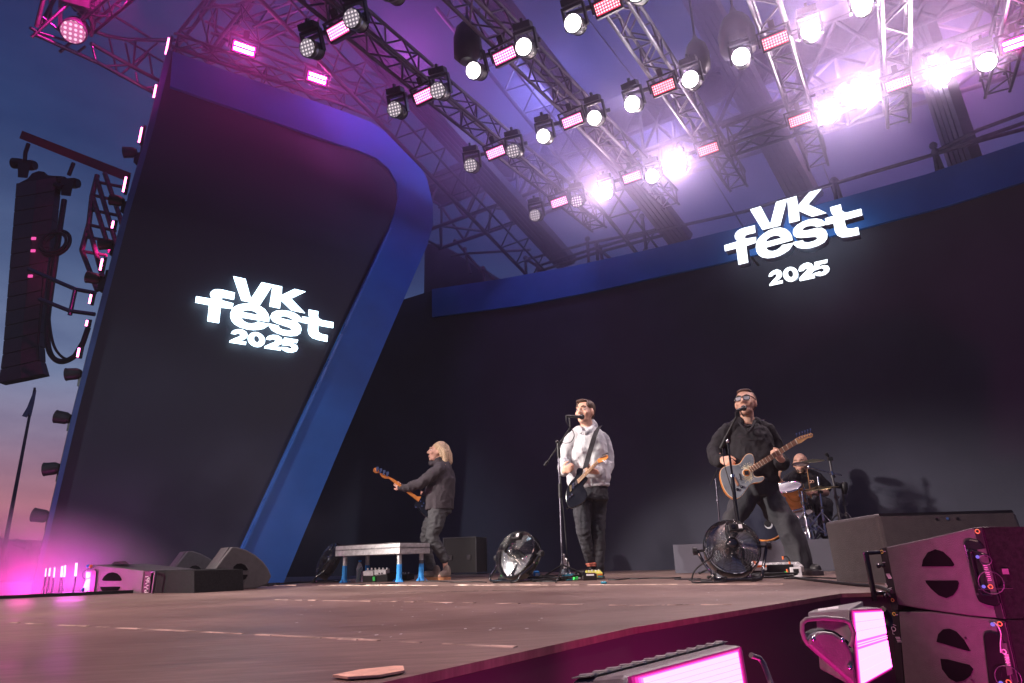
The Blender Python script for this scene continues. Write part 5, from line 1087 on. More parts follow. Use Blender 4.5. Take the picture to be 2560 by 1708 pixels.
for (x, y, Y) in ((1957.5, 1395, 5.8), (1974, 1408, 5.8), (1968, 1427, 5.74)):
    p = aty(x, y, Y); b = MB(); b.tube([p - Z * .012, p + Z * .012], .008, 8); tag(b.build('cable_plug', m_or), {1957.5: 'topmost orange cable plug above the pedal boards', 1974: 'middle orange cable plug beside the trouser leg', 1968: 'lowest orange cable plug above the green light'}[x], 'plug', 'orange cable plugs')
rr = random.Random(5)
for i, (x, y, Y, lb) in enumerate(((1400, 1450, 6.7, 'tangle of black cable at the foot of the boom stand'), (1930, 1450, 5.6, 'tangle of black cable beside the large fan foot'), (1380, 1452, 6.6, 'loose black cable between the middle fan and the boom stand'))):
    c = on(x, y, Y); pts = [c + V((rr.uniform(-.2, .2), rr.uniform(-.08, .08), rr.uniform(.008, .05))) for k in range(9)]; cable(lb, pts, .007)
# dim flight case behind
c = aty(1163, 1385, 9.6); FCs = thing('flight_case', 'dim black flight case with metal edges standing by the back wall', 'case', (c.x, c.y, 0)); b = MB(); R3 = Matrix.Rotation(-.3, 3, 'Z'); hh = aty(1163, 1345, 9.6).z
b.box((c.x, c.y, hh / 2 + .03), (.46, .4, hh - .06), R3); b.build('body', mat('case_black', (.018, .018, .02), .5), FCs); b = MB()
for sx in (-1, 1):
    for sy in (-1, 1): b.box(V((c.x, c.y, hh / 2 + .03)) + R3 @ V((sx * .232, sy * .202, 0)), (.012, .012, hh - .05), R3)
for z_ in (.035, hh):
    for sy in (-1, 1): b.box(V((c.x, c.y, z_)) + R3 @ V((0, sy * .203, 0)), (.47, .012, .012), R3)
b.build('metal_edge', mat('case_edge', (.10, .10, .11), .4, .8), FCs); b = MB()
for x in (-.13, .13): b.box(V((c.x, c.y, hh * .5)) + R3 @ V((x, -.206, 0)), (.05, .01, .06), R3)
b.build('latch', M_['steel'], FCs)
# ------------------------------------------------------------------ drum riser and drum kit
rA = on(1689, 1434, 8.1); rB = rA + W * 4.2; hr = .31
rs_ = [rA, rB, rB + D * 2.3, rA + D * 2.3]
b = MB(); b.prism([V((p.x, p.y, .004)) for p in rs_], (0, 0, hr - .004)); tag(b.build('drum_riser', mat('riser_cloth', (.06, .055, .075), .85, 0, .1, 3)), 'low dark cloth covered drum riser at the back of the stage', 'riser')
k6 = lambda x, y, Y: aty(1930 + x / 5.228, 1100 + y / 5.228, Y)
def drum(name, label, c, ax, R, L, shell, group='drum kit', head_m=None, hoop=None, lugs=6):
    c = V(c); ax = V(ax).normalized(); root = thing(name, label, 'drum', c, group)
    b = MB(); b.lathe(c, ax, [(R, 0), (R, -L)], 32); b.build('shell', shell, root)
    b = MB(); b.lathe(c, ax, [(R * .985, .002), (R * .985, .004)], 32, False); b.build('drumhead', head_m or M_['white_pl'], root)
    b = MB(); b.torus(c + ax * .003, ax, R * 1.02, .011, 36, 6); b.torus(c - ax * L, ax, R * 1.02, .011, 36, 6); b.build('hoop', hoop or M_['chrome'], root)
    a = ax.orthogonal().normalized(); e = ax.cross(a); b = MB()
    for k in range(lugs): q = 2 * math.pi * k / lugs; d_ = a * math.cos(q) + e * math.sin(q); b.tube([c + d_ * (R + .018) + ax * .01, c + d_ * (R + .018) - ax * (L + .01)], .004, 6); b.box(c + d_ * (R + .012) - ax * L * .3, (.02, .02, .03)); b.box(c + d_ * (R + .012) - ax * L * .7, (.02, .02, .03))
    b.build('lug', M_['chrome'], root); return root
m_kh = mat('kick_head', (.012, .014, .03), .35, 0, .1, 5)
kc = aty(1910, 1320, 8.15); kR = .255; kc.z = hr + kR + .02; kax = V((-.38, -.92, .0)).normalized()
kick = drum('bass_drum', 'big dark faced bass drum with thin orange hoop behind the wide trousers', kc, kax, kR, .40, M_['orange_wood'], head_m=m_kh, hoop=M_['orange_wood'], lugs=8)
ka = Z.cross(kax).normalized()
b = MB(); b.lathe(kc + kax * .006 + ka * -.0 + V((0, 0, -.085)) + ka * (.055), kax, [(.045, 0), (.045, .003)], 18, False); b.build('port_ring', M_['white_pl'], kick)
b = MB(); b.lathe(kc + kax * .0095 + V((0, 0, -.075)) + ka * (.048), kax, [(.038, 0), (.038, .002)], 18, False); b.build('port_hole', M_['black'], kick)
b = MB(); cc = kc + kax * .007 + Z * kR * .80; b.add([cc + ka * x * .03 + Z * y * .02 for x, y in ((-1, .5), (-.4, .2), (0, .9), (.4, .2), (1, .5), (.6, -.5), (0, -1), (-.6, -.5))], [(0, 1, 2, 3, 4, 5, 6, 7)]); b.build('head_logo', M_['white_pl'], kick)
for e in (-1, 1): b = MB(); b.tube([kc - kax * .06 + ka * e * kR * .8 - Z * kR * .5, V((kc.x, kc.y, hr + .01)) + ka * e * (kR + .08) + kax * .05], .008, 7); b.build('spur', M_['chrome'], kick)
drum('tom_drum', 'orange tom drum tilted before the drummer', k6(205, 620, 8.05), V((-.25, -.35, .9)), .155, .22, M_['orange_wood'])
drum('floor_tom', 'pale orange lower drum half hidden by the trouser leg', k6(285, 850, 8.15), V((-.3, -.2, .93)), .14, .2, M_['paper'])
drum('snare_drum', 'chrome snare drum lying low left of the cymbal stands', k6(370, 955, 8.0), V((-.2, -.35, .92)), .135, .11, M_['chrome'], lugs=8)
rk_ = thing('kick_top_mount', 'chrome tom mount on top of the bass drum', 'drum hardware', kc + Z * kR); b = MB(); b.box(kc + Z * (kR + .02) - kax * .12, (.13, .06, .04)); b.tube([kc + Z * kR - kax * .15, kc + Z * (kR + .16) - kax * .17], .012, 8); b.tube([kc + Z * (kR + .12) - kax * .17, kc + Z * (kR + .14) - kax * .1 + ka * -.1], .009, 8); b.build('mount', M_['chrome'], rk_)
def stand(label, top, foot, group='drum hardware stands', r=.011, legs=3, lr=.28, a0=.5, cy=None, name='cymbal_stand', m=None, cat='stand', hleg=.3, light=False):
    top, foot = V(top), V(foot); root = thing(name, label, cat, foot, group); m = m or M_['chrome']
    b = MB(); b.tube([foot + Z * .04, foot.lerp(top, .5)], r * 1.25, 9); b.tube([foot.lerp(top, .5), top], r, 9); b.build('pole', m, root)
    b = MB()
    for t in (.28, .5, .75): p = foot.lerp(top, t); b.tube([p - Z * .015, p + Z * .015], r * 1.9, 9); b.sph(p + V((.028, 0, 0)), .012, 8, 6)
    b.build('clamp', M_['steel'], root)
    for k in range(legs):
        a = a0 + 2 * math.pi * k / legs; e = V((math.cos(a), math.sin(a), 0)); b = MB(); h_ = foot + Z * hleg; f_ = V((foot.x, foot.y, foot.z)) + e * lr + Z * .012
        b.tube([h_, f_], .008, 6); b.tube([foot + Z * .07, h_.lerp(f_, .55)], .006, 6); b.sph(f_, .016, 8, 6); b.build('leg', m, root)
    if cy is not None:
        c, ax, R = cy; b = MB(); b.lathe(c, ax, [(.012, .03), (.03, .026), (.045, .012), (R * .6, .004), (R, -.008), (R, -.010), (R * .6, .001), (.045, .009), (.01, .02)], 36); b.build('cymbal', M_['brass'], root)
    return root
fz = lambda x, y, Y: V((k6(x, y, Y).x, Y, hr))
stand('chrome cymbal stand with bright folded leg, left of the three behind the kit', k6(388, 670, 7.75), fz(485, 1370, 7.75), a0=.2)
stand('chrome hi-hat stand with a thin dark cymbal at the drummer\'s elbow', k6(598, 480, 7.85), fz(690, 1200, 7.85), cy=(k6(610, 632, 7.85), V((-.12, -.10, .98)), .21), a0=.9, name='hi_hat_stand')
stand('dark tall cymbal boom stand right of the drummer', k6(745, 215, 8.0), fz(945, 1350, 8.0), m=M_['steel'], r=.013, lr=.36, a0=.1)
stand('dark shorter stand with clip lamps at the right end of the kit', k6(925, 690, 8.1), fz(1035, 1320, 8.1), m=M_['steel'], r=.013, lr=.36, a0=.6)
bm_ = thing('cymbal_boom', 'long silver boom arm slanting across the tall stand', 'drum hardware', k6(780, 440, 7.95), 'drum hardware stands'); b = MB(); b.tube([k6(480, 355, 7.85), k6(780, 435, 7.95), k6(910, 460, 8.0)], .009, 8); b.build('arm', M_['chrome'], bm_); b = MB(); b.sph(k6(483, 355, 7.85), .022, 10, 8); b.tube([k6(770, 410, 7.95), k6(785, 460, 7.95)], .02, 8); b.build('clamp', M_['chrome'], bm_)
cy = thing('crash_cymbal', 'dark blurred cymbal covering the drummer\'s eyes', 'cymbal', k6(370, 310, 7.95), 'cymbals'); b = MB(); b.lathe(k6(372, 312, 7.98), V((-.10, -.32, .94)), [(.01, .02), (.035, .014), (.09, .002), (.098, -.004), (.098, -.006), (.03, .0)], 30); b.build('cymbal_disc', mat('dark_cymbal', (.10, .07, .06), .4, .6), cy)
cy = thing('ride_cymbal', 'wide dim cymbal hanging right of the drummer\'s head', 'cymbal', k6(540, 270, 8.3), 'cymbals'); b = MB(); b.lathe(k6(535, 272, 8.3), V((-.10, -.22, .96)), [(.01, .02), (.03, .014), (.10, .002), (.13, -.004), (.13, -.006), (.03, .0)], 30); b.build('cymbal_disc', mat('dim_cymbal', (.14, .13, .09), .4, .7), cy)
mcs = thing('clip_microphone', 'black microphone pair clipped on the short dark stand', 'microphone', k6(940, 620, 8.05)); b = MB(); b.lathe(k6(880, 600, 8.05), V((-.9, -.3, .2)), [(.02, -.05), (.034, 0), (.034, .05), (.026, .06)], 12); b.lathe(k6(945, 640, 8.05), V((.1, -.2, 1)), [(.022, -.06), (.036, 0), (.036, .06), (.02, .08)], 12); b.tube([k6(925, 690, 8.1), k6(940, 640, 8.05)], .012, 6); b.build('microphone_body', M_['black'], mcs)
mcs = thing('overhead_microphone', 'small black overhead microphone at the top of the tall stand', 'microphone', k6(745, 215, 8)); b = MB(); b.lathe(k6(735, 215, 8), V((-.6, -.3, .7)), [(.012, -.06), (.014, 0), (.02, .03), (.02, .05)], 10); b.box(k6(760, 250, 8), (.05, .04, .04)); b.build('microphone_body', M_['black'], mcs)
th_ = thing('drum_throne', 'black round drum stool under the drummer', 'stool', fz(455, 900, Y4 + .15)); b = MB(); p = k6(450, 850, Y4 + .14); b.lathe(V((p.x, p.y, p.z - .14)), Z, [(.16, 0), (.17, .03), (.16, .08)], 20); b.build('seat', M_['black'], th_); b = MB(); b.tube([V((p.x, p.y, hr)), V((p.x, p.y, p.z - .14))], .02, 8)
for k in range(3): b.tube([V((p.x, p.y, hr + .2)), V((p.x + .22 * math.cos(k * 2.1), p.y + .22 * math.sin(k * 2.1), hr + .01))], .01, 6)
b.build('leg_frame', M_['chrome'], th_)
pd = thing('kick_pedal', 'chrome drum pedal with white plate between the cymbal stands', 'drum hardware', fz(655, 1230, 7.95)); b = MB(); b.box(k6(655, 1190, 7.95), (.05, .2, .03), Matrix.Rotation(.5, 3, 'X')); b.tube([k6(640, 1100, 7.9), k6(590, 1210, 7.85), k6(700, 1215, 7.9)], .01, 6); b.tube([k6(540, 1350, 7.8), k6(640, 1100, 7.9)], .009, 6); b.build('footboard', M_['alu'], pd)
bx = k6(475, 905, 8.05); b = MB(); b.box(bx, (.10, .05, .10)); o = b.build('pad_controller', M_['black']); tag(o, 'small black box with gold marks under the cymbals', 'drum module')
b = MB()
for x in (-.025, 0, .025): b.box(bx + V((x, -.028, 0)), (.006, .004, .07))
m_ = b.build('gold_mark', M_['brass'], o)
bar_ = MB(); bar_.tube([bx - Z * .05, V((bx.x + .03, bx.y, hr))], .01, 6); bar_.build('stem', M_['steel'], o)

# ------------------------------------------------------------------ wedge monitors and front fills at the left
z8 = lambda x, y: (180 + x / 4.352, 1350 + y / 4.352)
PWd = aty(*z8(1600, 545), 6.95); nWd = V((.58, -.81, .0)).normalized(); exv = V((-.26, .37, 0)); wd = planar(z8, PWd, nWd)
def half_moon(fn, pts, n, root, m, off=.002, th=.004):
    b = MB(); b.prism([fn(x, y, off) for x, y in pts], -n * th); return b.build('handle_recess', m, root)
WDG = thing('wedge_monitor', 'dark grey wedge floor monitor on the stage edge, the bigger nearer one', 'floor monitor', V((PWd.x, PWd.y, 0)), 'wedge monitors at the left stage edge')
side_p = [(1740, 76), (1800, 78), (1900, 110), (2000, 165), (2080, 235), (2135, 310), (2172, 395), (2130, 482), (1990, 532), (1720, 545), (1540, 548), (1450, 525), (1440, 480), (1510, 400), (1560, 310), (1650, 190)]
b = MB(); b.prism([wd(*p) for p in side_p], exv); b.build('cabinet', M_['cab_grey'], WDG, bevel=.012)
dark_in = mat('recess_shade', (.006, .006, .007), .95, spec=0)  # flat plates: shade inside the grips put into a near-black colour
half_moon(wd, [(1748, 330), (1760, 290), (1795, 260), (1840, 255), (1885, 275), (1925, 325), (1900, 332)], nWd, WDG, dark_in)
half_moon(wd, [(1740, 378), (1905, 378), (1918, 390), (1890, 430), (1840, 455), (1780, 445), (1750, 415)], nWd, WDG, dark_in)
b = MB(); b.tube([wd(1885, 270, .004), wd(1925, 325, .004), wd(1905, 333, .004)], .006, 6); b.tube([wd(1918, 388, .004), wd(1890, 432, .004), wd(1840, 456, .004)], .006, 6); b.build('handle_edge', M_['cab_grey'], WDG)
fr_ = MB(); c0 = wd(1700, 130) ; fr_.hexa([wd(1735, 85) + exv * .12 + V((-.004, 0, .004)), wd(1520, 395) + exv * .12 + V((-.004, 0, .004)), wd(1520, 395) + exv * .88 + V((-.004, 0, .004)), wd(1735, 85) + exv * .88 + V((-.004, 0, .004))], [wd(1735, 85) + exv * .12 + V((-.010, -.004, .008)), wd(1520, 395) + exv * .12 + V((-.010, -.004, .008)), wd(1520, 395) + exv * .88 + V((-.010, -.004, .008)), wd(1735, 85) + exv * .88 + V((-.010, -.004, .008))]); fr_.build('grille', M_['cab_grey'], WDG)
b = MB(); b.hexa([wd(1400, 430, .0) + exv * .1, wd(1440, 470, .0) + exv * .1, wd(1440, 470) + exv * .3, wd(1400, 430) + exv * .3], [wd(1400, 380) + exv * .1, wd(1440, 380) + exv * .1, wd(1440, 380) + exv * .3, wd(1400, 380) + exv * .3]); b.build('connector_plate', M_['black'], WDG)
ref = wd(1740, 76); tgt = aty(*z8(1262, 118), 8.0)
t_ = tgt - ref; t_.z = 0
dup(WDG, Matrix.Translation(t_) @ WDG.matrix_world, 'dark grey wedge floor monitor farther back, partly hidden by the nearer one')

def fill(label, fn, n, panel, recesses, grille, bar, depth, root_p, strip=None, top_dir=None, m=M_['cab']):
    root = thing('front_fill_speaker', label, 'speaker', root_p, 'front fill speakers'); back_ = -n * depth
    b = MB(); b.prism([fn(*p) for p in panel], back_); b.build('cabinet', m, root, bevel=.006)
    for r_ in recesses:
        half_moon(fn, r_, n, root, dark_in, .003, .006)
    b = MB(); b.prism([fn(*p, -.02) for p in grille], back_ * .9); b.build('grille', M_['grille'], root)
    return root
PFl = aty(*z8(480, 600), 7.05); nFl = -D; ffn = planar(z8, PFl, nFl)
FF = fill('grey front fill speaker lying beyond the left stage edge, lit pink at one end', ffn, nFl, [(225, 270), (780, 335), (745, 640), (185, 645)], [[(325, 435), (345, 400), (390, 362), (440, 352), (490, 365), (525, 400), (540, 435), (525, 447), (340, 446)], [(305, 510), (520, 508), (522, 522), (490, 560), (430, 590), (380, 592), (335, 565), (310, 530)]],
          [(860, 335), (1130, 325), (1330, 335), (1330, 640), (830, 640)], None, .55, PFl)
b = MB(); b.prism([ffn(*p, .012) for p in ((160, 322), (240, 322), (262, 345), (232, 610), (185, 612), (205, 350), (160, 345))], -nFl * .02); b.build('side_bracket', M_['black'], FF)
b = MB(); b.prism([ffn(*p, -.005) for p in ((780, 335), (865, 345), (835, 640), (745, 640))], -nFl * .3); st_ = b.build('rig_strip', M_['black'], FF)
b = MB(); b.tube([ffn(912, 348, .05), ffn(875, 582, .05)], .013, 10); b.tube([ffn(912, 348, .05), ffn(870, 350, 0)], .010, 8); b.build('handle_bar', M_['alu'], FF)
b = MB()
for i in range(10): b.box(ffn(815 + (i % 2) * 18 - i * 2, 400 + i * 19, .002), (.018 if i % 3 else .03, .002, .006))
b.build('label_print', M_['white_pl'], st_)
b = MB(); b.torus(ffn(835, 428, .002), nFl, .014, .003, 14, 5); b.torus(ffn(800, 560, .002), nFl, .012, .003, 14, 5); b.build('ring_mark', M_['white_pl'], st_)
b = MB(); b.prism([ffn(*p, -.03) for p in ((150, 345), (205, 350), (180, 645), (100, 645), (105, 595), (140, 560), (120, 520), (150, 440))], -nFl * .04); bk = b.build('back_plate', M_['alu_matt'], FF)
for x, y, m_ in ((175, 287, 'tape'), (120, 540, 'tape'), (165, 575, 'orange'), (205, 290, 'orange')): b = MB(); b.sph(ffn(x, y, .02), .018, 10, 8); b.build('pin', M_[m_], FF)
b = MB(); b.torus(ffn(165, 375, .02), V((.3, -1, 0)), .045, .003, 20, 5); b.build('pull_ring', M_['alu'], FF)
b = MB(); p = ffn(520, 250, -.1); b.hexa([ffn(430, 262, -.1), ffn(625, 262, -.1), ffn(625, 262, -.3), ffn(430, 262, -.3)], [ffn(460, 238, -.1), ffn(580, 230, -.1), ffn(580, 230, -.3), ffn(460, 238, -.3)]); tag(b.build('rigging_lid', M_['black']), 'small dark lid lying on top of the left front fill speaker', 'lid')
# box of floor cables and junk between fills and wedge
b = MB(); rr = random.Random(9)
for k in range(3):
    pts = [wd(1200 + rr.uniform(0, 330), 480 + rr.uniform(0, 70), .05) for i in range(6)]
    cable(('thin white edged cable loop beside the wedge monitor foot', 'black cable bundle lying at the wedge monitor foot', 'cable end hanging over the black speaker')[k], pts, .006, (M_['alu_matt'], M_['black'], M_['black'])[k])

# ------------------------------------------------------------------ front fill stack at the right
v7 = lambda x, y: (2150 + x / 3.663, 1280 + y / 3.663)
PFr = aty(*v7(235, 325), 3.35); nFr = (-D * .93 + W * -.36).normalized(); fr7 = planar(v7, PFr, nFr)
nR = nFr
def cab_right(label, panel, rec, grille, strip, back_strip, brk, lab, rings, zoff=0):
    FR = thing('front_fill_speaker', label, 'speaker', fr7(*panel[2]), 'front fill speakers')
    b = MB(); b.prism([fr7(*p) for p in panel], -nR * .5); b.build('cabinet', M_['cab'], FR, bevel=.006)
    for r_ in rec:
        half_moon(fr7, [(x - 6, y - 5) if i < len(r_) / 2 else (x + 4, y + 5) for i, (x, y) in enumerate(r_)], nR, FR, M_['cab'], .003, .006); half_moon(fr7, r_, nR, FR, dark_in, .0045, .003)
    b = MB(); b.prism([fr7(*p, -.012) for p in grille], -nR * .45); b.build('grille', M_['grille'], FR)
    b = MB(); b.prism([fr7(*p, .004) for p in strip], -nR * .012); b.build('front_strip', M_['black'], FR, bevel=.002)
    b = MB(); b.prism([fr7(*p, -.002) for p in back_strip], -nR * .25); bs_ = b.build('rig_strip', M_['black'], FR)
    b = MB(); b.prism([fr7(*p, .016) for p in brk], -nR * .018); bk = b.build('side_bracket', M_['black_gloss'], FR, bevel=.006)
    b = MB(); b.prism([fr7(*p, .019) for p in lab], -nR * .004); lb_ = b.build('label_plate', M_['cab_grey'], bk)
    b = MB(); (x0, y0), (x1, y1) = lab[0], lab[3]
    for i in range(9):
        t = .35 + i * .04; x = x0 + (x1 - x0) * t + 28; y = y0 + (y1 - y0) * t; w = (.016, .011)[i % 2]
        b.box(fr7(x, y, .0205), (w, .0015, .0022), Matrix.Rotation(-AZ, 3, 'Z'))
    b.build('label_print', M_['white_pl'], lb_)
    for x, y, m_ in rings:
        b = MB(); b.torus(fr7(x, y, .022), nR, .008, .0022, 16, 6); b.build('ring_mark', m_, FR)
    return FR, bs_, bk
m_ye = mat('ring_yellow', (.75, .6, .1), .4, 0, .05, 10); m_vi = emit('pin_glow', (.25, .2, 1), .8)  # violet glow put into the pins as emission, they are no lamps
FR1, bs1, bk1 = cab_right('upper grey front fill speaker of the right hand stack with two half round grips', [(235, 325), (640, 238), (1010, 150), (1110, 135), (1330, 985), (1240, 972), (1000, 950), (640, 900), (345, 850)],
    [[(565, 500), (575, 440), (620, 370), (690, 342), (760, 365), (830, 430), (862, 485), (850, 498)], [(598, 628), (890, 628), (905, 650), (890, 710), (850, 765), (790, 790), (720, 765), (650, 705), (605, 650)]],
    [(1118, 140), (1520, 135), (1520, 975), (1335, 980)], [(1040, 148), (1108, 138), (1328, 985), (1248, 970)], [(180, 340), (235, 325), (350, 860), (345, 900), (290, 895)],
    [(945, 300), (955, 262), (1000, 245), (1085, 262), (1120, 300), (1270, 780), (1285, 840), (1240, 870), (1150, 850), (1085, 825), (1062, 770)], [(1075, 345), (1150, 335), (1255, 750), (1205, 762)], [(1075, 178, m_ye), (1195, 685, m_ye)])
b = MB(); b.torus(fr7(1200, 648, .035), (nR + W * .2).normalized(), .044, .0022, 26, 5); b.torus(fr7(1150, 440, .03), (nR + W * .3).normalized(), .020, .0022, 22, 5); b.build('pull_ring', M_['alu'], FR1)
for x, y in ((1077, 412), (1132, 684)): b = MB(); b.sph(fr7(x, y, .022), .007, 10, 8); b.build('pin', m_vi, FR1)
b = MB(); b.tube([fr7(1165, 400, .018), fr7(1020, 350, .024), fr7(1015, 380, .024), fr7(1100, 740, .024), fr7(1125, 765, .024), fr7(1210, 765, .018)], .006, 8); b.build('bracket_edge', M_['black_gloss'], FR1)
for x, y in ((982, 352), (1077, 753)): b = MB(); b.lathe(fr7(x, y, .016), nR, [(.006, 0), (.005, .003)], 10); b.build('screw', M_['chrome'], FR1)
b = MB(); b.box(fr7(1332, 545, .0), (.022, .004, .022), Matrix.Rotation(-AZ, 3, 'Z')); b.box(fr7(1420, 700, -.02), (.3, .002, .002)); b.build('badge', M_['steel'], FR1)
# marks on the back strip
b = MB()
b.torus(fr7(200, 365, .002), nR, .0065, .0016, 16, 5); b.torus(fr7(298, 808, .002), nR, .0065, .0016, 16, 5); b.build('ring_mark', m_ye, bs1)
b = MB(); b.torus(fr7(272, 722, .002), nR, .010, .0014, 16, 5); b.tube([fr7(268, 700, .002), fr7(290, 695, .002)], .0013, 4); b.tube([fr7(270, 740, .002), fr7(278, 765, .002)], .0013, 4)
for i in range(8): b.box(fr7(232 + i * 6, 655 + i * 8 if i < 4 else 690, .002) if i < 4 else fr7(240 + i * 5, 545 + i * 9, .002), (.004 if i < 4 else .014, .0015, .003), Matrix.Rotation(-AZ, 3, 'Z'))
for i in range(4): b.box(fr7(255 + i * 6, 570 + i * 10, .002), (.016, .0015, .0025), Matrix.Rotation(-AZ, 3, 'Z'))
b.box(fr7(225, 362, .002), (.010, .0015, .003)); b.box(fr7(220, 462, .002), (.014, .0015, .002)); b.build('label_print', M_['white_pl'], bs1)
b = MB(); b.tube([fr7(52, 370, .05), fr7(138, 815, .05)], .0125, 12); b.tube([fr7(55, 378, .05), fr7(185, 372, -.0)], .009, 8); b.tube([fr7(125, 748, .05), fr7(225, 742, .0)], .009, 8); b.build('handle_bar', M_['black_gloss'], FR1)
for x, y in ((170, 495), (235, 770)): b = MB(); b.sph(fr7(x, y, .02), .011, 10, 8); b.sph(fr7(x + 40, y - 3, .02), .010, 10, 8); b.build('pin', M_['black_gloss'], FR1)
FR2, bs2, bk2 = cab_right('lower grey front fill speaker of the right hand stack with pink glow on its grips', [(350, 915), (640, 912), (1000, 960), (1245, 985), (1330, 1000), (1490, 1720), (420, 1720)],
    [[(700, 1190), (715, 1120), (760, 1075), (820, 1068), (880, 1095), (950, 1170), (1010, 1272), (990, 1275)], [(735, 1345), (800, 1350), (1000, 1400), (1035, 1440), (1010, 1500), (950, 1545), (880, 1560), (810, 1520), (750, 1440)]],
    [(1338, 990), (1520, 985), (1520, 1720), (1480, 1720)], [(1255, 990), (1328, 1000), (1488, 1720), (1420, 1720)], [(290, 905), (350, 915), (415, 1720), (340, 1720)],
    [(1125, 1140), (1140, 1100), (1190, 1088), (1260, 1105), (1300, 1150), (1420, 1650), (1430, 1720), (1200, 1720), (1175, 1568)], [(1295, 1205), (1340, 1200), (1400, 1480), (1350, 1500)], [(1280, 1025, m_ye), (1318, 1280, M_['white_pl']), (1360, 1560, m_ye)])
b = MB(); b.torus(fr7(1355, 1520, .035), (nR + W * .2).normalized(), .044, .0022, 26, 5); b.build('pull_ring', M_['alu'], FR2)
b = MB(); b.tube(smooth_open([fr7(1225, 1010, .03), fr7(1265, 1050, .035), fr7(1290, 1120, .03), fr7(1285, 1200, .03), fr7(1290, 1290, .03)], 4), .003, 6); b.build('tether', M_['alu_matt'], FR2)
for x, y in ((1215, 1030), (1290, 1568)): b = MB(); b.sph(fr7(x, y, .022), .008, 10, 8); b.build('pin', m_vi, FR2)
for x, y in ((972, 1155), (1157, 1195), (1028, 1540)): b = MB(); b.lathe(fr7(x, y, .004), nR, [(.006, 0), (.005, .003)], 10); b.build('screw', M_['chrome'], FR2)
b = MB(); b.torus(fr7(312, 935, .002), nR, .0065, .0016, 16, 5); b.build('ring_mark', m_ye, bs2); b = MB(); b.torus(fr7(308, 1072, .002), nR, .009, .0014, 16, 5); b.tube([fr7(298, 1030, .002), fr7(330, 1042, .002)], .0013, 4); b.tube([fr7(300, 1085, .002), fr7(300, 1115, .002), fr7(315, 1122, .002)], .0013, 4)
for i in range(4): b.box(fr7(345 + i * 6, 1148 + i * 14, .006), (.018, .0015, .0022), Matrix.Rotation(-AZ, 3, 'Z'))
b.box(fr7(338, 942, .004), (.010, .0015, .003)); b.build('label_print', M_['white_pl'], bs2)
# stack stands on the lower ground: black plinth
pp = fr7(800, 1700); b = MB(); b.prism([V((p.x, p.y, -1.44)) for p in (fr7(420, 1700), fr7(1700, 1700), fr7(1700, 1700) - nR * .6, fr7(420, 1700) - nR * .6)], (0, 0, fr7(800, 1715).z + 1.44)); tag(b.build('speaker_plinth', M_['black']), 'black plinth under the right hand speaker stack', 'plinth')
# big grey sub behind
ph = lambda x, y: (x, y)
PSb = aty(2200, 1400, 4.3); nSb = V((-.25, -.96, .1)).normalized(); sb = planar(ph, PSb, nSb)
SB = thing('subwoofer', 'large plain grey wedge cabinet standing behind the right hand speaker stack', 'speaker', V((PSb.x, PSb.y, 0)))
b = MB(); b.prism([sb(*p) for p in ((2191, 1284), (2530, 1275), (2541, 1280), (2625, 1500), (2240, 1500), (2222, 1420))], V((-.09, .55, -.02))); b.build('cabinet', mat('sub_grey', (.085, .08, .08), .6, 0, .1, 20, .5, 190), SB, bevel=.02)
b = MB(); b.prism([sb(*p, .002) for p in ((2196, 1284), (2530, 1275), (2534, 1281), (2199, 1290))], -nSb * .004); b.build('top_edge', M_['black'], SB)
for x, y in ((2342, 1298), (2368, 1297), (2394, 1297)): b = MB(); b.lathe(sb(x, y, 0), nSb, [(.009, 0), (.008, .006)], 10); b.build('bolt', M_['chrome'] if x == 2368 else M_['black'], SB)

# ------------------------------------------------------------------ pink LED floods in the pit
m_glow = emit('flood_glow', (1, .10, .62), 8); m_bloom = emit('flood_bloom', (1, .01, .42), 1.5); m_grey = mat('flood_housing', (.20, .19, .20), .45, 0, .15, 20, .2, 200)
f7 = lambda x, y: (1950 + x / 6.323, 1460 + y / 6.323)
a7 = lambda x, y, Y: aty(*f7(x, y), Y)
FL = thing('led_flood', 'grey LED flood with pink glowing face and yoke beside the speaker stack', 'flood light', a7(800, 1300, 2.4), 'pink LED floods in the pit')
F = [a7(1105, 400, 2.30), a7(1597, 376, 2.52), a7(1762, 1362, 2.47), a7(1215, 1680, 2.22)]; Bk = [a7(560, 500, 2.50), a7(1010, 330, 2.74), a7(1010, 1250, 2.7), a7(620, 1350, 2.48)]
b = MB(); b.hexa(F, Bk); b.build('housing', m_grey, FL, bevel=.008)
fc_ = sum(F, V()) / 4; nn = (F[1] - F[0]).cross(F[3] - F[0]).normalized(); nn = nn if nn.dot(EYE - fc_) > 0 else -nn
def inset(Q, t, o): c = sum(Q, V()) / 4; return [p.lerp(c, t) + nn * o for p in Q]

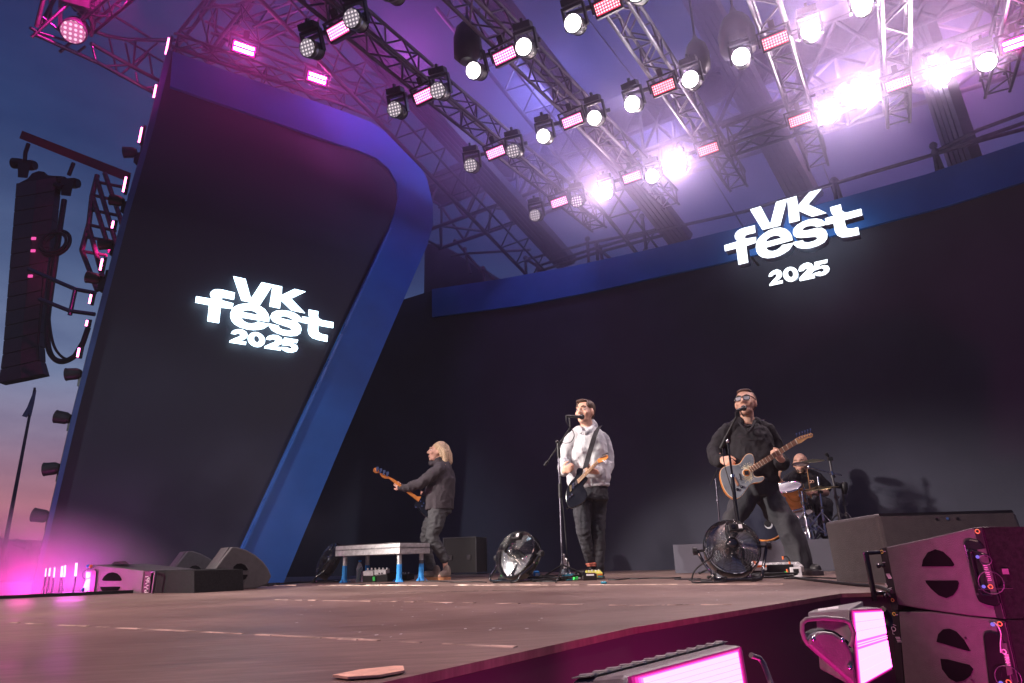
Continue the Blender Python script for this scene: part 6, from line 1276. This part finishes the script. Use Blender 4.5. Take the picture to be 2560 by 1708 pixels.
for i_, (t_i, st_) in enumerate(((.02, .25), (.05, .7), (.08, 1.6), (.105, 3.4))): b = MB(); b.prism(inset(F, t_i, .002 + .0012 * i_), nn * .001); b.build('bloom_layer', emit('flood_bloom', (1, .01 + .015 * i_, .40), st_), FL)  # pink bloom round the LED face painted as nested glowing plates
Fi = inset(F, .12, .007); mid = lambda p, q, t: p.lerp(q, t)
for t0, t1, nm in ((0, .13, 'led_strip'), (.136, .266, 'led_strip'), (.272, .40, 'led_strip'), (.44, .455, 'tube'), (.475, .49, 'tube'), (.53, .68, 'led_strip'), (.686, .84, 'led_strip'), (.846, 1, 'led_strip')):
    b = MB(); b.prism([mid(Fi[0], Fi[3], t0), mid(Fi[1], Fi[2], t0), mid(Fi[1], Fi[2], t1), mid(Fi[0], Fi[3], t1)], nn * .003); b.build(nm, m_glow, FL)
b = MB(); b.hexa([a7(440, 440, 2.46), a7(440, 535, 2.44), a7(1100, 600, 2.28), a7(1100, 400, 2.30)], [a7(540, 408, 2.62), a7(540, 500, 2.6), a7(1320, 560, 2.6), a7(1320, 270, 2.62)]); b.build('top_vent', m_grey, FL, bevel=.006)
b = MB()
for x0, x1 in ((600, 740), (745, 925)): b.hexa([a7(x0, 432 - (x0 - 600) * .11, 2.44), a7(x1, 432 - (x1 - 600) * .11, 2.40), a7(x1, 400 - (x1 - 600) * .14, 2.5), a7(x0, 400 - (x0 - 600) * .14, 2.54)], [a7(x0, 425 - (x0 - 600) * .11, 2.44), a7(x1, 425 - (x1 - 600) * .11, 2.40), a7(x1, 393 - (x1 - 600) * .14, 2.5), a7(x0, 393 - (x0 - 600) * .14, 2.54)])
b.build('fin', M_['white_pl'], FL)
arm = [(440, 965), (455, 890), (510, 815), (600, 768), (720, 752), (840, 772), (950, 835), (1050, 920), (1110, 1000), (1160, 1150), (1200, 1400), (1215, 1650), (1050, 1500), (800, 1280), (600, 1110)]
b = MB(); b.prism([a7(x, y, 2.20) for x, y in arm], (0, .03, 0)); b.build('yoke_arm', m_grey, FL, bevel=.008)
b = MB(); b.prism([a7(x, y, 2.225) for x, y in [(430, 975), (440, 880), (500, 790), (600, 735), (720, 715), (860, 745), (990, 830), (1090, 920), (1130, 1010)]] , (0, .05, 0)); b.build('yoke_cover', M_['black'], FL)
for x, y in ((528, 868), (985, 885), (1105, 1320)): b = MB(); b.sph(a7(x, y, 2.195), .0075, 12, 8); b.build('bolt', M_['chrome'], FL)
hp = [(450, 960), (390, 870), (350, 750), (352, 620), (420, 560), (700, 540), (1000, 565), (1095, 610), (1165, 770), (1140, 900), (1110, 990)]
b = MB(); b.tube([a7(x, y, 2.21) for x, y in hp], .0072, 8); b.build('handle', m_grey, FL)
b = MB(); b.tube([a7(1620, 400, 2.56), a7(1700, 470, 2.58), a7(1735, 600, 2.58), a7(1690, 700, 2.56)], .012, 8); b.build('far_handle', M_['black'], FL)
b = MB(); b.tube([a7(1150, 1680, 2.35), V((a7(1150, 1680, 2.35).x, 2.35, -1.44))], .03, 10); b.build('stand_post', M_['black'], FL)
f8 = lambda x, y: (1400 + x / 4.273, 1580 + y / 4.273)
a8 = lambda x, y, Y: aty(*f8(x, y), Y)
FL = thing('led_flood', 'nearest LED flood with pink glowing face cut by the bottom edge', 'flood light', a8(1300, 700, 1.5), 'pink LED floods in the pit')
F = [a8(660, 475, 1.30), a8(1950, 135, 1.62), a8(2065, 800, 1.58), a8(800, 1200, 1.26)]
Bk = [a8(100, 520, 1.55), a8(1700, 118, 1.98), a8(1750, 900, 1.95), a8(300, 1300, 1.5)]
b = MB(); b.hexa(F, Bk); b.build('housing', m_grey, FL, bevel=.014)
fc_ = sum(F, V()) / 4; nn = (F[1] - F[0]).cross(F[3] - F[0]).normalized(); nn = nn if nn.dot(EYE - fc_) > 0 else -nn

for i_, (t_i, st_) in enumerate(((.06, .25), (.10, .6), (.14, 1.4), (.175, 2.6), (.20, 4.2))): b = MB(); b.prism(inset(F, t_i, .002 + .0012 * i_), nn * .001); b.build('bloom_layer', emit('flood_bloom', (1, .01 + .015 * i_, .40), st_), FL)  # same painted bloom: glowing plates stepping up towards the strips
Q = inset(F, .22, .009)
for k in range(9):
    t0, t1 = k / 9 + .004, (k + 1) / 9 - .004; b = MB(); b.prism([mid(Q[0], Q[3], t0), mid(Q[1], Q[2], t0), mid(Q[1], Q[2], t1), mid(Q[0], Q[3], t1)], nn * .003); b.build('led_strip', m_glow, FL)
b = MB()
for i in range(13):
    t = (i + .5) / 13; p, q = Bk[0].lerp(Bk[1], t), F[0].lerp(F[1], t); b.tube([p.lerp(q, .08) + Z * .004, p.lerp(q, .42) + Z * .004], .0045, 5)
b.build('fin', M_['alu_matt'], FL)
b = MB(); b.prism([Bk[0].lerp(F[0], .05) + Z * .003, Bk[1].lerp(F[1], .05) + Z * .003, Bk[1].lerp(F[1], .45) + Z * .003, Bk[0].lerp(F[0], .45) + Z * .003], (0, 0, .002)); b.build('vent_grid', mat('vent_grid', (.16, .18, .17), .5, .3, .7, 60), FL)
b = MB(); b.tube([a8(2040, 250, 1.66), a8(2130, 280, 1.68), a8(2175, 340, 1.68), a8(2250, 540, 1.66), a8(2280, 720, 1.64)], .006, 8); b.build('handle', m_grey, FL)
b = MB(); c = sum(Bk, V()) / 4; b.tube([c, V((c.x, c.y, -1.44))], .03, 10); b.build('stand_post', M_['black'], FL)

# ------------------------------------------------------------------ left: line array, crane beam, side lamps, flag
a0 = lambda x, y, Y: aty(x / 2.1767, 300 + y / 2.1767, Y)   # zoom of 0,300-430,1020
YL = 14.0
LA = thing('line_array', 'tall hanging black line array speaker column with a pink lit middle', 'speaker', a0(150, 1400, YL))
tp_, bt_ = a0(185, 330, YL), a0(95, 1400, YL)
n_m = 14; m_la = mat('array_paint', (.03, .028, .03), .5, 0, .2, 10)
for i in range(n_m):
    t0, t1 = i / n_m, (i + .96) / n_m
    def pt(x, y, Y=YL): return a0(x, y, Y)
    l0 = V((85 + (-80 - 0) * 0, 0, 0))
    lx = lambda t: 88 - 88 * t + (0 if t < .85 else -(t - .85) * 60); rx = lambda t: 305 - 110 * t + (0 if t < .9 else (t - .9) * 420)
    yl = lambda t: 345 + 1090 * t; yr = lambda t: 310 + 1075 * t
    q = [pt(lx(t0), yl(t0)), pt(lx(t1), yl(t1)), pt(rx(t1), yr(t1)), pt(rx(t0), yr(t0))]
    mid_ = [pt(lx(t0) + (rx(t0) - lx(t0)) * .52, (yl(t0) + yr(t0)) / 2, YL - .12), pt(lx(t1) + (rx(t1) - lx(t1)) * .52, (yl(t1) + yr(t1)) / 2, YL - .12)]
    b = MB(); b.prism([q[0], q[1], mid_[1], mid_[0]], (0, .22, 0)); b.prism([mid_[0], mid_[1], q[2], q[3]], (0, .22, 0)); me_ = b.build('speaker_module', m_la, LA, bevel=.01)
b = MB(); b.prism([a0(*p, YL) for p in ((150, 320), (175, 290), (210, 278), (240, 282), (250, 300), (305, 305), (305, 322), (90, 350))], (0, .2, 0)); b.build('fly_frame', M_['black'], LA)
for x, y in ((183, 645), (180, 712), (165, 850)): b = MB(); b.box(a0(x, y, YL - .14), (.09, .03, .06)); b.build('badge', emit('badge_glow', (1, .1, .45), 1.0) if x == 183 else bpy.data.materials['badge_glow'], LA)  # pink glow put into the badges' own emission
bmx = thing('crane_beam', 'long dark sloping steel beam carrying the hoists of the line array', 'beam', a0(400, 200, YL + .2)); b = MB(); b.hexa([a0(105, 100, YL), a0(690, 335, YL), a0(690, 335, YL + .4), a0(105, 100, YL + .4)], [a0(120, 58, YL), a0(715, 290, YL), a0(715, 290, YL + .4), a0(120, 58, YL + .4)]); b.build('beam', mat('beam_red', (.08, .02, .025), .6), bmx)
for i, (pts, bl, lb) in enumerate((([(155, 130), (138, 180), (135, 225)], (125, 262), 'chain hoist hanging at the outer end of the crane beam'), ([(400, 235), (375, 300)], (360, 360), 'chain hoist hanging right of the line array top'))):
    ch = thing('chain_hoist', lb, 'hoist', a0(*bl, YL), 'chain hoists'); b = MB(); b.tube([a0(*p, YL) for p in pts], .045, 6); b.build('chain', M_['black'], ch); b = MB(); x, y = bl
    b.hexa([a0(x - 28, y + 50, YL), a0(x + 25, y + 55, YL), a0(x + 25, y + 55, YL + .3), a0(x - 28, y + 50, YL + .3)], [a0(x - 28, y - 45, YL), a0(x + 45, y - 40, YL), a0(x + 45, y - 40, YL + .3), a0(x - 28, y - 45, YL + .3)]); b.lathe(a0(x - 30, y - 25, YL + .15), V((-1, 0, .1)), [(.12, -.1), (.13, 0), (.13, .1)], 12); b.lathe(a0(x + 45, y - 15, YL + .15), V((1, 0, -.1)), [(.12, -.1), (.13, 0), (.10, .1)], 12); b.build('motor', M_['black'], ch)
b = MB(); b.tube([a0(300, 350, YL), a0(340, 368, YL)], .07, 6); tag(b.build('hoist_link', M_['black']), 'short dark link between the line array top and the right hoist', 'link')
cable('thick cable bundle hanging beside the line array and looping to the side screen', [a0(350, 435, YL), a0(325, 600, YL), a0(300, 780, YL), a0(275, 950, YL), a0(258, 1100, YL), a0(262, 1230, YL), a0(290, 1295, YL), a0(340, 1315, YL), a0(400, 1290, YL), a0(440, 1240, YL), a0(480, 1130, YL)], .06)
cable('thin cable loop inside the thick one beside the line array', [a0(320, 620, YL), a0(275, 800, YL), a0(262, 950, YL), a0(275, 1150, YL), a0(310, 1260, YL), a0(380, 1300, YL), a0(450, 1200, YL)], .03)
cable('thin cable hanging close along the right side of the line array', [a0(300, 620, YL), a0(240, 700, YL), a0(235, 900, YL), a0(218, 1100, YL), a0(205, 1250, YL), a0(212, 1310, YL)], .03)
b = MB(); b.torus(a0(300, 670, YL), V((0, -1, .1)), .33, .045, 24, 6); b.torus(a0(292, 665, YL - .1), V((.1, -1, .1)), .26, .035, 24, 6); tag(b.build('cable_coil', M_['black']), 'coil of cable tied up beside the line array', 'cable coil')
br_ = thing('bracing_pipe', 'pink lit pipe frame reaching from the line array to the side screen', 'pipe', a0(400, 950, 12))
for pts in ([(155, 812), (410, 922), (520, 942)], [(215, 975), (380, 1040), (515, 1058)], [(412, 915), (380, 1062)]): b = MB(); b.tube([a0(*p, 12.0) for p in pts], .04, 7); b.build('pipe', alu, br_)
ld = thing('lattice_mast', 'dark lattice mast slanting down behind the edge of the side screen', 'truss', a0(560, 500, 12.5))
for pts in ([(530, 300), (500, 420), (485, 560), (445, 710)], [(570, 290), (650, 520), (700, 700)], [(530, 330), (640, 700)], [(505, 420), (600, 720)], [(480, 570), (560, 860)], [(445, 710), (530, 930)]): b = MB(); b.tube([a0(*p, 12.5) for p in pts], .05, 6); b.build('chord', steel, ld)
b = MB()
for p, q in (((535, 340), (690, 370)), ((505, 410), (640, 440)), ((495, 490), (640, 520)), ((480, 570), (630, 605)), ((455, 635), (600, 660)), ((445, 715), (580, 738))): b.tube([a0(*p, 12.5), a0(*q, 12.5)], .035, 5)
b.build('rung', steel, ld)
# slim pink lamps along the outer edge of the side screen, seen edge on
m_sl = emit('edge_lamp_pink', (1, .14, .40), 16)
edge_l = [(388, 112, 26), (360, 215, 20), (327, 315, 24), (291, 428, 24), (264, 520, 10), (238, 611, 18), (213, 690, 14), (205, 745, 8), (186, 812, 14)]
S1 = PS - nS * .18; ORD9 = ['topmost', 'second', 'third', 'fourth', 'fifth', 'sixth', 'seventh', 'eighth', 'lowest']
for i, (x, y, h_) in enumerate(edge_l):
    p, q = onp(*dd(x + h_ * .16, y - h_ * .8), S1, nS), onp(*dd(x - h_ * .16, y + h_ * .8), S1, nS); c = (p + q) * .5; ax = (p - q).normalized()
    r_ = thing('edge_strobe', f'{ORD9[i]} slim pink glowing strobe on the outer edge of the side screen', 'strobe light', c, 'strobes on the edge of the side screen')
    b = MB(); b.hexa([q - US * .02, q - US * .02 + nS * .1, q + US * .02 + nS * .1, q + US * .02], [p - US * .02, p - US * .02 + nS * .1, p + US * .02 + nS * .1, p + US * .02]); b.build('housing', M_['black'], r_)
    b = MB(); b.hexa([q.lerp(p, .1) - US * .045 + nS * .02, q.lerp(p, .1) - US * .045 + nS * .07, q.lerp(p, .1) - US * .022 + nS * .07, q.lerp(p, .1) - US * .022 + nS * .02], [p.lerp(q, .1) - US * .045 + nS * .02, p.lerp(q, .1) - US * .045 + nS * .07, p.lerp(q, .1) - US * .022 + nS * .07, p.lerp(q, .1) - US * .022 + nS * .02]); b.build('glow_face', m_sl, r_)
rowd = ['highest', 'second', 'third', 'fourth', 'fifth', 'sixth', 'seventh', 'lowest']
for i, (x, y) in enumerate(((305, 350), (275, 462), (250, 560), (222, 640), (176, 858), (152, 960), (127, 1075), (102, 1185))):
    c = onp(*dd(x, y), PS - nS * .2, nS); r_ = thing('side_spotlight', f'{rowd[i]} small dark spotlight sticking out from the outer edge of the side screen', 'stage light', c, 'spotlights on the edge of the side screen'); ax = V((-.9, -.2, .15 if i % 2 else -.1)).normalized()
    b = MB(); b.lathe(c, ax, [(.05, -.05), (.075, 0), (.08, .11), (.085, .12)], 14); b.build('barrel', M_['black'], r_); b = MB(); b.box(c + US * .1 - Z * .08, (.11, .11, .16)); b.box(c + US * .13 + Z * .04, (.08, .04, .22)); b.build('yoke', M_['black'], r_)
# flag pole
YF = 30; FP = thing('flagpole', 'tall dark flagpole with a limp flag beyond the stage', 'flagpole', aty(*dd(2, 1300), YF)); b = MB(); b.tube([V((aty(*dd(2, 1300), YF).x, YF, -1.45)), aty(*dd(80, 890), YF)], [.10, .05], 10); b.build('pole', M_['steel'], FP)
b = MB(); P = [(82, 895), (74, 905), (62, 935), (50, 955), (60, 958), (65, 950), (70, 955), (77, 925)]; b.prism([aty(*dd(*p), YF - .1) for p in P], (.0, .05, 0)); b.build('flag', mat('flag_cloth', (.25, .25, .3), .8), FP)
# buildings on the horizon
YH = 90
for P, lb in (([(-60, 1240), (-10, 1236), (4, 1240), (12, 1250), (16, 1300), (16, 1335), (-60, 1335)], 'dark low building at the far left horizon behind the flagpole'), ([(18, 1243), (35, 1244), (48, 1250), (66, 1254), (68, 1268), (66, 1335), (18, 1335)], 'dark box shaped building on the horizon right of the flagpole')):
    bl = thing('distant_building', lb, 'building', aty(*dd(*P[-1]), YH), 'buildings on the horizon'); b = MB(); b.prism([aty(*dd(*p), YH) for p in P], (0, 12, 0)); b.build('wall', mat('far_wall', (.10, .07, .09), .9), bl)
    b = MB(); p, q = aty(*dd(*P[1]), YH - .5), aty(*dd(*P[3]), YH - .5); b.tube([p, q], .5, 6); b.build('roof_edge', M_['steel'], bl)
# vertical pink tubes glowing low in the smoke
for i, (x, y, h_, r_) in enumerate(((560, 1135, 50, .6), (607, 1130, 50, .8), (665, 1135, 60, .7), (757, 1125, 65, 1.2), (793, 1120, 70, 1.0), (930, 1100, 80, 1.3))):
    YT = 7.5; p, q = aty((x + 6) / 4.9, 1200 + (y - h_) / 4.9, YT), aty((x - 6) / 4.9, 1200 + (y + h_) / 4.9, YT); m = emit('tube_glow', (1, .35, .75), 5) if i == 0 else bpy.data.materials['tube_glow']
    tr_ = thing('glow_tube', ('leftmost', 'second', 'third', 'fourth', 'fifth', 'rightmost')[i] + ' upright pink glowing tube in the magenta smoke', 'light tube', V((q.x, YT, q.z)), 'glowing tubes in the smoke'); b = MB(); b.tube([q, p], .008 * r_, 8); b.build('tube', m, tr_)
    b = MB(); b.tube([q, V((q.x, q.y, -1.44))], .012, 6); b.build('holder', M_['black'], tr_)

rr = random.Random(21)
for (x0, y0, x1, y1, lb, r_) in ((1060, 1453, 1215, 1456, 'black cable trailing from the riser to the middle fan', .006), (1390, 1456, 1300, 1452, 'black cable snaking in front of the middle fan foot', .006), (1520, 1449, 1700, 1444, 'long thin cable crossing from the hoodie wearer to the drum riser', .007), (1700, 1447, 1790, 1452, 'short black cable left of the large fan foot', .007), (860, 1462, 1000, 1459, 'flat black cable lying in front of the riser legs', .006)):
    p, q = onz(x0, y0, .006), onz(x1, y1, .006); t = (q - p); sN = V((-t.y, t.x, 0)).normalized(); cable(lb, [p.lerp(q, k / 7) + sN * rr.uniform(-.10, .10) for k in range(8)], r_)
# ------------------------------------------------------------------ haze and smoke
def vol(name, c, d, col, dens, aniso=.2, hetero=None, emis=None):
    b = MB(); b.box(c, d); me = b.mesh(name); m = bpy.data.materials.new(name); m.use_nodes = True; nt = m.node_tree; nt.nodes.clear(); N = nt.nodes.new; L = nt.links.new
    o_ = N('ShaderNodeOutputMaterial'); v = N('ShaderNodeVolumePrincipled'); v.inputs['Color'].default_value = (*col, 1); v.inputs['Density'].default_value = dens; v.inputs['Anisotropy'].default_value = aniso
    L(v.outputs[0], o_.inputs['Volume'])
    if hetero:
        t = N('ShaderNodeTexCoord'); n = N('ShaderNodeTexNoise'); n.inputs['Scale'].default_value = hetero[0]; n.inputs['Detail'].default_value = 3; L(t.outputs['Object'], n.inputs['Vector'])
        g = N('ShaderNodeVectorMath'); g.operation = 'SUBTRACT'; g.inputs[1].default_value = c; L(t.outputs['Object'], g.inputs[0])
        g2 = N('ShaderNodeVectorMath'); g2.operation = 'DIVIDE'; g2.inputs[1].default_value = V(d) * .5; L(g.outputs[0], g2.inputs[0])
        ln = N('ShaderNodeVectorMath'); ln.operation = 'LENGTH'; L(g2.outputs[0], ln.inputs[0])
        q = N('ShaderNodeMapRange'); q.inputs[1].default_value = 1; q.inputs[2].default_value = .4; q.inputs[3].default_value = 0; q.inputs[4].default_value = 1; q.interpolation_type = 'SMOOTHSTEP'; L(ln.outputs['Value'], q.inputs[0])
        r = N('ShaderNodeMapRange'); r.inputs[1].default_value = hetero[1]; r.inputs[2].default_value = hetero[2]; L(n.outputs[0], r.inputs[0])
        mu = N('ShaderNodeMath'); mu.operation = 'MULTIPLY'; L(q.outputs[0], mu.inputs[0]); L(r.outputs[0], mu.inputs[1])
        m3 = N('ShaderNodeMath'); m3.operation = 'MULTIPLY'; m3.inputs[1].default_value = dens; L(mu.outputs[0], m3.inputs[0]); L(m3.outputs[0], v.inputs['Density'])
    me.materials.append(m); o = bpy.data.objects.new(name, me); scene.collection.objects.link(o); struct(o, 'stuff'); return o
vol('haze', (0, 60, 14), (400, 360, 33.2), (.85, .85, .95), .0012)
o = vol('smoke', (3.2, 9.4, 6.9), (17, 13.5, 3.6), (.78, .58, 1), .055, .55); tag(o, 'thin even stage haze hanging under the roof around the lamps', 'haze')  # box added for lamp halos, their violet glow tinted into its colour
o = vol('smoke', (2.9, 9.2, 6.1), (14, 10.5, 4.8), (.72, .62, 1), .22, .45, (.55, .34, .68)); tag(o, 'purple stage smoke drifting under the roof among the lamps', 'smoke')
o = vol('smoke', (-6.0, 7.8, -.15), (5.4, 2.8, 2.5), (1, .9, 1), .9, .0, (.6, .3, .6)); tag(o, 'magenta lit smoke billowing low at the left end of the stage', 'smoke')
o = vol('smoke', (-3.4, 8.5, .8), (4.2, 2.2, 2.8), (.75, .82, 1), .05, .0, (.9, .42, .65)); tag(o, 'thin grey smoke drifting in front of the side screen foot', 'smoke')
# bare point lamps added above the trusses to make the smoke glow
for x, y, e, c in ((900, 150, 420, (.95, .15, .85)), (1250, 200, 420, (.36, .38, 1)), (1500, 300, 260, (.42, .38, 1)), (1850, 200, 200, (.6, .42, 1)), (2200, 140, 220, (1, .30, .80)), (1150, 400, 170, (.45, .32, 1))):
    lamp('smoke_glow_lamp', 'POINT', onz(*dd(x, y), 7.8), None, e * .55, c, .3)
lamp('side_strobe_lamp', 'POINT', aty(*dd(50, 1350), 7.4), None, 42, (1, .05, .50), .12)
lamp('side_strobe_lamp', 'POINT', aty(*dd(165, 1335), 7.5), None, 30, (.85, .08, .75), .12)
lamp('fill_side_lamp', 'SPOT', (-4.9, 6.3, .1), (-3.6, 6.9, .05), 60, (1, .06, .35), .05, 70, .8)
lamp('left_rig_lamp', 'SPOT', tl(1500, -600, 6.6), tl(900, 700, 7.8), 1500, (1, .02, .38), .1, 70, .8)
lamp('array_lamp', 'SPOT', a0(620, 700, 12.3), a0(150, 830, YL), 420, (1, .02, .28), .08, 34, .9)
lamp('flood_lamp', 'SPOT', (1.25, 1.45, -.5), (2.35, 2.95, .0), 300, (1, .05, .42), .05, 46, .7)
lamp('flood_lamp', 'POINT', (.60, 1.80, -.62), None, 42, (1, .02, .34), .12)
lamp('screen_fill_lamp', 'SPOT', (-9, 1, 5), (-3.9, 9.5, 1.2), 2000, (.8, .9, 1), .2, 25, .9)  # unseen cool spot added to brighten the blue leg of the side screen
